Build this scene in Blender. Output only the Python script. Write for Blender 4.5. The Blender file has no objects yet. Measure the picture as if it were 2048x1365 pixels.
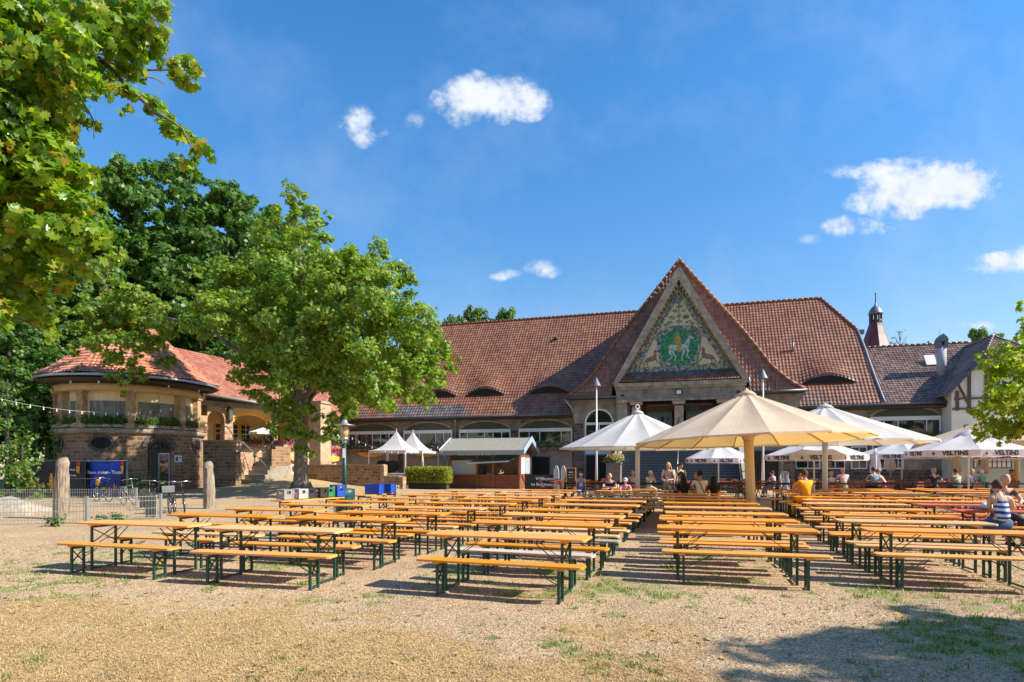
import bpy, math, random
import numpy as np
from mathutils import Vector, Matrix, Euler
R=math.radians
rng=np.random.default_rng(7); random.seed(7)
scene=bpy.context.scene
# ---------------------------------------------------------------- camera
EYE=1.68; FPX=1200.0
cam=bpy.data.objects.new('camera',bpy.data.cameras.new('camera')); scene.collection.objects.link(cam)
cam.location=(0,0,EYE); cam.rotation_euler=(R(90),0,0)
cam.data.sensor_width=36; cam.data.lens=FPX/2048*36
cam.data.shift_y=(930-682.5)/2048; cam.data.clip_end=3000; cam.data.clip_start=.05
scene.camera=cam
# ---------------------------------------------------------------- sun and sky
SUN_EL=R(39); SUN_DIR=Vector((.968*math.cos(SUN_EL),-.25*math.cos(SUN_EL),math.sin(SUN_EL))).normalized()
sun=bpy.data.objects.new('sun',bpy.data.lights.new('sun','SUN')); scene.collection.objects.link(sun)
sun.data.energy=4.15; sun.data.angle=R(.5); sun.data.color=(1.0,.93,.80)
sun.rotation_euler=(-SUN_DIR).to_track_quat('-Z','Y').to_euler(); sun.location=(30,-8,30)
world=bpy.data.worlds.new('World'); scene.world=world; world.use_nodes=True
def make_world():
    nt=world.node_tree; N=nt.nodes; L=nt.links; N.clear()
    out=N.new('ShaderNodeOutputWorld'); bg=N.new('ShaderNodeBackground')
    sky=N.new('ShaderNodeTexSky'); sky.sky_type='NISHITA'; sky.sun_disc=False
    sky.sun_elevation=SUN_EL; sky.sun_rotation=math.atan2(SUN_DIR.x,SUN_DIR.y)
    sky.air_density=1.0; sky.dust_density=.4; sky.ozone_density=2.0; sky.altitude=0
    hs=N.new('ShaderNodeHueSaturation'); hs.inputs['Saturation'].default_value=1.33; hs.inputs['Value'].default_value=1.0
    L.new(sky.outputs[0],hs.inputs['Color'])
    def M(op,a,b=None,c=None):
        n=N.new('ShaderNodeMath'); n.operation=op
        for i,v in enumerate((a,b,c)):
            if v is None: continue
            if isinstance(v,(int,float)): n.inputs[i].default_value=v
            else: L.new(v,n.inputs[i])
        return n.outputs[0]
    tc=N.new('ShaderNodeTexCoord'); sep=N.new('ShaderNodeSeparateXYZ'); L.new(tc.outputs['Generated'],sep.inputs[0])
    yy=M('MAXIMUM',sep.outputs[1],.05)
    cx=M('DIVIDE',sep.outputs[0],yy); cz=M('DIVIDE',sep.outputs[2],yy)
    front=M('GREATER_THAN',sep.outputs[1],.08)
    comb=N.new('ShaderNodeCombineXYZ'); L.new(cx,comb.inputs[0]); L.new(cz,comb.inputs[1])
    def noise(scale,detail,rough,off=0):
        mp=N.new('ShaderNodeMapping'); mp.inputs['Location'].default_value=(off,off*.7,0); L.new(comb.outputs[0],mp.inputs[0])
        n=N.new('ShaderNodeTexNoise'); n.inputs['Scale'].default_value=scale; n.inputs['Detail'].default_value=detail; n.inputs['Roughness'].default_value=rough
        L.new(mp.outputs[0],n.inputs['Vector']); return n.outputs['Fac']
    # warp the cloud plane a little, then sum soft blobs: (px, py, rx, ry, weight)
    w1=noise(9,3,.5,3.1); w2=noise(9,3,.5,7.7)
    wx=M('ADD',cx,M('MULTIPLY',M('SUBTRACT',w1,.5),.035)); wz=M('ADD',cz,M('MULTIPLY',M('SUBTRACT',w2,.5),.035))
    blobs=[(712,240,38,32,1.1),(728,265,36,30,1.0),(745,262,36,22,.6),(835,238,30,22,.35),(885,210,30,30,.85),(905,232,50,28,.95),(950,195,68,46,1.5),(1010,195,66,46,1.5),(1055,205,46,34,1.25),
     (1000,228,50,22,.9),(1085,540,40,20,.85),(1010,552,30,12,.6),(1850,375,120,46,1.55),(1900,370,98,48,1.6),(1800,400,78,40,1.35),(1940,365,70,38,1.3),(1770,345,110,20,1.0),(1820,324,70,13,.8),
     (1720,410,40,20,.85),(1725,455,80,20,1.05),(1830,438,40,10,.6),(1620,478,30,12,.3),(1590,450,60,12,.15),(2010,525,75,22,1.1),(2060,515,60,24,1.1),(1945,655,50,13,.75),(1100,605,110,22,.16),(960,352,40,20,.15),(1700,480,160,40,.1),(700,330,80,30,.08),(1350,470,260,40,.06)]
    acc=None
    for px,py,rx,ry,wt in blobs:
        dx=M('DIVIDE',M('SUBTRACT',wx,(px-1024)/FPX),rx*1.25/FPX); dz=M('DIVIDE',M('SUBTRACT',wz,(930-py)/FPX),ry*1.25/FPX)
        d2=M('ADD',M('MULTIPLY',dx,dx),M('MULTIPLY',dz,dz))
        v=M('MULTIPLY',M('MAXIMUM',M('SUBTRACT',1.0,d2),0.0),wt)
        acc=v if acc is None else M('MAXIMUM',acc,v)
    n1=noise(22,9,.62); n2=noise(70,6,.6,2.2)
    n3=noise(11,4,.55,5.5); det=M('ADD',M('ADD',M('MULTIPLY',M('SUBTRACT',n1,.5),2.6),M('MULTIPLY',M('SUBTRACT',n3,.5),2.0)),M('MULTIPLY',M('SUBTRACT',n2,.5),.9))
    dens=M('ADD',acc,M('MULTIPLY',det,M('MINIMUM',M('MULTIPLY',acc,2.0),1.0)))
    ramp=N.new('ShaderNodeMapRange'); ramp.interpolation_type='SMOOTHSTEP'; ramp.inputs[1].default_value=.10; ramp.inputs[2].default_value=1.45
    L.new(dens,ramp.inputs[0])
    haze=noise(3.2,5,.6,9.4)
    hz=N.new('ShaderNodeMapRange'); hz.inputs[1].default_value=.46; hz.inputs[2].default_value=.85; hz.inputs[3].default_value=0; hz.inputs[4].default_value=.22; L.new(haze,hz.inputs[0])
    fac=M('MULTIPLY',M('MAXIMUM',ramp.outputs[0],hz.outputs[0]),front)
    shade=N.new('ShaderNodeMixRGB'); L.new(n1,shade.inputs[0]); shade.inputs[1].default_value=(2.7,3.1,3.8,1); shade.inputs[2].default_value=(4.5,4.6,4.7,1)
    # tint multiplied over the sky colour, dimming the lower sky, blue most
    lo=N.new('ShaderNodeMapRange'); lo.inputs[1].default_value=.05; lo.inputs[2].default_value=.52; L.new(sep.outputs[2],lo.inputs[0]); lr=N.new('ShaderNodeMixRGB'); L.new(lo.outputs[0],lr.inputs[0]); lr.inputs[1].default_value=(.88,.70,.66,1); lr.inputs[2].default_value=(.93,1,1,1); lm=N.new('ShaderNodeMixRGB'); lm.blend_type='MULTIPLY'; lm.inputs[0].default_value=1; L.new(hs.outputs[0],lm.inputs[1]); L.new(lr.outputs[0],lm.inputs[2])
    mix=N.new('ShaderNodeMixRGB'); L.new(fac,mix.inputs[0]); L.new(lm.outputs[0],mix.inputs[1]); L.new(shade.outputs[0],mix.inputs[2])
    L.new(mix.outputs[0],bg.inputs[0]); bg.inputs[1].default_value=.122
    L.new(bg.outputs[0],out.inputs[0])
make_world()
scene.view_settings.view_transform='Standard'; scene.view_settings.look='None'; scene.view_settings.gamma=1; scene.view_settings.use_curve_mapping=False
scene.view_settings.exposure=1.0
# ---------------------------------------------------------------- helpers
C=scene.collection
def at(px,py,z):
    Y=FPX*(EYE-z)/(py-930); return Vector(((px-1024)/FPX*Y,Y,z))
def up(px,py,Y): return Vector(((px-1024)/FPX*Y,Y,EYE+(930-py)/FPX*Y))
def tag(o,label=None,cat=None,group=None,kind=None):
    if label: o['label']=label
    if cat: o['category']=cat
    if group: o['group']=group
    if kind: o['kind']=kind
    return o
def empty(name,loc=(0,0,0),rz=0,label=None,cat=None,group=None):
    o=bpy.data.objects.new(name,None); C.objects.link(o); o.location=loc; o.rotation_euler=(0,0,rz); o.empty_display_size=.2
    return tag(o,label,cat,group)
def np_mesh(name,V,F,mats=None,midx=None,smooth=False,uv=None,tri=False):
    """V (n,3); F (m,k) all faces with k corners"""
    me=bpy.data.meshes.new(name); V=np.asarray(V,np.float32); F=np.asarray(F,np.int32); n,k=F.shape
    me.vertices.add(len(V)); me.vertices.foreach_set('co',V.ravel())
    me.loops.add(n*k); me.loops.foreach_set('vertex_index',F.ravel())
    me.polygons.add(n); me.polygons.foreach_set('loop_start',np.arange(0,n*k,k,dtype=np.int32))
    if midx is not None: me.polygons.foreach_set('material_index',np.asarray(midx,np.int32))
    me.polygons.foreach_set('use_smooth',np.full(n,bool(smooth)))
    if uv is not None:
        l=me.uv_layers.new(name='UVMap'); l.data.foreach_set('uv',np.asarray(uv,np.float32)[F.ravel()].ravel())
    for m in (mats or []): me.materials.append(m)
    me.update(calc_edges=True); return me
def link(name,me,parent=None,loc=None,rot=None):
    o=bpy.data.objects.new(name,me); C.objects.link(o)
    if parent: o.parent=parent
    if loc is not None: o.location=loc
    if rot is not None: o.rotation_euler=rot
    return o
def copy_tree(o,parent=None):
    c=o.copy(); C.objects.link(c)
    if parent is not None: c.parent=parent
    for ch in o.children: copy_tree(ch,c)
    return c
class MB:
    def __init__(s): s.v=[]; s.f=[]; s.m=[]; s.s=[]
    def add(s,vs,fs,mat=0,smooth=False,M=None):
        b=len(s.v)
        if M is not None: vs=[M@Vector(p) for p in vs]
        s.v+= [tuple(p) for p in vs]
        for f in fs: s.f.append(tuple(b+i for i in f)); s.m.append(mat); s.s.append(smooth)
        return s
    def box(s,c,d,rz=0,mat=0,M=None,bev=0):
        x,y,z=d[0]/2,d[1]/2,d[2]/2; T=Matrix.Translation(c)@Matrix.Rotation(rz,4,'Z')
        if M is not None: T=M@T
        if bev:
            b=min(bev,x*.9,y*.9,z*.9); vs=[]
            for zz,in_ in ((-z,b),(-z+b,0),(z-b,0),(z,b)):
                X,Y=x-in_,y-in_; q=b if in_==0 else b*.5
                vs+=[(-X+q,-Y,zz),(X-q,-Y,zz),(X,-Y+q,zz),(X,Y-q,zz),(X-q,Y,zz),(-X+q,Y,zz),(-X,Y-q,zz),(-X,-Y+q,zz)]
            fs=[tuple(range(7,-1,-1)),tuple(range(24,32))]
            for k in range(3):
                for i in range(8): fs.append((k*8+i,k*8+(i+1)%8,k*8+8+(i+1)%8,k*8+8+i))
            return s.add(vs,fs,mat,False,T)
        vs=[(-x,-y,-z),(x,-y,-z),(x,y,-z),(-x,y,-z),(-x,-y,z),(x,-y,z),(x,y,z),(-x,y,z)]
        return s.add(vs,[(0,3,2,1),(4,5,6,7),(0,1,5,4),(1,2,6,5),(2,3,7,6),(3,0,4,7)],mat,False,T)
    def box2(s,a,b,mat=0,M=None,bev=0):
        return s.box(((a[0]+b[0])/2,(a[1]+b[1])/2,(a[2]+b[2])/2),(abs(b[0]-a[0]),abs(b[1]-a[1]),abs(b[2]-a[2])),0,mat,M,bev)
    def bar(s,p,q,w,h=None,mat=0,M=None):
        p=Vector(p);q=Vector(q);h=h or w; d=q-p; L=d.length
        if L<1e-6: return s
        rot=d.to_track_quat('Z','Y').to_matrix().to_4x4(); T=Matrix.Translation((p+q)/2)@rot
        return s.box((0,0,0),(w,h,L),0,mat,(M@T) if M is not None else T)
    def tube(s,pts,r,n=8,mat=0,smooth=True,cap=True,M=None):
        pts=[Vector(p) for p in pts]; k=len(pts); rs=r if isinstance(r,(list,tuple)) else [r]*k
        vs=[];fs=[]; prev=None
        for i,p in enumerate(pts):
            d=(pts[min(i+1,k-1)]-pts[max(i-1,0)]).normalized()
            if prev is None: a=d.orthogonal().normalized()
            else:
                a=prev-d*prev.dot(d); a=a.normalized() if a.length>1e-6 else d.orthogonal().normalized()
            prev=a; b=d.cross(a)
            for j in range(n):
                t=2*math.pi*j/n; vs.append(p+(a*math.cos(t)+b*math.sin(t))*rs[i])
        for i in range(k-1):
            for j in range(n): fs.append((i*n+j,i*n+(j+1)%n,(i+1)*n+(j+1)%n,(i+1)*n+j))
        if cap: fs.append(tuple(range(n-1,-1,-1))); fs.append(tuple((k-1)*n+j for j in range(n)))
        return s.add(vs,fs,mat,smooth,M)
    def lathe(s,prof,n=16,c=(0,0,0),mat=0,smooth=True,cap=True,M=None,a0=0,a1=2*math.pi):
        full=abs(a1-a0-2*math.pi)<1e-6; cols=n if full else n+1; vs=[];fs=[]
        for r,z in prof:
            for j in range(cols):
                t=a0+(a1-a0)*j/n; vs.append((c[0]+r*math.cos(t),c[1]+r*math.sin(t),c[2]+z))
        for i in range(len(prof)-1):
            for j in range(n): fs.append((i*cols+j,i*cols+(j+1)%cols,(i+1)*cols+(j+1)%cols,(i+1)*cols+j))
        if cap and full:
            if prof[0][0]>1e-4: fs.append(tuple(range(cols-1,-1,-1)))
            if prof[-1][0]>1e-4: fs.append(tuple((len(prof)-1)*cols+j for j in range(cols)))
        return s.add(vs,fs,mat,smooth,M)
    def ell(s,c,r,n=12,k=8,mat=0,M=None):
        prof=[(max(1e-5,math.sin(math.pi*i/k)),-math.cos(math.pi*i/k)) for i in range(k+1)]
        T=Matrix.Translation(c)@Matrix.Diagonal((r[0],r[1],r[2],1))
        return s.lathe(prof,n,mat=mat,cap=False,M=(M@T) if M is not None else T)
    def prism(s,poly,y0,y1,mat=0,M=None,side=None):
        """polygon in x-z, extruded y0..y1 (y0 towards viewer)"""
        n=len(poly); ar=sum(poly[i][0]*poly[(i+1)%n][1]-poly[(i+1)%n][0]*poly[i][1] for i in range(n))
        if ar<0: poly=poly[::-1]
        vs=[(x,y0,z) for x,z in poly]+[(x,y1,z) for x,z in poly]
        s.add(vs,[tuple(range(n)),tuple(range(2*n-1,n-1,-1))],mat,False,M)
        return s.add(vs,[((i+1)%n,i,n+i,n+(i+1)%n) for i in range(n)],mat if side is None else side,False,M)
    def build(s,name,mats,parent=None,loc=None,rot=None,uv='box',cyl_r=1.0):
        me=bpy.data.meshes.new(name); me.from_pydata(s.v,[],s.f)
        if not isinstance(mats,(list,tuple)): mats=[mats]
        for m in mats: me.materials.append(m)
        if s.f:
            me.polygons.foreach_set('material_index',s.m); me.polygons.foreach_set('use_smooth',s.s)
            l=me.uv_layers.new(name='UVMap'); data=np.zeros((len(me.loops),2),np.float32)
            for p in me.polygons:
                nn=p.normal
                for li in p.loop_indices:
                    c=me.vertices[me.loops[li].vertex_index].co
                    if abs(nn.z)>.8: data[li]=(c.x,c.y)
                    elif uv=='cyl':
                        a=math.atan2(c.y,c.x); ca=math.atan2(p.center.y,p.center.x)
                        if a-ca>math.pi: a-=2*math.pi
                        if ca-a>math.pi: a+=2*math.pi
                        data[li]=(a*cyl_r,c.z)
                    else:
                        t=Vector((-nn.y,nn.x)); t=t.normalized() if t.length>1e-6 else Vector((1,0)); data[li]=(c.x*t.x+c.y*t.y,c.z)
            l.data.foreach_set('uv',data.ravel())
        me.update(); return link(name,me,parent,loc,rot)
# ---------------------------------------------------------------- materials
MT={}
def nodes(name):
    m=bpy.data.materials.new(name); m.use_nodes=True; MT[name]=m; nt=m.node_tree
    return m,nt.nodes,nt.links,nt.nodes['Principled BSDF']
def ramp_node(N,stops,interp='LINEAR'):
    r=N.new('ShaderNodeValToRGB'); e=r.color_ramp.elements; r.color_ramp.interpolation=interp
    while len(e)<len(stops): e.new(.5)
    for i,(p,c) in enumerate(stops): e[i].position=p; e[i].color=(*c,1)
    return r
def simple(name,col,rough=.6,metal=0,var=.12,scale=6,bump=0,bscale=40,spec=.5,col2=None,coord='Object',stretch=None):
    m,N,L,P=nodes(name); P.inputs['Roughness'].default_value=rough; P.inputs['Metallic'].default_value=metal; P.inputs['Specular IOR Level'].default_value=spec
    tc=N.new('ShaderNodeTexCoord'); src=tc.outputs[coord]
    if stretch: mp=N.new('ShaderNodeMapping'); mp.inputs['Scale'].default_value=stretch; L.new(src,mp.inputs[0]); src=mp.outputs[0]
    n=N.new('ShaderNodeTexNoise'); n.inputs['Scale'].default_value=scale; n.inputs['Detail'].default_value=6; n.inputs['Roughness'].default_value=.6; L.new(src,n.inputs['Vector'])
    a=tuple(max(0,c*(1-var)) for c in col); b=tuple(min(1,c*(1+var)) for c in (col2 or col))
    r=ramp_node(N,[(.3,a),(.7,b)]); L.new(n.outputs['Fac'],r.inputs[0]); L.new(r.outputs[0],P.inputs['Base Color'])
    if bump:
        n2=N.new('ShaderNodeTexNoise'); n2.inputs['Scale'].default_value=bscale; n2.inputs['Detail'].default_value=5; L.new(src,n2.inputs['Vector'])
        bp=N.new('ShaderNodeBump'); bp.inputs['Strength'].default_value=bump; bp.inputs['Distance'].default_value=.02; L.new(n2.outputs['Fac'],bp.inputs['Height']); L.new(bp.outputs[0],P.inputs['Normal'])
    return m
def stone(name,c1,c2,c3,mortar,bw=.46,bh=.21):
    m,N,L,P=nodes(name); P.inputs['Roughness'].default_value=.85
    uv=N.new('ShaderNodeUVMap'); nz=N.new('ShaderNodeTexNoise'); nz.inputs['Scale'].default_value=1.3; nz.inputs['Detail'].default_value=2; L.new(uv.outputs[0],nz.inputs['Vector'])
    mx=N.new('ShaderNodeMixRGB'); mx.blend_type='LINEAR_LIGHT'; mx.inputs[0].default_value=.06; L.new(uv.outputs[0],mx.inputs[1]); L.new(nz.outputs['Color'],mx.inputs[2])
    br=N.new('ShaderNodeTexBrick'); br.inputs['Scale'].default_value=1; br.inputs['Brick Width'].default_value=bw; br.inputs['Row Height'].default_value=bh; br.inputs['Mortar Size'].default_value=.014; br.inputs['Mortar Smooth'].default_value=.3
    br.offset=.37; br.squash=.7; br.squash_frequency=3; br.inputs['Bias'].default_value=0; L.new(mx.outputs[0],br.inputs['Vector'])
    br.inputs['Color1'].default_value=(0,0,0,1); br.inputs['Color2'].default_value=(1,1,1,1); br.inputs['Mortar'].default_value=(.5,.5,.5,1)
    r=ramp_node(N,[(0,c1),(.35,c2),(.7,c3),(1,c1)]); L.new(br.outputs['Color'],r.inputs[0])
    n2=N.new('ShaderNodeTexNoise'); n2.inputs['Scale'].default_value=9; n2.inputs['Detail'].default_value=8; n2.inputs['Roughness'].default_value=.7; L.new(uv.outputs[0],n2.inputs['Vector'])
    r2=ramp_node(N,[(.3,(.55,.52,.5)),(.72,(1.3,1.25,1.2))]); L.new(n2.outputs['Fac'],r2.inputs[0])
    mu=N.new('ShaderNodeMixRGB'); mu.blend_type='MULTIPLY'; mu.inputs[0].default_value=1; L.new(r.outputs[0],mu.inputs[1]); L.new(r2.outputs[0],mu.inputs[2])
    mm=N.new('ShaderNodeMixRGB'); L.new(br.outputs['Fac'],mm.inputs[0]); L.new(mu.outputs[0],mm.inputs[1]); mm.inputs[2].default_value=(*mortar,1)
    L.new(mm.outputs[0],P.inputs['Base Color'])
    sb=N.new('ShaderNodeMath'); sb.operation='SUBTRACT'; L.new(n2.outputs['Fac'],sb.inputs[0]); L.new(br.outputs['Fac'],sb.inputs[1])
    bp=N.new('ShaderNodeBump'); bp.inputs['Strength'].default_value=.8; bp.inputs['Distance'].default_value=.03; L.new(sb.outputs[0],bp.inputs['Height']); L.new(bp.outputs[0],P.inputs['Normal'])
    return m
def tile(name,cols,rough=.4,tw=.23,th=.33,moss=(.06,.05,.04)):
    m,N,L,P=nodes(name); P.inputs['Roughness'].default_value=rough
    uv=N.new('ShaderNodeUVMap'); sp=N.new('ShaderNodeSeparateXYZ'); L.new(uv.outputs[0],sp.inputs[0])
    cb=N.new('ShaderNodeCombineXYZ')
    for i,d in ((0,tw),(1,th)):
        a=N.new('ShaderNodeMath'); a.operation='DIVIDE'; a.inputs[1].default_value=d; L.new(sp.outputs[i],a.inputs[0])
        f=N.new('ShaderNodeMath'); f.operation='FLOOR'; L.new(a.outputs[0],f.inputs[0]); L.new(f.outputs[0],cb.inputs[i])
    wn=N.new('ShaderNodeTexWhiteNoise'); wn.noise_dimensions='2D'; L.new(cb.outputs[0],wn.inputs['Vector'])
    r=ramp_node(N,cols); L.new(wn.outputs['Value'],r.inputs[0])
    n=N.new('ShaderNodeTexNoise'); n.inputs['Scale'].default_value=.55; n.inputs['Detail'].default_value=7; n.inputs['Roughness'].default_value=.7; L.new(uv.outputs[0],n.inputs['Vector'])
    r2=ramp_node(N,[(.42,(1,1,1)),(.72,(.55,.5,.48))]); L.new(n.outputs['Fac'],r2.inputs[0])
    mu=N.new('ShaderNodeMixRGB'); mu.blend_type='MULTIPLY'; mu.inputs[0].default_value=.8; L.new(r.outputs[0],mu.inputs[1]); L.new(r2.outputs[0],mu.inputs[2])
    L.new(mu.outputs[0],P.inputs['Base Color']); return m
def leafmat(name,stops,trans=.35,tcol=(1.25,1.35,.5),rough=.45):
    m,N,L,P=nodes(name); P.inputs['Roughness'].default_value=rough
    g=N.new('ShaderNodeNewGeometry'); r=ramp_node(N,stops); L.new(g.outputs['Random Per Island'],r.inputs[0]); L.new(r.outputs[0],P.inputs['Base Color'])
    t=N.new('ShaderNodeBsdfTranslucent'); mu=N.new('ShaderNodeMixRGB'); mu.blend_type='MULTIPLY'; mu.inputs[0].default_value=1; mu.inputs[2].default_value=(*tcol,1); L.new(r.outputs[0],mu.inputs[1]); L.new(mu.outputs[0],t.inputs[0])
    mx=N.new('ShaderNodeMixShader'); mx.inputs[0].default_value=trans; L.new(P.outputs[0],mx.inputs[1]); L.new(t.outputs[0],mx.inputs[2]); L.new(mx.outputs[0],N['Material Output'].inputs[0])
    return m
def wood(name,c1,c2,rough=.45,axis=0,scale=1.0,coat=0):
    m,N,L,P=nodes(name); P.inputs['Roughness'].default_value=rough; P.inputs['Coat Weight'].default_value=coat; P.inputs['Coat Roughness'].default_value=.25
    tc=N.new('ShaderNodeTexCoord'); mp=N.new('ShaderNodeMapping'); s=[18*scale]*3; s[axis]=1.2*scale; mp.inputs['Scale'].default_value=s; L.new(tc.outputs['Object'],mp.inputs[0])
    oi=N.new('ShaderNodeObjectInfo'); va=N.new('ShaderNodeVectorMath'); va.operation='ADD'; L.new(mp.outputs[0],va.inputs[0])
    ml=N.new('ShaderNodeMath'); ml.operation='MULTIPLY'; ml.inputs[1].default_value=37; L.new(oi.outputs['Random'],ml.inputs[0]); L.new(ml.outputs[0],va.inputs[1])
    n=N.new('ShaderNodeTexNoise'); P.inputs['Specular IOR Level'].default_value=.3; n.inputs['Scale'].default_value=1; n.inputs['Detail'].default_value=5; n.inputs['Roughness'].default_value=.65; L.new(va.outputs[0],n.inputs['Vector'])
    r=ramp_node(N,[(.25,c1),(.75,c2)]); L.new(n.outputs['Fac'],r.inputs[0])
    # worn, sun-bleached and dirty patches where the varnish has gone; different on every board
    w1=N.new('ShaderNodeTexNoise'); w1.inputs['Scale'].default_value=2.2; w1.inputs['Detail'].default_value=6; w1.inputs['Roughness'].default_value=.7; v2=N.new('ShaderNodeVectorMath'); v2.operation='ADD'; L.new(tc.outputs['Object'],v2.inputs[0]); L.new(ml.outputs[0],v2.inputs[1]); L.new(v2.outputs[0],w1.inputs['Vector'])
    wr=ramp_node(N,[(.50,(0,0,0)),(.66,(.75,.75,.75))]); L.new(w1.outputs['Fac'],wr.inputs[0]); wm=N.new('ShaderNodeMixRGB'); L.new(wr.outputs[0],wm.inputs[0]); L.new(r.outputs[0],wm.inputs[1]); g_=sum(c2)/3; wm.inputs[2].default_value=(c2[0]*.55+g_*.35,c2[1]*.6+g_*.25,c2[2]*.5+g_*.25,1); r=wm
    hs=N.new('ShaderNodeHueSaturation'); mr=N.new('ShaderNodeMapRange'); mr.inputs[3].default_value=.82; mr.inputs[4].default_value=1.12; L.new(oi.outputs['Random'],mr.inputs[0]); L.new(mr.outputs[0],hs.inputs['Value'])
    mr2=N.new('ShaderNodeMapRange'); mr2.inputs[3].default_value=1.05; mr2.inputs[4].default_value=.92; L.new(oi.outputs['Random'],mr2.inputs[0]); L.new(mr2.outputs[0],hs.inputs['Saturation'])
    L.new(r.outputs[0],hs.inputs['Color']); L.new(hs.outputs[0],P.inputs['Base Color']); return m
stone('masonry',(.15,.09,.05),(.29,.175,.095),(.38,.24,.13),(.44,.34,.24))
stone('masonry_warm',(.30,.17,.09),(.48,.30,.17),(.56,.38,.23),(.50,.40,.30),.42,.2)
stone('masonry_dark',(.07,.05,.04),(.12,.09,.075),(.17,.13,.11),(.24,.22,.2),.45,.24)
simple('render_grey',(.22,.185,.145),.9,var=.3,scale=1.4,bump=.3,col2=(.30,.255,.20))
simple('render_low',(.30,.27,.24),.9,var=.2,scale=1.2,bump=.3)
simple('render_ochre',(.64,.41,.17),.85,var=.12,scale=1.5)
simple('render_cream',(.70,.58,.38),.85,var=.1,scale=1.5)
simple('render_white',(.72,.70,.62),.85,var=.07,scale=1.3)
simple('render_pink',(.60,.48,.38),.95,var=.15,scale=8,bump=.5,bscale=60)
simple('render_blue',(.36,.42,.42),.85,var=.08,scale=1.3)
simple('yellow_paint',(.80,.42,.05),.7,var=.08)
simple('sandstone',(.30,.24,.17),.85,var=.3,scale=2.5,bump=.5,col2=(.38,.31,.22))
simple('column_gold',(.36,.25,.13),.85,var=.3,scale=3,bump=.4,col2=(.46,.31,.16))
simple('sandstone_light',(.46,.32,.2),.85,var=.25,scale=3,bump=.4)
simple('white_paint',(.78,.78,.76),.45,var=.04)
simple('white_plastic',(.8,.8,.8),.35,var=.02)
simple('dark_green_panel',(.035,.055,.04),.35,var=.3,scale=.8,col2=(.06,.075,.05))
simple('door_green',(.09,.14,.10),.5,var=.15)
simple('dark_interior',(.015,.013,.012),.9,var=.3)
simple('dark_wood',(.05,.03,.02),.6,var=.3,stretch=(2,2,14))
simple('gutter_zinc',(.12,.12,.12),.45,metal=.6,var=.2)
simple('zinc_light',(.42,.44,.46),.4,metal=.7,var=.1)
simple('white_roughcast',(.42,.43,.45),.9,var=.1,scale=12,bump=.4)
simple('lead_grey',(.16,.18,.2),.5,metal=.3,var=.2)
simple('timber_beam',(.12,.07,.045),.8,var=.25,scale=8)
simple('planter_stone',(.17,.155,.12),.9,var=.3,scale=4,bump=.4)
simple('concrete',(.36,.34,.3),.9,var=.2,scale=4,bump=.4)
simple('stair_slate',(.075,.078,.082),.6,var=.25,scale=5)
simple('stair_stone',(.30,.26,.2),.9,var=.25,scale=5,bump=.3)
simple('green_metal',(.012,.062,.04),.42,var=.25,scale=12)
simple('black_metal',(.012,.012,.013),.45,var=.2)
simple('rubber',(.012,.012,.012),.8,var=.2)
simple('chrome',(.6,.6,.62),.25,metal=1,var=.03)
simple('galvanised',(.40,.42,.40),.45,metal=.6,var=.15,scale=15)
simple('weathered_grey_wood',(.26,.25,.2),.9,var=.3,scale=3,stretch=(9,9,1),bump=.5)
simple('trunk_wood',(.22,.165,.115),.9,var=.4,scale=3,stretch=(7,7,1),bump=1,bscale=10,col2=(.33,.26,.19))
simple('bark',(.13,.105,.08),.95,var=.4,scale=4,stretch=(5,5,1.2),bump=1,bscale=8,col2=(.2,.165,.13))
simple('bark_dark',(.05,.042,.033),.95,var=.4,scale=4,stretch=(5,5,1.2),bump=.8,bscale=8)
simple('canvas_cream',(.74,.61,.37),.8,var=.05,scale=2)
simple('canvas_white',(.72,.72,.72),.7,var=.04,scale=2)
simple('cream_metal',(.62,.48,.29),.45,var=.06)
simple('off_white_metal',(.66,.64,.6),.4,var=.05)
simple('letter_black',(.015,.015,.018),.5,var=.05)
simple('letter_red',(.20,.05,.035),.5,var=.05)
simple('letter_white',(.8,.8,.78),.5,var=.03)
simple('blue_banner',(.006,.03,.28),.5,var=.35,scale=1.6,col2=(.01,.05,.42))
simple('black_banner',(.012,.012,.02),.5,var=.4,scale=3)
simple('banner_yellow',(.75,.38,.03),.5,var=.2,scale=9)
simple('banner_red',(.55,.04,.02),.5,var=.2,scale=9)
simple('banner_flesh',(.36,.14,.08),.6,var=.4,scale=14)
simple('banner_green',(.012,.035,.022),.5,var=.3)
simple('plastic_blue',(.012,.07,.42),.4,var=.1)
simple('plastic_green',(.02,.22,.07),.4,var=.1)
simple('plastic_grey',(.30,.28,.25),.5,var=.1)
simple('plastic_white',(.45,.43,.40),.5,var=.06)
simple('plastic_dark',(.03,.028,.03),.4,var=.2)
simple('bin_bag',(.01,.07,.08),.3,var=.4,scale=9,bump=1,bscale=14)
simple('label_white',(.75,.76,.78),.5,var=.03)
simple('sign_blue',(.45,.55,.72),.4,var=.05)
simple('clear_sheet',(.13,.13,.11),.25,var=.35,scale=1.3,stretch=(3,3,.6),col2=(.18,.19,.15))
simple('silver_board',(.42,.43,.46),.4,var=.08,stretch=(1,1,20))
simple('roof_felt',(.27,.25,.21),.9,var=.12,scale=5)
simple('grey_boards',(.34,.36,.36),.7,var=.2,stretch=(12,1,1))
simple('chalk',(.05,.05,.05),.8,var=.4,scale=10)
simple('terracotta',(.4,.14,.07),.8,var=.15)
simple('boulder',(.36,.30,.24),.95,var=.3,scale=5,bump=1,bscale=9)
simple('sun_stone',(.36,.32,.27),.95,var=.2,bump=.6)
wood('orange_wood',(.74,.25,.018),(.90,.37,.045),.5,0)
wood('orange_pale',(.66,.34,.12),(.82,.48,.2),.5,0)
wood('grey_bench',(.40,.33,.27),(.58,.49,.40),.5,0)
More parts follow.
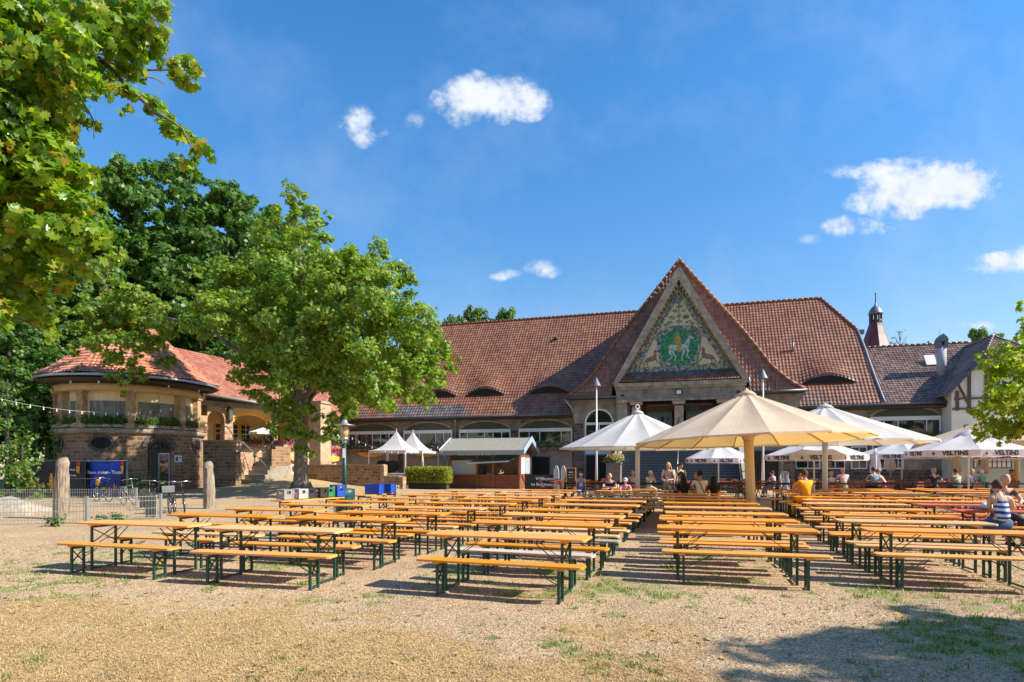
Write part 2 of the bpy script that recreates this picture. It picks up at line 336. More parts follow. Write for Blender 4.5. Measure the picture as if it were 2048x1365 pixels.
wood('red_wood',(.50,.065,.03),(.66,.11,.05),.45,0)
wood('edge_wood',(.72,.30,.07),(.85,.40,.12),.5,0)
wood('kiosk_wood',(.17,.05,.022),(.28,.09,.04),.55,0,.6)
wood('kiosk_post',(.22,.075,.035),(.33,.12,.055),.55,2,.6)
wood('garden_wood',(.30,.07,.03),(.42,.11,.05),.5,0)
T_RED=[(0,(.20,.078,.042)),(.3,(.245,.10,.053)),(.6,(.27,.116,.062)),(.9,(.31,.145,.082)),(1,(.205,.083,.046))]
tile('tile_maroon',[(0,(.13,.03,.03)),(1,(.19,.05,.045))],.4)
tile('tile_red',T_RED,.46)
tile('tile_grey',[(0,(.09,.08,.08)),(.5,(.14,.125,.12)),(1,(.19,.17,.16))],.4)
tile('tile_brown',[(0,(.13,.075,.06)),(.5,(.20,.125,.10)),(1,(.28,.19,.155))],.42,.2,.27)
tile('tile_orange',[(0,(.42,.16,.085)),(.5,(.52,.22,.125)),(1,(.60,.30,.19))],.55)
tile('tile_pink',[(0,(.31,.11,.075)),(.5,(.39,.15,.10)),(1,(.45,.20,.14))],.5)
leafmat('leaf_maple',[(0,(.10,.21,.022)),(.4,(.19,.33,.03)),(.75,(.29,.41,.035)),(.93,(.42,.42,.045)),(1,(.50,.30,.06))],.55,rough=.33)
leafmat('leaf_mid',[(0,(.06,.14,.02)),(.45,(.10,.20,.028)),(.8,(.16,.26,.035)),(.97,(.24,.27,.045)),(1,(.34,.2,.06))],.42)
leafmat('leaf_dark',[(0,(.05,.13,.026)),(.5,(.085,.19,.035)),(.85,(.14,.25,.042)),(1,(.2,.29,.05))],.42)
leafmat('leaf_yard',[(0,(.10,.20,.026)),(.35,(.18,.30,.038)),(.75,(.27,.39,.05)),(.93,(.37,.42,.065)),(1,(.48,.32,.09))],.5)
leafmat('leaf_right',[(0,(.14,.24,.012)),(.5,(.24,.34,.018)),(1,(.42,.42,.03))],.55)
leafmat('leaf_hedge',[(0,(.16,.22,.02)),(.6,(.34,.36,.035)),(1,(.5,.44,.06))],.4)
leafmat('leaf_box',[(0,(.03,.09,.015)),(.6,(.07,.15,.025)),(1,(.14,.2,.04))],.3)
leafmat('petal_pink',[(0,(.55,.05,.14)),(.5,(.75,.12,.22)),(1,(.8,.28,.34))],.3,(1,1,1))
leafmat('petal_red',[(0,(.28,.03,.02)),(1,(.5,.06,.04))],.3,(1,1,1))
leafmat('petal_yellow',[(0,(.6,.35,.03)),(.5,(.7,.5,.05)),(1,(.5,.1,.04))],.3,(1,1,1))
leafmat('grass_blade',[(0,(.10,.17,.03)),(.45,(.2,.26,.05)),(.75,(.38,.35,.12)),(1,(.55,.43,.2))],.35,(1.1,1.1,.7))
leafmat('straw_blade',[(0,(.40,.26,.11)),(.5,(.53,.36,.165)),(1,(.64,.46,.24))],.2,(1,1,.8))
def glass(name,col=(.02,.025,.02),rough=.03):
    m,N,L,P=nodes(name); P.inputs['Base Color'].default_value=(*col,1); P.inputs['Roughness'].default_value=rough; P.inputs['Specular IOR Level'].default_value=.9
    tc=N.new('ShaderNodeTexCoord'); n=N.new('ShaderNodeTexNoise'); n.inputs['Scale'].default_value=.9; n.inputs['Detail'].default_value=2; L.new(tc.outputs['Object'],n.inputs['Vector'])
    bp=N.new('ShaderNodeBump'); bp.inputs['Strength'].default_value=.12; bp.inputs['Distance'].default_value=.05; L.new(n.outputs['Fac'],bp.inputs['Height']); L.new(bp.outputs[0],P.inputs['Normal']); return m
glass('window_glass'); glass('lamp_glass',(.55,.38,.14),.2)
# ---------------------------------------------------------------- lettering
def text_obj(name,s,size,matl,parent,M,depth=.004,bold=0.0,align='CENTER',sx=1.0):
    cu=bpy.data.curves.new(name,'FONT'); cu.body=s; cu.size=size; cu.extrude=depth; cu.align_x=align; cu.align_y='CENTER'; cu.offset=bold; cu.resolution_u=2
    o=bpy.data.objects.new(name,cu); me=bpy.data.meshes.new_from_object(o); bpy.data.objects.remove(o); bpy.data.curves.remove(cu)
    me.transform(M@Matrix.Diagonal((sx,1,1,1))); me.materials.clear(); me.materials.append(matl); me.name=name
    return link(name,me,parent)
def frame_M(o,xdir,zdir=(0,0,1)):
    """matrix whose x runs along the writing, y up, z out of the face"""
    x=Vector(xdir).normalized(); y=Vector(zdir).normalized(); z=x.cross(y).normalized(); y=z.cross(x)
    m=Matrix(((x.x,y.x,z.x,o[0]),(x.y,y.y,z.y,o[1]),(x.z,y.z,z.z,o[2]),(0,0,0,1))); return m
# ================================================================ the hall
TH=R(16.6); HX,HY=11.69,42.0
def hall_pt(u,w,z=0):
    return Vector((HX+u*math.cos(TH)+w*math.sin(TH),HY-u*math.sin(TH)+w*math.cos(TH),z))
def tile_roof(name,P,Nf,ulen,vlen,inside,mats,parent,tw=.23,th=.33,pick=None,amp=.036,step=.032,u0=0,v0=0,smooth=False):
    nu=int(round(ulen/tw)); nv=int(round(vlen/th)); q=4
    us=u0+np.arange(nu*q+1)*tw/q; vs=[];hs=[]
    for k in range(nv):
        vs+= [v0+k*th,v0+(k+1)*th-.003]; hs+=[step,0]
    vs=np.array(vs); hs=np.array(hs)
    U,V=np.meshgrid(us,vs); H=np.repeat(hs[:,None],len(us),1)
    ph=(U/tw)%1.0; H=H+amp*(.5+.5*np.cos(2*np.pi*ph))
    Pp=P(U,V); Nn=Nf(U,V); X=Pp+Nn*H[...,None]
    nc=len(us); rr,cc=np.meshgrid(np.arange(len(vs)-1),np.arange(nc-1),indexing='ij')
    tu=u0+(cc//q+.5)*tw; tv=v0+(rr//2+.5)*th
    keep=inside(tu,tv)
    i0=(rr*nc+cc)[keep]; F=np.stack([i0,i0+1,i0+nc+1,i0+nc],1)
    mi=None
    if pick is not None: mi=pick(tu,tv)[keep].astype(np.int32)
    uvx=np.stack([U.ravel(),V.ravel()],1)
    # shift UV rows so both edges of a course share one tile cell
    uvy=np.repeat(np.arange(len(vs))//2*th+th*.5+v0,nc); uvx[:,1]=uvy
    me=np_mesh(name,X.reshape(-1,3),F,mats,mi,smooth,uvx)
    return link(name,me,parent)
def ridge_tiles(mb,pts,r=.11,seg=.38,mat=0):
    pts=[Vector(p) for p in pts]
    for a,b in zip(pts[:-1],pts[1:]):
        n=max(1,int((b-a).length/seg))
        for i in range(n):
            p=a.lerp(b,i/n); q=a.lerp(b,(i+1)/n); mb.tube([p,q+(q-p)*.06],[r*1.15,r*.88],8,mat)
hall=empty('restaurant_hall',hall_pt(0,0),-TH,'long stone hall under a red tiled roof with a mosaic gable at its centre','restaurant')
# --- main walls -----------------------------------------------------------
WIN=[(-26.9,-22.3),(-21.75,-17.45),(-16.85,-12.6),(-11.95,-7.75)]
RWIN=[(7.2,10.9),(12.1,16.1)]
def wall_run(mb,u0,u1,wins,sill,head,top,w0,w1,arch=True):
    mb.box2((u0,w0,0),(u1,w1,sill)); edges=[u0]
    for a,b in wins: edges+= [a,b]
    edges.append(u1)
    for i in range(0,len(edges),2):
        if edges[i+1]-edges[i]>.01: mb.box2((edges[i],w0,sill),(edges[i+1],w1,head))
    mb.box2((u0,w0,head),(u1,w1,top))
w=MB(); wall_run(w,-27.2,-7.4,WIN,3.15,4.45,5.9,1.0,1.5); w.build('wall',MT['render_grey'],hall)
w=MB(); wall_run(w,7.0,16.7,RWIN,3.5,4.75,6.0,1.0,1.5); w.build('wall',MT['render_grey'],hall)
for a,b in ((-7.4,-4.2),(4.2,7.4)):
    w=MB(); w.box2((a,.0,0),(b,.6,3.1)); s_=-1 if a<0 else 1; c=s_*5.6
    w.box2((min(a,c-1.05),0,3.1),(c-1.05,.6,4.7)); w.box2((c+1.05,0,3.1),(b,.6,4.7))
    w.box2((a,0,5.85),(b,.6,6.6))
    # spandrels round the arch
    n=12; arc=[(c+1.05*math.cos(math.pi*i/n),4.7+1.05*math.sin(math.pi*i/n)) for i in range(n+1)]
    for i in range(n):
        (x0,z0),(x1,z1)=arc[i],arc[i+1]; w.prism([(x0,z0),(x0,5.85),(x1,5.85),(x1,z1)],0,.6)
    if a<c-1.05: w.box2((a,0,4.7),(c-1.05,.6,5.85))
    if c+1.05<b: w.box2((c+1.05,0,4.7),(b,.6,5.85))
    w.build('wall',MT['render_grey'],hall)
# flared sides under the eaves corners of the gable roof
for s_ in (-1,1):
    w=MB(); w.prism([(s_*7.4,4.9),(s_*7.4,6.55),(s_*8.15,6.55),(s_*7.75,5.9)],.05,.8)
    w.build('eaves_bracket',MT['render_grey'],hall)
# stone piers between the windows, wall base stones
for p_,q_ in [((a-.02,.93,0),(b+.02,1.05,4.4)) for a,b in ((-27.3,-26.95),(-22.25,-21.8),(-17.4,-16.9),(-12.55,-12.0),(-7.7,-7.4))]+[((a,.93,0),(b,1.05,4.7)) for a,b in ((10.95,12.0),(16.2,16.72))]+[((7.4,.95,0),(10.9,1.02,1.35)),((12.05,.95,0),(16.2,1.02,1.35))]:
    w=MB(); w.box2(p_,q_); w.build('stone_pier',MT['masonry_dark'],hall)
for s_ in (-1,1):
    for lo,hi in ((6.75,7.42),(4.3,4.5)):
        a,b=sorted((s_*lo,s_*hi)); w=MB(); w.box2((a,-.06,0),(b,.05,4.7)); w.build('stone_pier',MT['masonry_dark'],hall)
# lower floor plaster with openings
w=MB(); w.box2((-27.2,.96,.0),(-7.75,1.03,2.75)); w.build('base_wall',MT['render_low'],hall)
w=MB()
for a,b in WIN: w.box2((a-.1,.75,2.9),(b+.1,1.0,3.12))
w.box2((-27.2,.9,2.72),(-7.5,1.0,2.9)); w.build('sill_band',MT['concrete'],hall)
for a,b in WIN[:3]:
    c=(a+b)/2; n=12; poly=[(c-1.25,2.72)]+[(c-1.25*math.cos(math.pi*i/n),2.7-.38*math.sin(math.pi*i/n)) for i in range(n+1)]+[(c+1.25,2.72)]
    w=MB(); w.prism(poly,.72,.94); w.build('corbel',MT['yellow_paint'],hall)
# dark service opening behind the kiosk and doorways
def opening(u0,u1,z0,z1,wf,name='service_opening'):
    o=MB(); o.box2((u0,wf-.02,z0),(u1,wf+.02,z1)); d=o.build(name,MT['dark_interior'],hall)
    f=MB(); t=.07
    for a,b in (((u0-t,z0),(u0,z1)),((u1,z0),(u1+t,z1)),((u0-t,z1),(u1+t,z1+t))): f.box2((a[0],wf-.05,a[1]),(b[0],wf+.03,b[1]))
    f.build('frame',MT['gutter_zinc'],d); return d
opening(-11.9,-9.5,.1,2.25,.94); opening(-6.5,-4.75,.05,2.35,-.08,'doorway'); opening(4.9,6.4,.05,2.6,-.08,'doorway')
# ground-floor windows of the right wing
for a,b,z0,z1 in ((7.6,9.1,1.4,2.9),(9.4,10.6,1.4,2.9),(10.95,11.9,1.4,2.9),(12.2,12.95,1.4,3.0),(13.35,14.0,1.4,3.0)):
    f=MB(); f.box2((a,.85,z0),(b,.99,z1)); fr=f.build('window',MT['white_paint'],hall)
    g=MB(); mid=(a+b)/2
    g.box2((a+.07,.835,z0+.08),(mid-.03,.845,z1-.08)); g.box2((mid+.03,.835,z0+.08),(b-.07,.845,z1-.08)); g.build('pane',MT['window_glass'],fr)
# --- big windows with segmental tympanum ----------------------------------
def hall_window(a,b,z0,z1,rise,kind=0):
    fr=MB(); W=.9
    fr.box2((a,W,z1-.24),(b,W+.22,z1+.02)); fr.box2((a,W,z0),(b,W+.12,z0+.08))
    n=5 if b-a<4.25 else 6; xs=[a+(b-a)*i/n for i in range(n+1)]
    if b-a>4.0: xs.pop(len(xs)//2 if kind else 2)
    for i,x in enumerate(xs):
        t=.05 if 0<i<len(xs)-1 else .09
        x=min(max(x,a+t/2),b-t/2); fr.box2((x-t/2,W+.012,z0+.08),(x+t/2,W+.11,z1-.24))
    win=fr.build('window',MT['white_paint'],hall)
    g=MB(); g.box2((a+.02,W+.085,z0+.06),(b-.02,W+.095,z1-.2)); g.build('pane',MT['window_glass'],win)
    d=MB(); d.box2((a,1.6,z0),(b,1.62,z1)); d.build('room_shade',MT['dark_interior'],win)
    # near-black sheet behind the pane paints in the darkness of the room
    m=20; c=(a+b)/2; hw=(b-a)/2-.05
    arc=[(c-hw*math.cos(math.pi*i/m),z1+.02+rise*(math.sin(math.pi*i/m)**1.25)) for i in range(m+1)]
    t=MB(); t.prism(arc,.955,1.005); t.build('tympanum',MT['dark_green_panel'],win)
    e=MB()
    for (x0,q0),(x1,q1) in zip(arc[:-1],arc[1:]): e.bar((x0,.93,q0+.03),(x1,.93,q1+.03),.06,.14)
    e.build('moulding',MT['sandstone'],win)
for i,(a,b) in enumerate(WIN): hall_window(a,b,3.18,4.45,.62,i%2)
for a,b in RWIN: hall_window(a,b,3.55,4.8,.62,1)
# arched windows of the two stair wings
for s_ in (-1,1):
    c=s_*5.6; fr=MB(); n=14
    for i in range(n):
        p=[(c+1.0*math.cos(math.pi*k/n),.05,4.7+1.0*math.sin(math.pi*k/n)) for k in (i,i+1)]; fr.bar(p[0],p[1],.12,.12)
    fr.box2((c-1.06,.0,4.58),(c+1.06,.14,4.76)); fr.box2((c-1.05,.02,3.1),(c-.95,.13,4.6)); fr.box2((c+.95,.02,3.1),(c+1.05,.13,4.6)); fr.box2((c-.04,.03,3.1),(c+.04,.12,4.6)); fr.box2((c-1.05,.0,3.05),(c+1.05,.14,3.16))
    win=fr.build('arched_window',MT['white_paint'],hall)
    g=MB(); g.box2((c-.96,.1,3.12),(c+.96,.11,4.6)); g.prism([(c+.97*math.cos(math.pi*k/n),4.72+.97*math.sin(math.pi*k/n)) for k in range(n+1)],.1,.11); g.build('pane',MT['window_glass'],win)
# notice boards hung over the two side doors
for a,b,z0,z1,wf in ((-6.6,-4.7,2.45,3.05,-.14),(14.3,16.0,2.2,2.95,.8)):
    f=MB(); f.box2((a,wf,z0),(b,wf+.05,z1)); f.build('blank_board',MT['sign_blue'],hall)
# --- portal ---------------------------------------------------------------
w=MB(); w.box2((-4.15,-.1,0),(-3.35,.5,6.3)); w.box2((3.35,-.1,0),(4.15,.5,6.3)); w.box2((-4.3,-.62,6.22),(4.3,.5,7.4)); w.box2((-4.15,-.2,0),(4.15,.5,2.9))
w.build('portal_wall',MT['render_grey'],hall)
w=MB(); w.box2((-4.4,-.85,7.14),(4.4,-.6,7.42)); w.box2((-4.36,-.74,6.98),(4.36,-.6,7.16)); w.box2((-4.2,-.68,6.14),(4.2,-.5,6.24)); w.build('cornice',MT['sandstone'],hall)
for i in range(7):
    c=-3.15+i*1.05; f=MB(); 
    for a,b in (((c-.36,6.42),(c+.36,6.49)),((c-.36,6.9),(c+.36,6.97)),((c-.36,6.49),(c-.29,6.9)),((c+.29,6.49),(c+.36,6.9))): f.box2((a[0],-.67,a[1]),(b[0],-.61,b[1]))
    p=f.build('relief_panel',MT['render_grey'],hall)
f=MB(); f.box2((-.2,-.8,6.5),(.2,-.66,6.86)); p=f.build('floodlight',MT['black_metal'],hall); f=MB(); f.box2((-.15,-.815,6.55),(.15,-.802,6.8)); f.build('lens',MT['label_white'],p)
w=MB(); w.box2((-3.35,1.3,2.9),(3.35,1.4,6.2)); w.box2((-3.35,.5,6.15),(3.35,1.4,6.25)); w.build('loggia_wall',MT['dark_interior'],hall)
def door(u0,u1):
    f=MB(); z0,z1=2.9,6.0; f.box2((u0,.55,z0),(u1,.62,z1)); d=f.build('door',MT['door_green'],hall)
    g=MB(); n=4; ww=(u1-u0)/n
    for i in range(n):
        for zz in (4.3,4.75): 
            h=.36; g.box2((u0+ww*i+.12,.535,zz),(u0+ww*(i+1)-.12,.545,zz+h))
    g.build('pane',MT['window_glass'],d)
    f=MB()
    for i in range(n+1): f.box2((u0+ww*i-.025,.52,z0),(u0+ww*i+.025,.56,z1))
    f.box2((u0,.515,5.3),(u1,.56,5.42)); f.build('rail',MT['door_green'],d)
door(-2.25,-.5); door(.5,2.25)
for c in (-2.9,0,2.9):
    f=MB(); f.box((c,-.3,4.35),(.62,.5,2.9),bev=.05); f.box((c,-.32,5.95),(.8,.62,.14)); f.box((c,-.32,6.06),(.9,.66,.1)); col=f.build('column',MT['sandstone_light'],hall)
    f=MB(); f.lathe([(.1,0),(.12,.1),(.07,.3),(.08,.42),(.05,.55),(0,.6)],8,(c,-.6,4.35)); f.build('figure',MT['lead_grey'],col)
for c in (-3.85,3.85):
    f=MB(); f.box((c,-.5,3.0),(.66,.6,6.0),bev=.08); f.lathe([(.33,0),(.42,.1),(.44,.22),(.36,.3),(0,.32)],14,(c,-.5,6.0)); pl=f.build('capped_pier',MT['sandstone'],hall)
    f=MB(); f.tube([(c,-.5,6.3),(c,-.55,6.5)],.03,6); f.box((c,-.6,6.58),(.22,.2,.16)); f.build('spotlight',MT['black_metal'],pl)
# stairs up to the portal
w=MB(); nst=17
for i in range(nst):
    z=2.9*(i+1)/nst; w.box2((-3.75,-5.9+.32*i,z-2.9/nst),(3.75,-.45,z))
w.build('stairs',MT['stair_slate'],hall)
w=MB()
for i in range(nst):
    z=2.9*(i+1)/nst; w.box2((-3.752,-5.935+.32*i,z-.028),(3.752,-5.9+.32*i+.02,z+.004))
w.build('step_nosing',MT['lead_grey'],hall)
for s_ in (-1,1):
    f=MB(); x0,x1=sorted((s_*3.77,s_*4.15)); n=4
    vs=[(x0,-6.1,0),(x1,-6.1,0),(x1,-.2,0),(x0,-.2,0),(x0,-6.1,.55),(x1,-6.1,.55),(x1,-.9,3.5),(x0,-.9,3.5),(x1,-.2,3.5),(x0,-.2,3.5)]
    f.add(vs,[(0,3,2,1),(0,1,5,4),(4,5,6,7),(7,6,8,9),(1,2,8,6,5),(0,4,7,9,3),(3,9,8,2)]); f.build('stair_cheek',MT['sun_stone'],hall)
    h=MB(); h.tube([(s_*3.6,-6.0,.95),(s_*3.6,-.9,3.75)],.025,6); h.tube([(s_*3.6,-6.0,.0),(s_*3.6,-6.0,.95)],.025,6); h.build('handrail',MT['green_metal'],hall)
h=MB(); h.tube([(0,-6.0,.95),(0,-.9,3.75)],.025,6); h.tube([(0,-6.0,0),(0,-6.0,.95)],.025,6); h.build('handrail',MT['zinc_light'],hall)
# --- stone triangle gable with mosaic --------------------------------------
outer=[(-4.5,7.45),(-4.2,7.4),(0,14.2),(4.2,7.4),(4.5,7.45),(.18,15.1),(0,15.25),(-.18,15.1)]
f=MB(); f.prism([(-4.52,7.42),(-4.1,7.42),(0,14.45),(0,15.3),(-.2,15.12)],-.75,2.6); f.prism([(4.52,7.42),(.2,15.12),(0,15.3),(0,14.45),(4.1,7.42)],-.75,2.6); f.build('gable_frame',MT['sandstone'],hall)
f=MB()
for s_ in (-1,1):
    a=Vector((s_*4.05,-.3,7.6)); b=Vector((0,-.3,14.3))
    for i in range(24):
        p=a.lerp(b,(i+.5)/24.5); f.box((p.x-s_*.02,-.3,p.z+.06),(.13,.5,.2))
f.build('inner_cornice',MT['sandstone'],hall)
f=MB(); f.prism([(-4.1,7.4),(4.1,7.4),(0,14.5)],.05,.5); f.build('gable_wall',MT['sandstone'],hall)
# mosaic
def mos(name,col,rough=.3,var=.35,scale=26):
    m,N,L,P=nodes(name); P.inputs['Roughness'].default_value=rough
    tc=N.new('ShaderNodeTexCoord'); v=N.new('ShaderNodeTexVoronoi'); v.inputs['Scale'].default_value=scale; L.new(tc.outputs['Object'],v.inputs['Vector'])
    sp=N.new('ShaderNodeSeparateColor'); L.new(v.outputs['Color'],sp.inputs[0]); r=ramp_node(N,col,'CONSTANT' if len(col)>2 else 'LINEAR'); L.new(sp.outputs[0],r.inputs[0]); L.new(r.outputs[0],P.inputs['Base Color']); return m
mos('mosaic_field',[(0,(.09,.13,.05)),(.2,(.16,.20,.07)),(.4,(.30,.28,.12)),(.58,(.50,.40,.20)),(.74,(.05,.11,.12)),(.82,(.24,.24,.11))],scale=8)
mos('mosaic_border',[(0,(.04,.06,.2)),(.3,(.08,.11,.26)),(.42,(.42,.34,.18)),(.64,(.12,.18,.09)),(.82,(.36,.33,.22))],scale=9)
mos('mosaic_green',[(0,(.01,.12,.03)),(.3,(.02,.20,.04)),(.6,(.05,.28,.05)),(.85,(.01,.13,.10))],scale=9)
mos('mosaic_cream',[(0,(.54,.43,.25)),(1,(.66,.55,.34))],scale=12)
mos('mosaic_white',[(0,(.36,.42,.36)),(1,(.50,.54,.48))],scale=12)
mos('mosaic_brown',[(0,(.16,.09,.045)),(1,(.28,.17,.08))],scale=12)
mos('mosaic_gold',[(0,(.30,.19,.03)),(1,(.45,.29,.05))],scale=12)
panel=MB(); panel.prism([(-3.55,8.2),(3.5,8.2),(-.02,14.2)],-.02,.05); mosaic=panel.build('mosaic',MT['mosaic_field'],hall)
def mlayer(name,polys,matn,k):
    f=MB()
    for p in polys: f.prism(p,-.02-.012*k,-.02-.012*k+.011)
    return f.build(name,MT[matn],mosaic)
def stroke(pts,wd):
    L_=[];R_=[]
    for i,p in enumerate(pts):
        a=pts[max(i-1,0)];b=pts[min(i+1,len(pts)-1)]; d=Vector((b[0]-a[0],b[1]-a[1])).normalized(); n=Vector((-d.y,d.x)); ww=wd[i] if isinstance(wd,list) else wd
        L_.append((p[0]+n.x*ww/2,p[1]+n.y*ww/2)); R_.append((p[0]-n.x*ww/2,p[1]-n.y*ww/2))
    return [[L_[i],L_[i+1],R_[i+1],R_[i]] for i in range(len(pts)-1)]
def ring(cx,cz,r0,r1,n=40,a0=0,a1=2*math.pi):
    return [[(cx+r*math.cos(a0+(a1-a0)*t/n),cz+r*math.sin(a0+(a1-a0)*t/n)) for r,t in ((r0,i),(r0,i+1),(r1,i+1),(r1,i))] for i in range(n)]
mlayer('border_band',stroke([(-3.25,8.36),(3.2,8.36)],.18)+stroke([(-3.1,8.5),(-.05,13.7)],.2)+stroke([(3.05,8.5),(.02,13.7)],.2),'mosaic_border',1)
mlayer('cream_field',[[(-2.65,8.62),(-1.3,8.62),(-1.55,10.5),(-1.75,10.5)],[(1.3,8.62),(2.65,8.75),(2.7,8.95),(1.75,10.55),(1.5,10.4)],[(-1.3,11.15),(-1.0,11.75),(-.3,12.95),(.3,12.95),(1.0,11.75),(1.3,11.15),(.9,11.4),(0,11.45),(-.9,11.4)]],'mosaic_cream',1)
CX,CZ,CR=.0,9.95,1.27
mlayer('medallion_ring',ring(CX,CZ,CR,CR+.22),'mosaic_border',2)
mlayer('medallion',[[(CX+(CR+.01)*math.cos(2*math.pi*i/40),CZ+(CR+.01)*math.sin(2*math.pi*i/40)) for i in range(40)]],'mosaic_green',2)
mlayer('vine_work',[[(x+a*math.cos(t*1.047),z+b*math.sin(t*1.047)) for t in range(6)] for x,z,a,b in ((0,12.75,.3,.12),(-.28,12.45,.2,.12),(.28,12.45,.2,.12),(0,12.1,.18,.16),(-.45,12.0,.26,.16),(.45,12.0,.26,.16),(-.62,11.65,.25,.13),(.62,11.65,.25,.13),(0,11.7,.3,.1),(-.9,11.5,.2,.1),(.9,11.5,.2,.1))]+stroke([(0,11.5),(0,13.3)],.08),'mosaic_field',3)
# a pale stag walking right, carrying a seated figure; generic animals in the corners
stag=[[(-.72,9.95),(-.60,10.12),(-.1,10.06),(.35,10.12),(.62,10.2),(.66,9.9),(.42,9.68),(.0,9.7),(-.35,9.66),(-.62,9.7)],[(.36,10.12),(.55,10.42),(.62,10.62),(.76,10.6),(.72,10.3),(.66,9.95)],[(.58,10.5),(.62,10.68),(.8,10.66),(1.0,10.52),(.97,10.45),(.78,10.48)]]
stag+=stroke([(-.55,9.85),(-.62,9.5),(-.45,9.3),(-.78,8.98)],[.24,.14,.08,.06])+stroke([(-.45,9.8),(-.38,9.5),(-.2,9.25),(-.3,8.95)],[.24,.14,.08,.06])+stroke([(.35,9.85),(.32,9.5),(.2,9.25),(.22,8.95)],[.2,.12,.07,.06])+stroke([(.5,9.9),(.62,9.6),(.52,9.35),(.72,9.05)],[.2,.12,.07,.06])
mlayer('stag',stag,'mosaic_white',3)
ant=stroke([(.66,10.68),(.55,10.85),(.35,10.98),(.2,11.1)],.05)+stroke([(.5,10.9),(.45,11.08)],.04)+stroke([(.7,10.68),(.82,10.86),(.8,11.02),(.68,11.12)],.05)+stroke([(.82,10.88),(.93,10.95)],.04)+stroke([(.4,10.95),(.32,10.86)],.04)
mlayer('antlers',ant,'mosaic_brown',3)
mlayer('rider',[[(-.32,10.15),(-.36,10.5),(-.22,10.72),(.02,10.72),(.14,10.5),(.12,10.1)],[(-.1,10.15),(.18,10.15),(.14,9.6),(-.08,9.5),(-.14,9.8)],[(-.1+.12*math.cos(t*.785),10.86+.14*math.sin(t*.785)) for t in range(8)]],'mosaic_gold',4)
for s_ in (-1,1):
    def q(x,z): return (s_*x,z)
    d=[[q(1.5,9.15),q(1.62,9.42),q(2.2,9.25),q(2.38,9.02),q(2.2,8.92),q(1.75,9.02)],[q(1.5,9.3),q(1.55,9.68),q(1.72,9.66),q(1.74,9.36)],[q(1.42,9.66),q(1.58,9.78),q(1.74,9.72),q(1.64,9.58)],[q(1.6,9.74),q(1.58,9.98),q(1.66,9.78)]]
    d+=stroke([q(1.62,9.15),q(1.45,8.98),q(1.4,8.8)],.08)+stroke([q(2.25,9.05),q(2.42,8.85),q(2.36,8.66)],.09)+stroke([q(2.15,9.0),q(2.2,8.8),q(2.12,8.66)],.08)
    mlayer('deer',d,'mosaic_brown',3)
# little tiled canopy under the mosaic
def canopyP(U,V):
    t=V/1.1; return np.stack([U,-.05-.82*t*0-.82*(1-t),7.45+.8*t],-1)
def constN(n):
    n=np.array(n,float); n/=np.linalg.norm(n)
    return lambda U,V: np.broadcast_to(n,U.shape+(3,))
tile_roof('canopy_roof',canopyP,constN((0,-.8,.82)),8.1,1.1,lambda u,v:abs(u)<4.15-.55*v/1.1*1.0,[MT['tile_grey'],MT['tile_red']],hall,tw=.2,th=.22,u0=-4.05,pick=lambda u,v:(v<.5).astype(int))
# --- main roof slopes ------------------------------------------------------
EZ,RZ,EW,RW=5.45,14.6,.25,8.0
SL=math.hypot(RZ-EZ,RW-EW); sy,sz=(RW-EW)/SL,(RZ-EZ)/SL
brows=[(-19.0,1.55),(-14.95,1.55),(-9.75,1.5),(9.75,1.6)]
def brow_h(U,V):
    H=np.zeros_like(U)
    for c,hw in brows:
        v0=2.35; x=np.clip((U-c)/(hw*1.25),-1,1); prof=.5*(1+np.cos(np.pi*x))
        up_=np.where(V>=v0,np.clip(1-(V-v0)/3.3,0,1)**1.5,0)
        H=np.maximum(H,.62*prof*up_)
    return H
def mainP(U,V):
    s=V; H=brow_h(U,V); kick=.0
    return np.stack([U,EW+sy*s-H*sz*.5,EZ+sz*s+H*.9],-1)
inL=lambda u,v:(u>-27.6+4.0*v/SL)&(u<.2)
edge=[(0,12.45),(7.2,12.2),(SL*.64,12.55),(SL,10.4)]
inR=lambda u,v:(u<np.interp(v,[0,SL*.25,SL*.5,SL*.66,SL],[12.75,12.55,12.45,12.3,10.45]))&(u>0)
def greyL(u,v):
    r=rng.random(u.shape); g=((v<1.35)&(u<-16.2)&(u>-22.5))&(r<.93); g|=((v<1.1)&(u<-23.2)&(u>-24.2))&(r<.8); g|=(v<.9)&(u<-24.8)&(u>-25.5)&(r<.7); g|=(u<-15.5)&(u>-16.3)&(v<.8)&(r<.5); g|=r<.006
    return g.astype(int)
def greyR(u,v):
    r=rng.random(u.shape); return (((v<1.8)&(u<9.5)&(r<.75*(1-v/2.6)))|((v<1.0)&(r<.25))|(r<.004)).astype(int)
rl=tile_roof('roof',mainP,constN((0,-sz,sy)),28,SL,inL,[MT['tile_red'],MT['tile_grey']],hall,u0=-27.8,pick=greyL)
rr=tile_roof('roof',mainP,constN((0,-sz,sy)),12.9,SL,inR,[MT['tile_red'],MT['tile_grey']],hall,u0=0,pick=greyR)
f=MB(); ridge_tiles(f,[(-23.6,RW,RZ+.05),(-1.6,RW,RZ+.05)]); ridge_tiles(f,[(-27.8,EW,EZ+.1),(-23.6,RW,RZ+.05)]); f.build('ridge_tiles',MT['tile_red'],rl)
f=MB(); ridge_tiles(f,[(1.6,RW,RZ+.05),(10.45,RW,RZ+.05),(12.35,EW+sy*SL*.66,EZ+sz*SL*.66+.05)]); f.build('ridge_tiles',MT['tile_red'],rr)
f=MB(); pts=[(np.interp(v,[0,SL*.25,SL*.5,SL*.66],[12.75,12.55,12.45,12.3])+.06,EW+sy*v-.02,EZ+sz*v+.03) for v in np.linspace(0,SL*.66,8)]
f.tube(pts,.10,6); f.build('verge_flashing',MT['lead_grey'],rr)
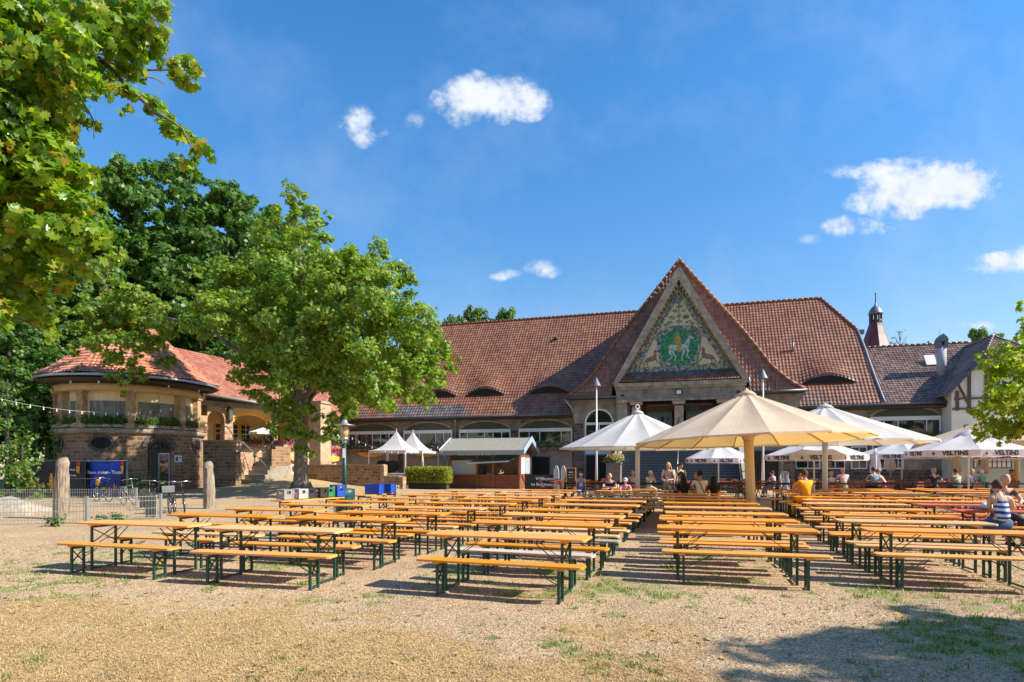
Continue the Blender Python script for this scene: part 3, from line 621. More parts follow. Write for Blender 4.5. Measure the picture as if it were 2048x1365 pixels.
f=MB(); f.box((12.62,EW+sy*SL*.66,EZ+sz*SL*.64),(.35,.4,.3)); f.build('gutter_box',MT['lead_grey'],rr)
f=MB() # hidden back slopes and gable ends so the roof is a closed body
f.add([(-27.6,2*RW-EW,EZ),(12.3,2*RW-EW,EZ),(10.4,RW,RZ-.05),(-23.6,RW,RZ-.05)],[(0,1,2,3)])
f.add([(-27.6,EW,EZ),(-27.6,2*RW-EW,EZ),(-23.6,RW,RZ-.05)],[(0,1,2)])
f.add([(12.3,EW+sy*SL*.66,EZ+sz*SL*.66),(12.3,2*RW-EW,EZ),(10.4,RW,RZ-.05)],[(0,1,2)])
f.add([(12.3,EW+.1,EZ),(12.3,2*RW-EW,EZ),(12.3,EW+sy*SL*.66,EZ+sz*SL*.66)],[(0,1,2)])
f.build('rear_roof',MT['tile_red'],hall)
for c,hw in brows:
    f=MB(); n=14; vv=2.33; y0=EW+sy*vv; z0=EZ+sz*vv
    arc=[(c-hw*1.05*math.cos(math.pi*i/n),z0+.02+.50*(.5-.5*math.cos(2*math.pi*i/n))) for i in range(n+1)]
    f.prism(arc,y0-.16,y0+.3); f.build('eyebrow_louvre',MT['dark_interior'],rl if c<0 else rr)
for u_,v_ in ((-10.1,8.9),):
    f=MB(); f.ell((u_,EW+sy*v_-.05,EZ+sz*v_+.1),(.2,.25,.16),10,6); f.build('roof_vent',MT['dark_wood'],rl)
f=MB(); f.tube([(7.9,EW+sy*5.8,EZ+sz*5.8),(7.9,EW+sy*5.8,EZ+sz*5.8+.7)],.07,8); f.build('vent_pipe',MT['lead_grey'],rr)
# --- bell-shaped gable roof -------------------------------------------------
zs=np.array([6.6,7.2,8.3,9.6,10.9,11.96,12.9,14.6,16.5]); hwz=np.array([7.9,7.0,5.92,5.08,4.2,3.42,2.7,1.4,0.0])
def wz(z): return -.55+2.15*np.clip(z-6.6,0,None)/9.9
zz=np.linspace(6.6,16.5,200); arcF=np.concatenate([[0],np.cumsum(np.hypot(np.diff(zz),np.diff(wz(zz))))])
hh=np.interp(zz,zs,hwz); arcS=np.concatenate([[0],np.cumsum(np.hypot(np.diff(zz),np.diff(hh)))])
def frontP(U,V):
    z=np.interp(V,arcF,zz); return np.stack([U,wz(z),z],-1)
hwf=lambda v:np.interp(np.interp(v,arcF,zz),zs,hwz)
gr=tile_roof('gable_roof',frontP,constN((0,-1,.2)),16.2,arcF[-1],lambda u,v:(abs(u)<hwf(v)+.02)&~((abs(u)<(15.0-np.interp(v,arcF,zz))*.57)),[MT['tile_red'],MT['tile_grey']],hall,u0=-8.05)
for s_ in (-1,1):
    def sideP(U,V,s_=s_):
        z=np.interp(V,arcS,zz); h=np.interp(z,zs,hwz); return np.stack([s_*h,wz(z)+U,z],-1)
    def sideN(U,V,s_=s_):
        z=np.interp(V,arcS,zz); dh=(np.interp(z+.3,zs,hwz)-np.interp(z-.3,zs,hwz))/np.where((z>6.9)&(z<16.2),.6,.45)
        n=np.stack([s_*np.ones_like(z),np.zeros_like(z),-dh],-1); return n/np.linalg.norm(n,axis=-1,keepdims=True)
    def inS(u,v):
        z=np.interp(v,arcS,zz); mw=np.where(z<RZ,EW+(z-EZ)*(RW-EW)/(RZ-EZ)+.4,14); return wz(z)+u<mw
    tile_roof('gable_roof_side',sideP,sideN,12.9,arcS[-1],inS,[MT['tile_red']],hall)
f=MB()
for s_ in (-1,1): ridge_tiles(f,[(s_*h,float(wz(z))-.04,z+.04) for z,h in zip(zs,hwz)],.12,.4)
ridge_tiles(f,[(0,1.6,16.52),(0,13,16.52)]); f.build('ridge_tiles',MT['tile_red'],gr)
f=MB(); f.lathe([(.07,0),(.1,.1),(.04,.2),(0,.35)],8,(0,1.55,16.5)); f.build('finial',MT['lead_grey'],gr)
# --- gutters, soffits, downpipes -------------------------------------------
f=MB(); f.tube([(-27.6,.12,5.42),(-7.5,.12,5.42)],.10,8); f.build('gutter',MT['gutter_zinc'],hall)
for pts in ([(7.6,.12,5.48),(12.7,.12,5.55),(17.0,.12,5.62)],[(-8.05,-.72,6.55),(-4.3,-.72,6.5)],[(8.05,-.72,6.55),(4.4,-.72,6.5)]): f=MB(); f.tube(pts,.095,8); f.build('gutter',MT['gutter_zinc'],hall)
for a_,b_ in (((-27.4,.2,5.22),(-7.5,1.0,5.4)),((7.5,.2,5.3),(16.9,1.0,5.45)),((-7.9,-.6,6.42),(-4.3,.0,6.52)),((4.3,-.6,6.42),(7.9,.0,6.52))): f=MB(); f.box2(a_,b_); f.build('soffit',MT['dark_wood'],hall)
for pts in ([(-8.0,-.6,6.45),(-7.45,.2,5.6),(-7.5,.8,5.3),(-7.5,.8,0)],[(-16.9,.15,5.4),(-17.15,.85,5.0),(-17.15,.85,2.9)],[(-4.25,-.65,7.3),(-4.25,-.35,6.9),(-4.25,-.2,3.0)],[(4.5,-.8,7.5),(4.6,-.5,7.0),(4.35,-.2,6.2),(4.35,-.2,3.0)]):
    f=MB(); f.tube(pts,.055,8); f.build('downpipe',MT['zinc_light'],hall)
# --- right-hand wing roof ---------------------------------------------------
S2=math.hypot(10.3-5.6,6.3-.25); y2,z2=(6.3-.25)/S2,(10.3-5.6)/S2
annex=empty('kitchen_wing',hall_pt(12.9,0),-TH,'low wing with a brown tiled roof and round chimney beside the red roof','building')
annex_o=12.9
def P2(U,V): return np.stack([U-annex_o,.25+y2*V,5.6+z2*V],-1)
inA=lambda u,v:(u>np.interp(v,[0,S2],[12.7,12.4]))&(u<np.interp(v,[0,S2],[16.6,19.7]))
ar=tile_roof('roof',P2,constN((0,-z2,y2)),8,S2,inA,[MT['tile_brown']],annex,tw=.2,th=.27,u0=12.2,amp=.022)
f=MB(); ridge_tiles(f,[(12.4-annex_o,6.3,10.33),(19.7-annex_o,6.3,10.33)],.1,.35); f.build('ridge_tiles',MT['tile_brown'],ar)
f=MB(); f.add([(12-annex_o,12.3,5.6),(20-annex_o,12.3,5.6),(20-annex_o,6.3,10.25),(12-annex_o,6.3,10.25)],[(0,1,2,3)]); f.box2((-.1,1.5,0),(6.7,12,5.5)); f.build('rear_body',MT['render_grey'],annex)
ch=MB(); q=(16.83-annex_o,3.0); ch.lathe([(.28,0),(.28,1.95)],16,(q[0],q[1],7.6)); chim=ch.build('chimney',MT['white_roughcast'],ar)
ch=MB(); ch.box2((q[0]-.29,q[1]-.29,9.5),(q[0]+.29,q[1]+.29,9.95)); ch.prism([(q[0]-.33,9.95),(q[0]+.33,9.95),(q[0]+.2,10.2),(q[0],10.38),(q[0]-.2,10.2)],q[1]-.33,q[1]+.33); ch.tube([(q[0]-.1,q[1],10.2),(q[0]-.08,q[1],10.9)],.012,5); ch.build('cap',MT['lead_grey'],chim)
ch=MB(); ch.box2((q[0]-.08,q[1]-.31,9.62),(q[0]+.08,q[1]-.295,9.86)); ch.build('smoke_vent',MT['dark_interior'],chim)
ch=MB(); vv=5.0; T=Matrix.Translation((16.55-annex_o,.25+y2*vv-.1,5.6+z2*vv+.2))@Matrix.Rotation(math.atan2(z2,y2)+.25,4,'X'); ch.box((0,0,0),(.62,.95,.08),0,0,T); sk=ch.build('skylight',MT['white_paint'],ar)
# --- spire behind ------------------------------------------------------------
sp=empty('ridge_turret',hall_pt(15.81,14),-TH,'slender eight sided red turret with an open lantern behind the wing roof','turret')
f=MB(); prof=[(2.3,7),(1.55,10.6),(1.12,11.75),(.82,12.6),(.56,13.4),(.46,13.78)]; f.lathe(prof,8,smooth=False); f.build('spire_roof',MT['tile_maroon'],sp)
f=MB()
for i in range(8):
    a=2*math.pi*(i+.5)/8; f.box((.42*math.cos(a),.42*math.sin(a),14.1),(.12,.12,.9),a)
f.lathe([(.5,0),(.5,.25)],8,(0,0,13.7)); f.build('lantern',MT['dark_wood'],sp)
f=MB(); f.lathe([(.58,0),(.55,.08),(.46,.35),(.25,.62),(.1,.75),(.06,1.0),(.04,1.7),(.09,1.75),(0,1.85)],12,(0,0,14.45)); f.build('cap',MT['lead_grey'],sp)
# --- half-timbered house on the right ----------------------------------------
tc_=19.17; hx=16.16
tim=empty('half_timbered_house',hall_pt(tc_,0),-TH,'white half-timbered gabled house with brown beams at the right edge behind the maple branch','house')
def tp(u): return u-tc_
f=MB(); f.prism([(tp(hx),0),(tp(22.2),0),(tp(22.2),6.1),(tp(20.6),8.1),(tp(17.75),8.1),(tp(hx),6.1)],-.5,8); f.build('wall',MT['render_white'],tim)
f=MB(); f.box2((tp(hx)-.01,-.55,0),(tp(22.25),-.49,3.2)); f.build('plinth_wall',MT['render_blue'],tim)
f=MB()
def beam(a,b,wd=.16): f.bar((tp(a[0]),-.55,a[1]),(tp(b[0]),-.55,b[1]),wd,.1)
beam((16.3,5.72),(22.2,5.72)); beam((16.2,5.1),(22.2,5.1)); beam((17.07,5.1),(17.07,7.55)); beam((17.95,5.1),(17.95,8.05)); beam((17.0,7.5),(21.3,7.5)); beam((16.45,5.0),(16.45,6.2)); beam((16.5,6.6),(17.1,5.2),.12); beam((19.4,5.1),(19.4,8.05)); beam((20.9,5.1),(20.9,7.5)); beam((17.95,6.4),(19.4,6.4))
for u_ in (17.07,19.4,21): f.box((tp(u_),-.56,4.98),(.24,.16,.2))
f.build('timber_frame',MT['timber_beam'],tim)
for u_ in (18.3,19.9):
    f=MB(); f.box2((tp(u_),-.6,5.85),(tp(u_)+.75,-.5,7.1)); fr=f.build('window',MT['white_paint'],tim); g=MB(); g.box2((tp(u_)+.06,-.615,5.92),(tp(u_)+.34,-.605,7.04)); g.box2((tp(u_)+.41,-.615,5.92),(tp(u_)+.69,-.605,7.04)); g.build('pane',MT['window_glass'],fr)
# ground-floor iron grilles
for u_ in (17.3,19.9):
    f=MB(); f.box2((tp(u_),-.57,1.5),(tp(u_)+1.9,-.552,2.6)); b_=f.build('grille_window',MT['label_white'],tim); g=MB()
    for i in range(9): g.bar((tp(u_)+i*.237,-.6,1.5),(tp(u_)+i*.237,-.6,2.6),.03)
    for z_ in (1.5,1.85,2.58): g.bar((tp(u_),-.6,z_),(tp(u_)+1.9,-.6,z_),.03)
    for i in range(4):
        c_=tp(u_)+.25+i*.47; g.tube([(c_+.17*math.cos(t*.524),-.62,2.2+.17*math.sin(t*.524)) for t in range(13)],.014,5)
    g.build('iron_grille',MT['black_metal'],b_)
rz_,hz_,ev=9.85,8.2,6.0
RWD=2.0
def slope(s_):
    L_=math.hypot(3.45,rz_-ev+.1)
    def P(U,V):
        t=V/L_; return np.stack([s_*(3.45*(1-t)),-.95+U,ev-.1+(rz_-ev+.1)*t],-1)
    n=(s_*(rz_-ev+.1),0,3.45)
    tile_roof('roof_slope',P,constN(n),10,L_,lambda u,v:(u>np.where(v/L_>.56,(v/L_-.56)/.44*2.6,0)),[MT['tile_brown']],tim,tw=.2,th=.27,amp=.022)
slope(-1); slope(1)
def hipP(U,V):
    L_=math.hypot(2.6,rz_-hz_); t=V/L_; return np.stack([U,-.95+2.6*t,hz_+(rz_-hz_)*t],-1)
LH=math.hypot(2.6,rz_-hz_)
tile_roof('hip_roof',hipP,constN((0,-(rz_-hz_),2.6)),4.4,LH,lambda u,v:abs(u)<1.5*(1-v/LH)+.05,[MT['tile_brown']],tim,tw=.2,th=.27,u0=-2.2,amp=.022)
f=MB(); ridge_tiles(f,[(0,1.65,rz_+.03),(0,9,rz_+.03)],.1); ridge_tiles(f,[(-1.5,-.95,hz_),(0,1.65,rz_)],.09); ridge_tiles(f,[(1.5,-.95,hz_),(0,1.65,rz_)],.09); f.build('ridge_tiles',MT['tile_brown'],tim)
f=MB(); f.bar((-3.5,-1.0,5.82),(-1.5,-1.0,8.12),.18,.1); f.build('bargeboard',MT['gutter_zinc'],tim); f=MB(); f.bar((3.5,-1.0,5.82),(1.5,-1.0,8.12),.18,.1); f.build('bargeboard',MT['gutter_zinc'],tim); f=MB(); f.tube([(-1.6,-1.02,8.12),(1.6,-1.02,8.12)],.07,8); f.build('gutter',MT['gutter_zinc'],tim)
# ================================================================ round pavilion
PX,PY=-24.6,38.9
pav=empty('round_pavilion',(PX,PY,0),0,'round stone pavilion with columns, window boxes and an orange tiled cone roof at the left','pavilion')
def polar(r,a,z): return (r*math.cos(a),r*math.sin(a),z)
PR=4.06
toCam=math.atan2(-PY,-PX)       # direction from pavilion to the camera
def ang(px):                     # azimuth on the front of the drum that the eye sees at this pixel
    k=(px-1024)/FPX; d=Vector((k,1)).normalized(); c=Vector((PX,PY)); t=d.dot(c); h2=PR**2-(c.length**2-t*t); t-=math.sqrt(max(0,h2)); p=d*t-c; return math.atan2(p.y,p.x)
f=MB(); f.lathe([(PR,0),(PR,3.55)],72,smooth=False); f.build('drum_wall',MT['masonry'],pav,uv='cyl',cyl_r=PR)
f=MB(); f.lathe([(PR+.02,3.5),(PR+.16,3.56),(PR+.2,3.78),(PR+.05,3.84),(PR-.3,3.86)],72); f.build('ledge',MT['sandstone'],pav)
f=MB(); f.lathe([(PR-.25,3.8),(PR-.25,4.1),(PR-.4,4.12)],60); f.build('parapet',MT['render_ochre'],pav)
f=MB(); f.lathe([(PR-.45,6.0),(PR+.12,6.0),(PR+.2,6.12),(PR+.1,6.42),(PR-.4,6.5)],72); f.build('ring_beam',MT['render_ochre'],pav)
f=MB(); f.lathe([(2.3,3.86),(2.3,6.1)],30); f.build('inner_wall',MT['render_ochre'],pav)
f=MB(); f.lathe([(4.9,6.68),(PR+.1,6.42),(PR-.5,6.4)],72); f.build('soffit',MT['dark_wood'],pav)
f=MB(); f.lathe([(4.98,6.78),(5.08,6.74),(5.1,6.86),(5.0,6.92)],72); f.build('gutter',MT['zinc_light'],pav)
cols_px=[122,160,262,364,397]
angs=[ang(p) for p in cols_px]
step_=abs(ang(262)-ang(160)); more=[]
a_=angs[0]-step_*0.9
for i in range(6): more.append(angs[0]-step_*(i+1)*.9)
for a in angs+more:
    f=MB(); T=Matrix.Translation(polar(PR-.12,a,0))@Matrix.Rotation(a,4,'Z'); f.box((0,0,4.95),(.42,.46,2.2),0,0,T,.05); f.box((0,0,5.98),(.54,.6,.14),0,0,T); f.box((0,0,3.98),(.56,.6,.28),0,0,T); f.build('column',MT['column_gold'],pav)
def curve_panel(a0,a1,r,z0,z1,th=.03,n=10,mat=0,wave=0):
    m=MB(); vs=[]
    for i in range(n+1):
        a=a0+(a1-a0)*i/n; rr=r+wave*math.sin(i*1.9)
        vs+= [polar(rr,a,z0),polar(rr,a,z1),polar(rr-th,a,z0),polar(rr-th,a,z1)]
    fs=[]
    for i in range(n):
        b=i*4; fs+= [(b,b+4,b+5,b+1),(b+2,b+3,b+7,b+6),(b+1,b+5,b+7,b+3),(b,b+2,b+6,b+4)]
    fs+= [(0,1,3,2),(n*4,n*4+2,n*4+3,n*4+1)]
    m.add(vs,fs,mat); return m
al=sorted(angs)
for a0,a1 in zip(al[:-1],al[1:]):
    p=curve_panel(a0,a1,PR-.3,5.45,6.02,wave=.02,n=16); pn=p.build('canvas_blind',MT['canvas_cream'],pav)
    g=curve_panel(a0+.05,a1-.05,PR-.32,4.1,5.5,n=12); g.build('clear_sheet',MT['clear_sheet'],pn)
    g=curve_panel(a0,a0+.09,PR-.29,4.05,5.5,n=4); g.v+=[]; g.build('blind_edge',MT['canvas_cream'],pn)
    g=curve_panel(a1-.07,a1,PR-.29,4.05,5.5,n=4); g.build('blind_edge',MT['canvas_cream'],pn)
# oval windows and door
def on_drum(a,dr=0): return Matrix.Translation(polar(PR+dr,a,0))@Matrix.Rotation(a+math.pi/2,4,'Z')   # x along wall, -y outwards
for px,hw in ((117,.42),(203,.52),(394,.36)):
    a=ang(px); T=on_drum(a,-.02); n=18; f=MB(); f.prism([(hw*math.cos(2*math.pi*i/n),2.95+.33*math.sin(2*math.pi*i/n)) for i in range(n)],-.06,.1,0,T); wv=f.build('oval_window',MT['dark_interior'],pav)
    f=MB(); N_=16
    for i in range(N_):
        t0=2*math.pi*i/N_; t1=t0+2*math.pi/N_*.93; e=.2
        f.prism([((hw+q)*math.cos(t)if 0 else (hw+q)*math.cos(t),2.95+(.33+q)*math.sin(t)) for q,t in ((.02,t0),(e,t0),(e,t1),(.02,t1))],-.05,.1,0,T)
    f.build('voussoir_ring',MT['masonry_dark'],wv)
    f=MB()
    for x in (-.25,0,.25): f.bar(T@Vector((x,-.09,2.66)),T@Vector((x,-.09,3.24)),.025)
    f.build('bars',MT['black_metal'],wv)
a=ang(319); T=on_drum(a,-.03); n=12
f=MB(); f.prism([(-.62,.1),(.62,.1)]+[(.62*math.cos(math.pi*i/n),2.72+.5*math.sin(math.pi*i/n)) for i in range(n+1)],-.1,.1,0,T); dr=f.build('door',MT['black_metal'],pav)
f=MB(); 
for p,q in (((-.08,.12),(-.08,2.35)),((.5,.12),(.5,2.35)),((-.08,2.35),(.5,2.35))): f.bar(T@Vector((p[0],-.14,p[1])),T@Vector((q[0],-.14,q[1])),.07)
f.build('door_frame',MT['zinc_light'],dr)
f=MB(); f.box2((-.03,-.12,.15),(.46,-.11,2.3),0,T); f.build('pane',MT['window_glass'],dr); f=MB(); f.prism([(-.5,2.62),(.5,2.62)]+[(.5*math.cos(math.pi*i/n),2.68+.38*math.sin(math.pi*i/n)) for i in range(n+1)],-.125,-.11,0,T); f.build('fanlight',MT['dark_interior'],dr)
f=MB(); f.bar(T@Vector((0,-.14,2.62)),T@Vector((0,-.14,3.06)),.03); f.bar(T@Vector((-.2,-.14,2.62)),T@Vector((-.3,-.14,2.98)),.02); f.bar(T@Vector((.2,-.14,2.62)),T@Vector((.3,-.14,2.98)),.02); f.build('glazing_bar',MT['gutter_zinc'],dr)
f=MB()
for i in range(11):
    t0=math.pi*i/11; t1=t0+math.pi/11*.92
    f.prism([(r*math.cos(t),2.72+(r-.12)*math.sin(t)) for r,t in ((.66,t0),(.98,t0),(.98,t1),(.66,t1))],-.05,.1,0,T)
f.build('voussoir_ring',MT['masonry_dark'],dr)
T=on_drum(ang(355),.02); f=MB(); f.box((0,-.03,2.05),(.5,.03,.42),0,0,T); si=f.build('house_sign',MT['label_white'],pav)
f=MB(); f.box((-.1,-.05,2.05),(.16,.012,.26),0,0,T); f.box((.12,-.05,2.12),(.1,.012,.08),0,0,T); f.build('symbol',MT['gutter_zinc'],si)
# faceted cone roof, bell cast at the foot
NF=10; RA=toCam+R(2)
prf=[(5.12,6.92),(4.4,7.38),(3.5,8.15),(2.4,9.25),(1.3,10.35),(.05,11.4)]
rl_=[0]; 
for (r0,z0),(r1,z1) in zip(prf[:-1],prf[1:]): rl_.append(rl_[-1]+math.hypot((r0-r1)*math.cos(math.pi/NF),z1-z0))
def facet(k):
    am=RA+2*math.pi*(k+.5)/NF; t=Vector((-math.sin(am),math.cos(am))); o=Vector((math.cos(am),math.sin(am)))
    rs=[p[0] for p in prf]; zs_=[p[1] for p in prf]; ca=math.cos(math.pi/NF)
    def P(U,V):
        r=np.interp(V,rl_,rs)*ca; z=np.interp(V,rl_,zs_); return np.stack([o.x*r+t.x*U,o.y*r+t.y*U,z],-1)
    def Nf(U,V):
        r=np.interp(V+.3,rl_,rs)-np.interp(V-.3,rl_,rs); z=np.interp(V+.3,rl_,zs_)-np.interp(V-.3,rl_,zs_); l=np.hypot(r,z); return np.stack([o.x*z/l,o.y*z/l,-r/l],-1)
    def ins(u,v): return abs(u)<np.interp(v,rl_,rs)*math.sin(math.pi/NF)+.03
    w_=5.12*2*math.sin(math.pi/NF)
    tile_roof('roof_facet',P,Nf,w_+.4,rl_[-1],ins,[MT['tile_orange']],pav,tw=.23,th=.32,u0=-(round(w_/.23)*.23)/2-.115,amp=.045,step=.05)
for k in range(NF): facet(k)
f=MB()
for k in range(NF):
    a=RA+2*math.pi*k/NF; ridge_tiles(f,[polar(r,a,z+.04) for r,z in prf],.1,.36)
f.build('hip_tiles',MT['tile_pink'],pav)
for px in (155,205,330,385):
    a=ang(px); f=MB(); f.tube([polar(4.5,a,6.52),polar(4.5,a,6.35)],.05,8); f.build('soffit_lamp',MT['label_white'],pav)
# flower boxes all round the ledge
def leaf_tpl(kind):
    if kind=='quad': v=np.array([(0,0,0),(.5,.42,.06),(0,1,0),(-.5,.42,.06)],float); f=[(0,1,2,3)]
    elif kind=='maple':
        p=[(0,0),(.16,.18),(.42,.05),(.38,.28),(.66,.40),(.45,.50),(.50,.78),(.26,.66),(.0,1.08),(-.26,.66),(-.50,.78),(-.45,.50),(-.66,.40),(-.38,.28),(-.42,.05),(-.16,.18)]
        v=np.array([(x,y,.10*abs(x)-.12*(y-.5)**2) for x,y in p]); f=[tuple(range(16))]
    elif kind=='star':
        p=[(0,0),(.42,.12),(.33,.42),(.6,.72),(.18,.66),(0,1.0),(-.18,.66),(-.6,.72),(-.33,.42),(-.42,.12)]
        v=np.array([(x,y,.1*abs(x)) for x,y in p]); f=[tuple(range(10))]
    return v,np.array(f)
def leaves(name,cent,size,kind,matl,parent,upbias=.5,outdir=None,obias=.0,seed=1,link_it=True,droop=0.0):
    g=np.random.default_rng(seed); n=len(cent); tv,tf=leaf_tpl(kind)
    nrm=g.normal(size=(n,3)); nrm/=np.linalg.norm(nrm,axis=1,keepdims=True); nrm[:,2]+=upbias
    if outdir is not None: nrm+=outdir*obias
    nrm/=np.linalg.norm(nrm,axis=1,keepdims=True)
    t=g.normal(size=(n,3)); t[:,2]-=droop; t-=nrm*np.sum(t*nrm,1,keepdims=True); t/=np.linalg.norm(t,axis=1,keepdims=True)
    b=np.cross(t,nrm); s=(size*(.7+.6*g.random(n)))[:,None,None] if np.isscalar(size) else (size*(.7+.6*g.random(n)))[:,None,None]
    V=cent[:,None,:]+s*(b[:,None,:]*tv[None,:,0:1]+t[:,None,:]*(tv[None,:,1:2]-.5)+nrm[:,None,:]*tv[None,:,2:3])
    k=len(tv); F=(np.arange(n)[:,None]*k+tf[0][None,:])
    me=np_mesh(name,V.reshape(-1,3),F,[matl]); 
    return link(name,me,parent) if link_it else me
def cloud_pts(n,fn): return np.array([fn() for _ in range(n)])
def pav_flowers(a0,a1,name,label,n,matl,petal,np_,seed,z=4.2):
    rt=empty(name,(PX,PY,0),0,label,'flower box',group='flower boxes round the pavilion ledge'); g=np.random.default_rng(seed)
    b=curve_panel(a0,a1,PR+.16,3.88,4.05,.3,14); b.build('planter_box',MT['concrete'],rt)
    def pts(n,dr,dz):
        a=a0+(a1-a0)*g.random(n); r=PR+.0+dr*g.normal(size=n); lump=.10*np.sin(a*41+seed)+.06*np.sin(a*97); zz_=z+lump+dz*g.normal(size=n); return np.stack([r*np.cos(a),r*np.sin(a),zz_],1)
    leaves('foliage',pts(n,.13,.13),.085,'quad',matl,rt,.6,seed=seed)
    if np_: leaves('blossom',pts(np_,.15,.12)+np.array([0,0,-.12]),.07,'quad',petal,rt,.3,seed=seed+1)
pav_flowers(ang(108),ang(156),'flower_box','leafy green flower box at the left end of the pavilion ledge',1400,MT['leaf_mid'],None,0,11)
pav_flowers(ang(163),ang(256),'flower_box','dark green flower box with few red blooms between the second and third pavilion columns',3200,MT['leaf_dark'],MT['petal_red'],160,12)
pav_flowers(ang(268),ang(362),'flower_box','green flower box above the pavilion door with scattered pink blooms',3200,MT['leaf_mid'],MT['petal_pink'],220,13)
pav_flowers(ang(366),ang(404)+.25,'flower_box','yellow and pink blooming flower box at the right end of the pavilion ledge',1800,MT['leaf_box'],MT['petal_pink'],700,14,4.15)
# ================================================================ arcade wing between pavilion and hall
A0=Vector((-20.9,40.5)); B0=Vector((-13.9,50.7)); dl=(B0-A0); AL=dl.length; aa=math.atan2(dl.y,dl.x)
arc=empty('arcade_wing',(A0.x,A0.y,0),aa,'sunlit arcade of stone arches with ochre walls linking the round pavilion to the hall','arcade')
# local x along the front, -y towards the yard
f=MB(); piers=[(-.35,.28,1),(1.5,2.1,1),(5.1,5.65,1),(8.7,9.25,1),(12.0,12.6,1)]
for a,b,_ in piers: f.box2((a,-.12,0),(b,.45,5.0))
f.build('stone_pier',MT['masonry_warm'],arc)
def arch_wall(x0,x1,zs_,rise,top,y0,y1,matl,name='arch'):
    f=MB(); n=16; c=(x0+x1)/2; hw=(x1-x0)/2
    pts=[(c-hw*math.cos(math.pi*i/n),zs_+rise*math.sin(math.pi*i/n)) for i in range(n+1)]
    for p,q in zip(pts[:-1],pts[1:]): f.prism([(p[0],p[1]),(p[0],top),(q[0],top),(q[0],q[1])],y0,y1)
    return f.build(name,matl,arc)
arch_wall(.28,1.5,4.75,.62,5.7,-.12,.45,MT['masonry_warm'])
arch_wall(2.1,5.1,4.75,.75,5.9,-.1,.4,MT['render_ochre']); arch_wall(5.65,8.7,4.75,.75,5.9,-.1,.4,MT['render_ochre']); arch_wall(9.25,12.0,4.75,.7,5.9,-.1,.4,MT['render_ochre'])
f=MB(); 
for x0,x1 in ((2.1,5.1),(5.65,8.7),(9.25,12.0)):
    n=16; c=(x0+x1)/2; hw=(x1-x0)/2-.01
    pts=[(c-hw*math.cos(math.pi*i/n),4.74+.75*math.sin(math.pi*i/n)) for i in range(n+1)]
    for p,q in zip(pts[:-1],pts[1:]): f.bar((p[0],.14,p[1]),(q[0],.14,q[1]),.05,.46)
f.build('arch_soffit',MT['yellow_paint'],arc)
f=MB(); f.box2((-.4,-.13,5.69),(12.7,.46,6.05)); f.build('upper_wall',MT['render_grey'],arc)
f=MB(); f.box2((-.4,3.0,0),(12.7,3.4,6)); bw=f.build('rear_wall',MT['render_ochre'],arc)
f=MB(); f.box2((-.4,.46,2.5),(12.7,3.0,2.85)); f.build('gallery_floor',MT['concrete'],arc)
f=MB(); f.box2((-.4,.47,5.75),(12.7,3.0,5.85)); f.build('gallery_ceiling',MT['render_cream'],arc)
for x in (.6,2.9,3.9,4.9,6.6,7.6,8.6,10.0,11.0):
    w_=.34 if x>1 else .3; f=MB(); f.box2((x-w_-.06,2.9,3.3),(x+w_+.06,3.02,4.75)); fr=f.build('window',MT['yellow_paint'],arc)
    g=MB(); g.box2((x-w_,2.87,3.36),(x+w_,2.89,4.7)); g.build('pane',MT['window_glass'],fr)
    g=MB(); g.box2((x-.02,2.84,3.36),(x+.02,2.865,4.7)); g.box2((x-w_,2.84,4.0),(x+w_,2.865,4.04)); g.box2((x-w_,2.84,4.35),(x+w_,2.865,4.38)); g.build('glazing_bar',MT['white_paint'],fr)
f=MB(); 
for a,b in ((2.1,5.1),(5.65,8.7),(9.25,12.0)): f.box2((a,-.05,.5),(b,.35,3.15))
f.build('base_wall',MT['render_pink'],arc)
f=MB(); f.box2((2.0,-.16,0),(12.3,-.051,.95)); f.build('plinth',MT['masonry_warm'],arc)
for c in (7.4,10.6):
    f=MB(); n=12; f.prism([(c-.95*math.cos(math.pi*i/n),2.35-.42*math.sin(math.pi*i/n)) for i in range(n+1)],-.3,-.05); f.build('corbel',MT['yellow_paint'],arc)
f=MB(); f.lathe([(.0,0),(.2,.02),(.26,.12),(.2,.2),(0,.22)],14,(0,0,0),M=Matrix.Translation((7.25,-.15,1.55))@Matrix.Rotation(R(90),4,'X')); f.build('wall_lamp',MT['yellow_paint'],arc)
f=MB(); f.ell((5.9,-.35,1.35),(.2,.16,.2)); f.tube([(5.75,-.1,1.2),(5.9,-.3,1.3)],.05,6); f.build('wall_lamp',MT['zinc_light'],arc)
for x in (1.8,5.38):
    f=MB(); f.box((x,-.28,5.1),(.34,.3,.75),bev=.06); f.prism([(x-.22,5.45),(x+.22,5.45),(x,5.75)],-.46,-.12); f.build('wall_lantern',MT['gutter_zinc'],arc)
# roof of the arcade wing: eave drops gently towards the hall
AS=5.6
def arcP(U,V):
    e=6.35-.85*np.clip(U,0,13)/12.7; t=V/AS; return np.stack([U,-1.05+4.4*t,e+3.5*t],-1)
pk=lambda u,v:np.zeros(u.shape)
ro=tile_roof('roof',arcP,constN((0,-3.5,4.4)),14.3,AS,lambda u,v:(u>-1.3)&(u<13.3-.1*v),[MT['tile_pink']],arc,tw=.22,th=.32,u0=-1.5,amp=.032)
f=MB(); f.add([(-1.2,3.35,9.85),(13,3.35,9.0),(13,7.5,5.8),(-1.2,7.5,6.2)],[(0,1,2,3)]); f.build('rear_roof',MT['tile_pink'],arc)
f=MB(); f.tube([(-.6,-1.12,6.36),(13.2,-1.12,5.42)],.09,8); f.build('gutter',MT['zinc_light'],arc)
f=MB(); f.add([(-.6,-1.02,6.3),(13.2,-1.02,5.36),(13.2,.3,5.75),(-.6,.3,6.05)],[(0,1,2,3)]); f.build('soffit',MT['dark_wood'],arc)
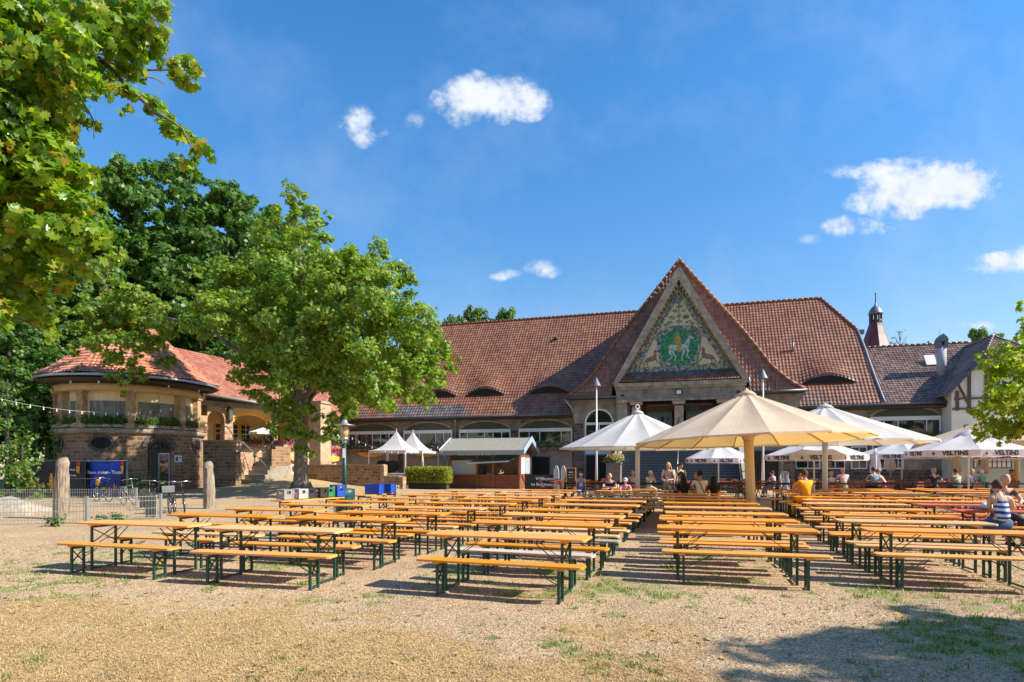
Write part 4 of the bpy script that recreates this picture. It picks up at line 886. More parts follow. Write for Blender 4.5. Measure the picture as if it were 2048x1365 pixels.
f=MB(); f.tube([(-.4,-1.1,6.3),(-.45,-.4,5.7),(-.42,-.3,5.3),(-.42,-.3,.3)],.055,8); f.build('downpipe',MT['zinc_light'],arc)
# flowers along the arcade parapet
def arc_flowers(x0,x1,label,n,npet,seed,green,z=3.25):
    rt=empty('flower_box',(A0.x,A0.y,0),aa,label,'flower box',group='flower boxes along the arcade parapet'); g=np.random.default_rng(seed)
    b=MB(); b.box2((x0,-.38,3.0),(x1,-.12,3.18)); b.build('planter_box',MT['concrete'],rt)
    def pts(n,zo): return np.stack([x0+(x1-x0)*g.random(n),-.28+.14*g.normal(size=n),z+zo+.16*g.normal(size=n)],1)
    leaves('foliage',pts(n,.1),.085,'quad',green,rt,.6,seed=seed)
    leaves('blossom',pts(npet,0),.09,'quad',MT['petal_pink'],rt,.3,seed=seed+1)
arc_flowers(2.2,4.9,'yellow green flower box with pale pink blooms beside the terrace steps',1300,500,21,MT['leaf_box'])
arc_flowers(5.2,8.4,'bright pink geranium box on the arcade parapet left of the tree trunk',500,1500,22,MT['leaf_mid'],3.15)
arc_flowers(9.3,12.2,'bright pink geranium box on the parapet between the square pillar and the hall',300,1500,23,MT['leaf_mid'],3.0)
# ================================================================ terrace walls, steps, square pillar (hall orientation)
def hall_empty(name,px,Y,label,cat,group=None,z=0):
    return empty(name,((px-1024)/FPX*Y,Y,z),-TH,label,cat,group)
rw=hall_empty('retaining_wall',406,38.3,'dark brown stone retaining wall between the pavilion and the garden steps','wall')
f=MB(); f.box2((0,0,0),(2.15,.5,3.15)); f.box2((2.15,.02,0),(2.5,.45,2.5)); f.build('wall',MT['masonry'],rw)
f=MB(); f.box2((-.03,-.05,3.15),(2.2,.55,3.25)); f.build('coping',MT['sandstone'],rw)
st=hall_empty('garden_steps',474,38.6,'stone garden steps with a handrail climbing from the dry lawn to the arcade','steps')
f=MB(); n=9
for i in range(n): f.box2((.15,.2+.33*i,0),(1.75-.05*i,3.3,.45+.29*(i+1)))
f.build('treads',MT['stair_stone'],st)
f=MB(); f.box2((-.1,-.1,0),(.16,3.8,2.5)); f.build('left_wall',MT['masonry_warm'],st)
f=MB(); f.box2((1.3,1.3,0),(1.62,1.7,2.7)); f.box2((1.38,1.7,0),(1.58,3.3,2.9)); f.build('newel_wall',MT['masonry'],st)
f=MB(); f.tube([(.35,-.1,3.2),(.35,.2,3.1),(1.3,1.3,1.5)],.03,6); f.tube([(.0,-.2,3.1),(-.15,-.3,3.7),(-.45,-.35,4.1),(-.9,-.3,4.2)],.035,6); f.tube([(.35,-.1,2.4),(.35,-.1,3.2)],.03,6); f.build('handrail',MT['zinc_light'],st)
ln=empty('garden_lantern',(st.location.x+1.83,st.location.y+1.02,2.7),0,'small dark post lantern on the newel wall beside the garden steps','lantern')
f=MB(); f.tube([(0,0,0),(0,0,.55)],.05,8); f.build('post',MT['black_metal'],ln); f=MB(); f.lathe([(.09,.55),(.15,.6),(.17,.85),(.2,.88),(.05,1.05),(0,1.15)],10); f.build('lamp_head',MT['black_metal'],ln)
um=empty('parasol',(A0.x+3.0,A0.y+2.6,2.85),0,'small white parasol standing on the arcade gallery','parasol')
f=MB(); f.tube([(0,0,0),(0,0,1.35)],.025,6); f.build('pole',MT['zinc_light'],um); f=MB(); f.lathe([(1.0,1.0),(1.0,1.15),(.0,1.5)],8,smooth=False,cap=False); f.build('canopy',MT['canvas_white'],um)
pi=hall_empty('square_pillar',619,43.2,'tall square plastered pillar on a rubble stone base beside the big tree trunk','pillar')
f=MB(); f.box2((0,0,1.95),(.92,1.3,6.1)); f.build('shaft',MT['sandstone_light'],pi); f=MB(); f.box2((-.03,-.03,0),(.95,1.33,1.95)); f.build('base',MT['masonry_warm'],pi)
f=MB(); f.box2((-.1,-.1,6.1),(1.02,1.4,6.25)); f.build('cap',MT['sandstone'],pi)
lw=hall_empty('garden_wall',617,42.6,'low rubble stone garden wall stepping down beside the white party tents','wall')
f=MB(); f.box2((-.4,0,0),(5.75,.45,1.62)); f.box2((5.75,.0,0),(7.2,.45,.85)); f.build('wall',MT['masonry'],lw)
f=MB(); f.box2((5.72,-.02,.0),(5.98,.48,1.66)); f.box2((7.1,-.02,0),(7.4,.48,.88)); f.build('pier',MT['masonry_warm'],lw)
f=MB(); f.box2((-.42,-.04,1.62),(5.9,.49,1.70)); f.box2((5.98,-.04,.85),(7.12,.49,.92)); f.build('coping',MT['sandstone'],lw)
# ================================================================ ground
def axis(dense0,dense1,d,lo,hi,g=1.09):
    xs=list(np.arange(dense0,dense1+1e-6,d)); s=d; x=dense1
    while x<hi: s*=g; x+=s; xs.append(x)
    s=d; x=dense0
    while x>lo: s*=g; x-=s; xs.insert(0,x)
    return np.array(xs)
gx=axis(-9,9,.07,-900,900,1.07); gy=axis(4,13,.055,-300,1500,1.06)
def vnoise(x,y,sc,seed):
    x=x/sc; y=y/sc; xi=np.floor(x).astype(int); yi=np.floor(y).astype(int); fx=x-xi; fy=y-yi; fx=fx*fx*(3-2*fx); fy=fy*fy*(3-2*fy)
    def h(a,b):
        n=(a*374761393+b*668265263+seed*974634777)&0xffffffff; n=((n^(n>>13))*1274126177)&0xffffffff; return ((n^(n>>16))&0xffff)/65535.0
    return (h(xi,yi)*(1-fx)+h(xi+1,yi)*fx)*(1-fy)+(h(xi,yi+1)*(1-fx)+h(xi+1,yi+1)*fx)*fy
def fbm(x,y,sc,seed,o=4):
    r=0;a=1;t=0
    for k in range(o): r=r+a*vnoise(x,y,sc/2**k,seed+k*17); t+=a; a*=.55
    return r/t
def ss(a,b,x): t=np.clip((x-a)/(b-a),0,1); return t*t*(3-2*t)
def hgt(x,y):
    m=.75*np.exp(-(((x+15.5)/4.2)**2+((y-41.5)/5.0)**2))+.28*np.exp(-(((x+11)/4)**2+((y-34.5)/4.5)**2))
    near=ss(30,20,y)*ss(2,6,y+2)
    return m+(fbm(x,y,1.1,5,3)-.5)*.035*near
def grass_at(x,y):
    g=fbm(x,y,.17,31,4)*.5+fbm(x,y,1.0,33,4)*.5
    row=ss(6.6,7.6,y)*ss(13.5,9.0,y)*.075
    tuft=np.exp(-(((x-.9)/.8)**2+((y-5.6)/.35)**2))*.07
    rb=ss(2.6,4.6,x)*ss(7.0,5.6,y)*.17                         # bottom right lawn
    return ss(.60,.70,g+row+rb+tuft-ss(8,9.5,-x)*.1-ss(12,20,y)*.2)
def dry_at(x,y):
    g=fbm(x,y,2.2,77,4)
    yb=np.interp(x,[-9,-7,-2,0,1.8,2.6],[7.5,7.2,6.8,6.0,4.8,3.6]); d=ss(1.9,-1.6,y-yb)*.85+(fbm(x,y,.9,91,5)-.5)*1.15
    bank=np.exp(-(((x+14)/5.5)**2+((y-38)/5.5)**2))
    return np.clip(ss(.35,.65,g*.6+d*.75+bank*.7-.12),0,1)
XX,YY=np.meshgrid(gx,gy); ZZ=hgt(XX,YY); ny,nx=XX.shape
i0=(np.arange(ny-1)[:,None]*nx+np.arange(nx-1)[None,:]).ravel(); GF=np.stack([i0,i0+1,i0+nx+1,i0+nx],1)
gm=np_mesh('ground',np.stack([XX,YY,ZZ],-1).reshape(-1,3),GF,None,None,True)
for nm,fn in (('grass',grass_at),('dry',dry_at)):
    at_=gm.attributes.new(nm,'FLOAT','POINT'); at_.data.foreach_set('value',fn(XX,YY).ravel().astype(np.float32))
def ground_mat():
    m,N,L,P=nodes('gravel_ground'); P.inputs['Roughness'].default_value=.95; P.inputs['Specular IOR Level'].default_value=.2
    tc=N.new('ShaderNodeTexCoord')
    def nz(sc,d=6,r=.65):
        n=N.new('ShaderNodeTexNoise'); n.inputs['Scale'].default_value=sc; n.inputs['Detail'].default_value=d; n.inputs['Roughness'].default_value=r; L.new(tc.outputs['Object'],n.inputs['Vector']); return n.outputs['Fac']
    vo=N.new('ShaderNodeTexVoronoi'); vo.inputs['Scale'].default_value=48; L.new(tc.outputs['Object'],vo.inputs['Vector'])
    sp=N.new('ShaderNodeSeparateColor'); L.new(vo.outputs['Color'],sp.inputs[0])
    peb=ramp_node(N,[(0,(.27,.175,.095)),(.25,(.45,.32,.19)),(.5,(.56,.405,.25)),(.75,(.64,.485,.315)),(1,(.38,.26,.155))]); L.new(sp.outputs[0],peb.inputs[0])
    big=ramp_node(N,[(.3,(.72,.68,.64)),(.5,(.97,.95,.92)),(.7,(1.12,1.10,1.06))]); L.new(nz(.45,7,.72),big.inputs[0])
    mu=N.new('ShaderNodeMixRGB'); mu.blend_type='MULTIPLY'; mu.inputs[0].default_value=1; L.new(peb.outputs[0],mu.inputs[1]); L.new(big.outputs[0],mu.inputs[2])
    grit=ramp_node(N,[(.36,(.42,.38,.34)),(.5,(.95,.95,.95)),(.68,(1.22,1.2,1.17))]); L.new(nz(64,4,.75),grit.inputs[0])
    mg=N.new('ShaderNodeMixRGB'); mg.blend_type='MULTIPLY'; mg.inputs[0].default_value=1; L.new(mu.outputs[0],mg.inputs[1]); L.new(grit.outputs[0],mg.inputs[2]); mu=mg
    dry=ramp_node(N,[(.34,(.28,.18,.085)),(.5,(.49,.34,.165)),(.68,(.62,.46,.25))]); L.new(nz(34,8,.8),dry.inputs[0]); pat=ramp_node(N,[(.34,(.70,.66,.60)),(.5,(1,1,1)),(.66,(1.08,1.0,.86))]); L.new(nz(1.7,7,.75),pat.inputs[0]); dm=N.new('ShaderNodeMixRGB'); dm.blend_type='MULTIPLY'; dm.inputs[0].default_value=1; L.new(dry.outputs[0],dm.inputs[1]); L.new(pat.outputs[0],dm.inputs[2]); dry=dm
    gr=ramp_node(N,[(.3,(.13,.15,.045)),(.55,(.25,.27,.09)),(.75,(.42,.38,.18))]); L.new(nz(30,8,.75),gr.inputs[0])
    def fac(a,n_,amt):
        at_=N.new('ShaderNodeAttribute'); at_.attribute_name=a; s=N.new('ShaderNodeMath'); s.operation='MULTIPLY_ADD'; L.new(n_,s.inputs[0]); s.inputs[1].default_value=amt; L.new(at_.outputs['Fac'],s.inputs[2])
        r=N.new('ShaderNodeMapRange'); r.inputs[1].default_value=.42+amt*.5-.1; r.inputs[2].default_value=.62+amt*.5+.12; L.new(s.outputs[0],r.inputs[0]); return r.outputs[0]
    m1=N.new('ShaderNodeMixRGB'); L.new(fac('dry',nz(7,8,.75),1.3),m1.inputs[0]); L.new(mu.outputs[0],m1.inputs[1]); L.new(dry.outputs[0],m1.inputs[2])
    m2=N.new('ShaderNodeMixRGB'); L.new(fac('grass',nz(12,8,.75),.9),m2.inputs[0]); L.new(m1.outputs[0],m2.inputs[1]); L.new(gr.outputs[0],m2.inputs[2])
    L.new(m2.outputs[0],P.inputs['Base Color'])
    bp=N.new('ShaderNodeBump'); bp.inputs['Strength'].default_value=.6; bp.inputs['Distance'].default_value=.014
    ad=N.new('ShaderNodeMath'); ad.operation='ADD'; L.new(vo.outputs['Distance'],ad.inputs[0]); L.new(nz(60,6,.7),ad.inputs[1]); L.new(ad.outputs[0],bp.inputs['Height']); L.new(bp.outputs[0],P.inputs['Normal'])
    return m
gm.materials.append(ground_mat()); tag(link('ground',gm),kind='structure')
# pebbles, grass blades, dry straw: real small geometry near the camera
def scatter(n,x0,x1,y0,y1,w,seed):
    g=np.random.default_rng(seed); out=[]
    y=np.exp(np.log(y0)+(np.log(y1)-np.log(y0))*g.random(n*3)); x=(g.random(n*3)*2-1)*(y*.9+.3)
    k=w(x,y)>g.random(n*3); x=x[k][:n];y=y[k][:n]; return x,y,g
def blades(name,n,y0,y1,w,h,matl,seed,wd=.006,lean=.35):
    x,y,g=scatter(n,0,0,y0,y1,w,seed); n=len(x); z=hgt(x,y)-.005; a=g.random(n)*2*np.pi; hh_=h*(.4+g.random(n)); ln_=lean*hh_*g.normal(size=n)
    ww=wd*(1+ y*.07); dx=np.cos(a);dy=np.sin(a); px_=-dy; py_=dx
    V=np.stack([np.stack([x-dx*ww,y-dy*ww,z],1),np.stack([x+dx*ww,y+dy*ww,z],1),np.stack([x+px_*ln_,y+py_*ln_,z+hh_],1)],1)
    me=np_mesh(name,V.reshape(-1,3),np.arange(3*n).reshape(-1,3),[matl]); return tag(link(name,me),kind='stuff')
blades('grass',90000,4.4,26,lambda x,y:grass_at(x,y)*.85*np.clip(vnoise(x,y,.10,9)*2.4-.75,0,1)+.004,.04,MT['grass_blade'],3)
blades('straw',70000,4.4,9,lambda x,y:np.clip(dry_at(x,y)*.8+.05,0,1),.022,MT['straw_blade'],4,.004,2.2)
def pebbles():
    x,y,g=scatter(52000,0,0,4.4,13,lambda x,y:(1-.97*dry_at(x,y))*(1-.6*grass_at(x,y)),8); n=len(x); z=hgt(x,y)
    o=np.array([(1,0,0),(0,1,0),(-1,0,0),(0,-1,0),(0,0,1),(.6,.6,.5),(-.6,.5,.5)],float)[:5]; s=(.003+.0075*g.random(n)**2.5)*(1+.05*y); sc=.6+.8*g.random((n,3)); sc[:,2]*=.8
    a=g.random(n)*6.28; V=o[None]*sc[:,None]*s[:,None,None]; Vx=V[...,0]*np.cos(a)[:,None]-V[...,1]*np.sin(a)[:,None]; Vy=V[...,0]*np.sin(a)[:,None]+V[...,1]*np.cos(a)[:,None]
    V=np.stack([Vx+x[:,None],Vy+y[:,None],V[...,2]+z[:,None]],-1)
    F=np.array([(0,1,4),(1,2,4),(2,3,4),(3,0,4)]); F=(np.arange(n)[:,None,None]*5+F[None]).reshape(-1,3)
    m,N,L,P=nodes('pebble'); g_=N.new('ShaderNodeNewGeometry'); r=ramp_node(N,[(0,(.20,.14,.09)),(.4,(.37,.27,.175)),(.85,(.47,.36,.25)),(1,(.56,.47,.37))]); L.new(g_.outputs['Random Per Island'],r.inputs[0]); L.new(r.outputs[0],P.inputs['Base Color']); P.inputs['Roughness'].default_value=.9
    tag(link('gravel',np_mesh('gravel',V.reshape(-1,3),F,[m])),kind='stuff')
pebbles()
def fallen():
    x,y,g=scatter(420,0,0,4.5,20,lambda x,y:.15+.85*(fbm(x,y,1.7,61,3)>.52),21); P_=np.stack([x,y,hgt(x,y)+.012],1)
    m,N,L,P=nodes('dead_leaf'); g_=N.new('ShaderNodeNewGeometry'); r=ramp_node(N,[(0,(.20,.10,.04)),(.5,(.38,.22,.07)),(.85,(.5,.34,.1)),(1,(.25,.28,.06))]); L.new(g_.outputs['Random Per Island'],r.inputs[0]); L.new(r.outputs[0],P.inputs['Base Color']); P.inputs['Roughness'].default_value=.8
    tag(leaves('fallen_leaves',P_,.055,'star',m,None,3.0,seed=22),kind='stuff')
fallen()
# ================================================================ trees
def limb(mb,a,b,r0,r1,n=7,sag=0.0,seg=6,seed=0,wob=.06):
    g=random.Random(seed); a=Vector(a); b=Vector(b); L_=(b-a).length; pts=[];rs=[]
    off=Vector((0,0,0))
    for i in range(seg+1):
        t=i/seg; p=a.lerp(b,t)+Vector((0,0,sag*L_*math.sin(math.pi*t)))
        if 0<i<seg: p+=Vector((g.uniform(-1,1),g.uniform(-1,1),g.uniform(-1,1)))*L_*wob
        pts.append(p); rs.append(r0+(r1-r0)*t)
    mb.tube(pts,rs,n)
def crown(name,blobs,density,size,kind,matl,parent,seed,sub=9,shell=.62,upb=.55,droop=.6,link_it=True):
    """blobs: (centre, radius). leaves sit in clumps near each blob's surface, so gaps stay between them"""
    g=np.random.default_rng(seed); C_=[];O=[]
    for c,r in blobs:
        c=np.array(c,float); k=max(3,int(sub*(r**1.2)+2)); d=g.normal(size=(k,3)); d/=np.linalg.norm(d,axis=1,keepdims=True); rr=r*(shell+(1.0-shell)*g.random(k))
        sc=c+d*rr[:,None]; sr=r*(.20+.22*g.random(k))+.05
        for j in range(k):
            m=max(3,int(density*sr[j]**2)); e=g.normal(size=(m,3)); e/=np.linalg.norm(e,axis=1,keepdims=True); q=sr[j]*(g.random(m)**.45)
            p=sc[j]+e*q[:,None]*np.array([1,1,.72]); C_.append(p); O.append(e*.7+d[j])
    P_=np.concatenate(C_); D=np.concatenate(O)
    return leaves(name,P_,size,kind,matl,parent,upb,D,.8,seed,link_it,droop)
# --- the big maple in the yard -------------------------------------------------
TX,TY=-11.35,32.3; S_=FPX/TY
def tb(px,py,r,dy=0): return (((px-1024)/FPX*(TY+dy)-TX,dy,EYE+(930-py)/FPX*(TY+dy)),r/S_)
tree=empty('maple_tree',(TX,TY,0),0,'big broad maple standing in the yard, one limb reaching over the pavilion roof','tree')
raw=[(583,372,16),(590,398,24),(612,420,22),(648,436,17),(575,440,30),(556,462,40),(615,490,52),(520,505,30),(540,545,62),(700,535,45),(765,525,40),(800,560,36),(650,590,70),(565,625,70),(470,590,55),(745,610,70),(815,640,52),(868,690,42),(895,715,30),(445,630,48),(520,685,60),(615,690,75),(715,690,72),(800,712,62),(855,765,36),(490,745,34),(575,770,50),(660,760,48),(745,775,44),(690,800,22),(800,790,25),(760,795,34),(822,780,32),(872,740,34),(700,815,26),(560,815,30),(520,780,30),(850,800,20),(590,830,34),(640,860,28),(560,862,26),(610,890,26),(675,838,24),(400,650,36),(530,800,25),(380,560,30),(450,540,35)]
raw+=[(230,692,32),(290,684,34),(182,684,26),(332,716,24),(258,722,22),(335,640,38),(285,615,42),(240,588,34),(200,610,34),(165,630,34),(235,655,42),(265,640,40),(215,640,40),(300,655,34),(190,650,32),(318,692,24),(160,700,20),(195,690,20),(250,760,18),(245,790,12),(225,735,26),(280,745,22)]
gg=random.Random(4); blobs=[]
for px,py,r in raw:
    over=px<360; d0=gg.uniform(-2.6,2.6) if not over else gg.uniform(-1.2,1.2)
    if py>805 and not over: d0=gg.uniform(-2.4,-1.0)
    blobs.append(tb(px,py,r,d0))
    if not over and r>40:
        blobs.append(tb(px+gg.uniform(-15,15),py+gg.uniform(-10,10),r*.85,(3.2+gg.random()) if d0<0 else -(3.0+gg.random())))
crown('crown',blobs,350,.175,'star',MT['leaf_yard'],tree,5,sub=11.5,shell=.5)
f=MB(); base=[(0.05,0,-.15),(0,0,.25),(-.02,0,1.2),(.0,0,3.0),(.05,0,5.0),(.0,.1,7.0),(-.05,0,9.5),(.0,0,12.0),(-.2,0,14.5)]
f.tube(base,[.70,.46,.36,.34,.33,.27,.20,.12,.05],14)
for k in range(6):
    a=k*1.05+.3; f.tube([(.3*math.cos(a),.3*math.sin(a),.7),(.55*math.cos(a),.55*math.sin(a),.2),(.95*math.cos(a),.95*math.sin(a),-.1)],[.2,.16,.06],7)
for i,(px,py,z0,r0) in enumerate([(760,600,5.2,.2),(840,700,4.6,.16),(800,650,6.0,.15),(700,540,8.5,.14),(470,600,5.6,.2),(430,700,4.8,.16),(260,630,5.4,.17),(520,520,8.5,.12),(600,430,10,.1),(650,760,4.2,.09),(560,760,4.3,.09),(600,860,3.2,.06),(640,600,7,.14),(540,620,6.4,.14),(715,700,5,.12),(175,650,6.9,.0)]):
    if r0==0: continue
    e=tb(px,py,1,gg.uniform(-2.5,2.5) if px>400 else 0)[0]; limb(f,(0,0,z0),e,r0,r0*.22,8,.10,7,i)
    for j in range(4):
        q=Vector((0,0,z0)).lerp(Vector(e),.45+.13*j); limb(f,q,q+Vector((gg.uniform(-1.8,1.8),gg.uniform(-1.5,1.5),gg.uniform(.1,1.6))),r0*.4,.015,5,.05,4,i*7+j)
f.build('trunk',MT['bark'],tree)
# --- near maple, trunk outside the left edge --------------------------------------
NX,NY=-12.3,9.4
near=empty('maple_tree',(NX,NY,0),0,'near maple whose big sunlit lobed leaves hang into the upper left corner','tree')
raw=[(30,50,90),(120,50,80),(210,45,66),(285,40,52),(322,22,28),(150,120,60),(240,110,50),(300,95,35),(355,140,36),(385,128,22),(205,150,26),(250,190,30),(300,205,30),(335,245,28),(365,275,26),(398,305,24),(372,332,14),(40,170,90),(110,200,60),(150,262,34),(60,300,90),(125,340,58),(175,405,38),(60,420,90),(145,455,58),(205,500,38),(232,512,20),(170,540,32),(40,520,70),(105,560,42),(60,620,42),(92,665,22),(30,600,40),(185,250,14),(-60,100,150),(-80,300,170),(-70,480,130),(-60,620,70)]
blobs=[]
for i,(px,py,r) in enumerate(raw):
    for dd in ((0,) if r<40 else (-.5,.8)):
        Y=9.2+dd+gg.uniform(-.5,.5); blobs.append((((px-1024)/FPX*Y-NX,Y-NY,EYE+(930-py)/FPX*Y),r/FPX*9.2*.93))
crown('crown',blobs,640,.128,'maple',MT['leaf_maple'],near,8,sub=28,shell=.35,upb=.45,droop=1.2)
f=MB(); f.tube([(0,0,-.1),(0,0,.4),(0,0,2.5),(.1,0,5),(.0,0,8),(0,.2,11)],[.6,.42,.36,.32,.24,.12],14)
for i,(px,py,z0,r0) in enumerate([(300,60,5.5,.12),(390,310,4.5,.07),(230,500,3.5,.08),(95,640,3.0,.07),(150,260,4.2,.09),(60,400,3.8,.1),(380,140,5.2,.06)]):
    e=((px-1024)/FPX*9.2-NX,9.2-NY,EYE+(930-py)/FPX*9.2)
    if i==1: limb(f,((200-1024)/FPX*9.2-NX,9.2-NY,EYE+(930-120)/FPX*9.2),e,.045,.008,6,.05,7,i); continue
    limb(f,(0,0,z0+2),e,r0,.012,7,.08,8,i+40,.03)
    for j in range(5):
        q=Vector((0,0,z0+2)).lerp(Vector(e),.4+.12*j); limb(f,q,q+Vector((gg.uniform(-.2,.8),gg.uniform(-.5,.5),gg.uniform(-.9,.5))),r0*.35,.006,5,.05,4,i*9+j)
f.build('trunk',MT['bark'],near)
# --- maple reaching in from the right ------------------------------------------------
RX,RY=19.6,17.5
rt_=empty('maple_tree',(RX,RY,0),0,'bright yellow green maple branches reaching in at the right edge','tree')
raw=[(1972,716,22),(2005,718,34),(2045,690,36),(2048,655,20),(2040,612,9),(1998,745,26),(2030,760,44),(1998,790,34),(1972,828,30),(2010,830,44),(1962,862,22),(1992,872,20),(2048,815,50),(2040,868,24),(2085,740,45),(2095,850,50),(2110,790,50)]
blobs=[]
for px,py,r in raw:
    Y=17.3+gg.uniform(-.9,.9); blobs.append((((px-1024)/FPX*Y-RX,Y-RY,EYE+(930-py)/FPX*Y),r/FPX*17.3))
crown('crown',blobs,380,.135,'star',MT['leaf_right'],rt_,9,sub=24,shell=.35,upb=.5,droop=.9)
f=MB(); f.tube([(0,0,-.1),(0,0,.3),(0,0,3),(0,0,6),(0,0,9)],[.5,.34,.28,.2,.1],12)
for i,(px,py,z0) in enumerate([(1985,850,2.6),(1960,720,3.6),(2040,640,4.5),(2000,770,3.2)]):
    e=((px-1024)/FPX*17.3-RX,-.2,EYE+(930-py)/FPX*17.3); limb(f,(0,0,z0),e,.09,.01,6,.08,7,i+60,.04)
    for j in range(4):
        q=Vector((0,0,z0)).lerp(Vector(e),.5+.13*j); limb(f,q,q+Vector((gg.uniform(-.8,.3),gg.uniform(-.5,.5),gg.uniform(-.5,.6))),.025,.006,5,.05,4,i*9+j)
f.build('trunk',MT['bark'],rt_)
# --- trees of the wood behind -----------------------------------------------------------
def make_tree(name,h,cr,seed,matl,label,cat='tree',group=None,dens=125,size=.34,kind='star'):
    g=random.Random(seed); rt=empty(name,(0,0,0),0,label,cat,group); bl=[]
    for i in range(46):
        t=(i+.5)/46; z=h*(.22+.74*t); rad=cr*math.sin(math.pi*min(1,(t*.86+.14)))**.7; a=i*2.399+g.uniform(-.3,.3); q=rad*(.45+.5*g.random()); bl.append(((q*math.cos(a),q*math.sin(a),z),cr*(.26+.18*g.random())*(1-.35*t)))
    crown('crown',bl,dens,size,kind,matl,rt,seed,sub=4.2,shell=.45,upb=.4)
    f=MB(); f.tube([(0,0,-.3),(0,0,h*.3),(g.uniform(-.4,.4),0,h*.6),(0,0,h*.9)],[h*.02+.1,h*.016,h*.01,.05],10)
    for i in range(12): b=bl[i*3][0]; limb(f,(0,0,max(h*.15,b[2]-h*.16)),b,h*.007,.03,6,.05,5,seed*3+i)
    f.build('trunk',MT['bark_dark'],rt); return rt
forest=[ # px, py_top, Y, kind, label
 (255,322,52,0,'tallest dark oak of the wood, behind the pavilion roof'),
 (365,330,56,1,'dark oak with a domed top just right of the tallest one'),
 (455,372,54,0,'dark oak sloping down towards the big maple'),
 (165,400,50,1,'dark oak half hidden by the near maple leaves'),
 (60,420,50,0,'dark tree behind the hanging maple leaves at far left'),
 (-60,380,48,1,'dark tree cut by the left edge of the wood'),
 (525,420,62,1,'dark oak peeping out left of the maple spire'),
 (330,470,54,2,'mid green broad tree standing before the dark oaks'),
 (440,500,60,2,'mid green tree just above the arcade roof'),
 (215,500,52,2,'mid green tree right behind the pavilion'),
 (100,560,45,1,'dark tree left of the pavilion'),
 (20,600,38,0,'low dark tree at the left edge beside the pavilion'),
 (610,520,66,2,'green tree far behind the arcade, seen through the maple')]
protos=[None]*3
specs=[(27,7.2,101,'leaf_dark'),(24,6.6,102,'leaf_dark'),(20,6.2,103,'leaf_mid')]
for px,py,Y,k,lab in forest:
    h=EYE+(930-py)/FPX*Y
    if protos[k] is None:
        protos[k]=make_tree('oak_tree',specs[k][0],specs[k][1],specs[k][2],MT[specs[k][3]],lab); o=protos[k]
    else:
        o=copy_tree(protos[k]); o['label']=lab
    s_=h/(specs[k][0]*.985); o.location=((px-1024)/FPX*Y,Y,0); o.scale=(s_*random.uniform(.9,1.1),s_,s_); o.rotation_euler=(0,0,random.uniform(0,6)); o['group']='trees of the wood behind the pavilion'
# far tops behind the roofs
for px,py,Y,lab,sc in [(905,640,80,'treetop showing just above the left end of the red roof',1),(955,624,84,'rounded treetop above the long red roof left of centre',1),(1008,626,82,'treetop above the red roof nearest the gable',1),(1962,664,75,'green treetop between the round chimney and the half-timbered gable',.9),(1985,676,77,'treetop right behind the half-timbered gable',.8)]:
    o=copy_tree(protos[2]); o['label']=lab; h=EYE+(930-py)/FPX*Y; s_=h/19.7; o.location=((px-1024)/FPX*Y,Y,0); o.scale=(s_*.72*sc,s_*.72,s_); o.rotation_euler=(0,0,random.uniform(0,6)); o['group']='treetops seen above the roofs'
for px,py,Y,lab in [(1800,662,78,'sparse airy birch top right of the red turret'),(1858,682,80,'small thin birch top left of the round chimney')]:
    rt=empty('birch_tree',((px-1024)/FPX*Y,Y,0),0,lab,'tree','thin birch tops behind the wing'); h=EYE+(930-py)/FPX*Y; g=random.Random(px); bl=[]
    f=MB(); f.tube([(0,0,0),(.1,0,h*.6),(0,0,h)],[.25,.14,.03],7)
    for i in range(26):
        z=h-3.6*g.random()**.8; a=g.uniform(0,6.28); q=(.5+2.3*g.random())*(h-z+.6)/4; p=(q*math.cos(a),q*math.sin(a),z); bl.append((p,.35)); limb(f,(0,0,z-1.2),p,.05,.015,5,.03,4,i)
    f.build('trunk',MT['bark'],rt); crown('crown',bl,60,.17,'quad',MT['leaf_mid'],rt,px,sub=3,shell=.3)
# trees beyond the yard on the camera's side (their shade falls on the foreground; windows mirror them)
sh=copy_tree(protos[2]); sh['label']='maple beside the photographer whose shade falls on the lower right lawn'; sh['group']='trees on the near side of the yard'; sh.location=(14.5,2.0,0); sh.scale=(.62,.62,.47)
for i,(x,y,s_) in enumerate([(-24,-22,.8),(-9,-26,.9),(6,-27,.85),(22,-24,.9),(38,-20,.85),(-38,-16,.9),(52,-6,.9)]):
    o=copy_tree(protos[(i%2)*2]); o.location=(x,y,0); o.scale=(s_,)*3; o.rotation_euler=(0,0,i); o['label']=['left rear','left middle','middle','right middle','right','far left','far right'][i]+' tree of the row behind the photographer mirrored in the windows'; o['group']='trees on the near side of the yard'
# --- undergrowth at the left -----------------------------------------------------------------
for i,(px,pyt,pyb,Y,wr,lab,mt) in enumerate([(15,700,985,31,2.2,'tall dark bush at the left edge behind the wire fence','leaf_dark'),(75,760,985,35,2.4,'dark bush just left of the pavilion wall','leaf_dark'),(45,860,985,29,1.7,'feathery lower bush behind the leaning wooden post','leaf_mid'),(-40,800,990,27,2.3,'dark bush cut by the left picture edge','leaf_dark'),(100,640,960,42,3.0,'dark thicket rising behind the pavilion','leaf_dark')]):
    x=(px-1024)/FPX*Y; h=EYE+(930-pyt)/FPX*Y; rt=empty('bush',(x,Y,0),0,lab,'bush','bushes left of the pavilion'); g=random.Random(i+50); bl=[]
    for k in range(26): z=h*(k+.5)/27; a=g.uniform(0,6.28); q=wr*.6*g.random()*(1.1-z/h*.6); bl.append(((q*math.cos(a),q*math.sin(a),z),wr*(.42-.2*z/h)))
    crown('foliage',bl,130,.16,'quad',MT[mt],rt,i+70,sub=4.5,shell=.5); f=MB(); f.tube([(0,0,-.1),(0,0,h*.8)],[.12,.03],6); f.build('stem',MT['bark_dark'],rt)
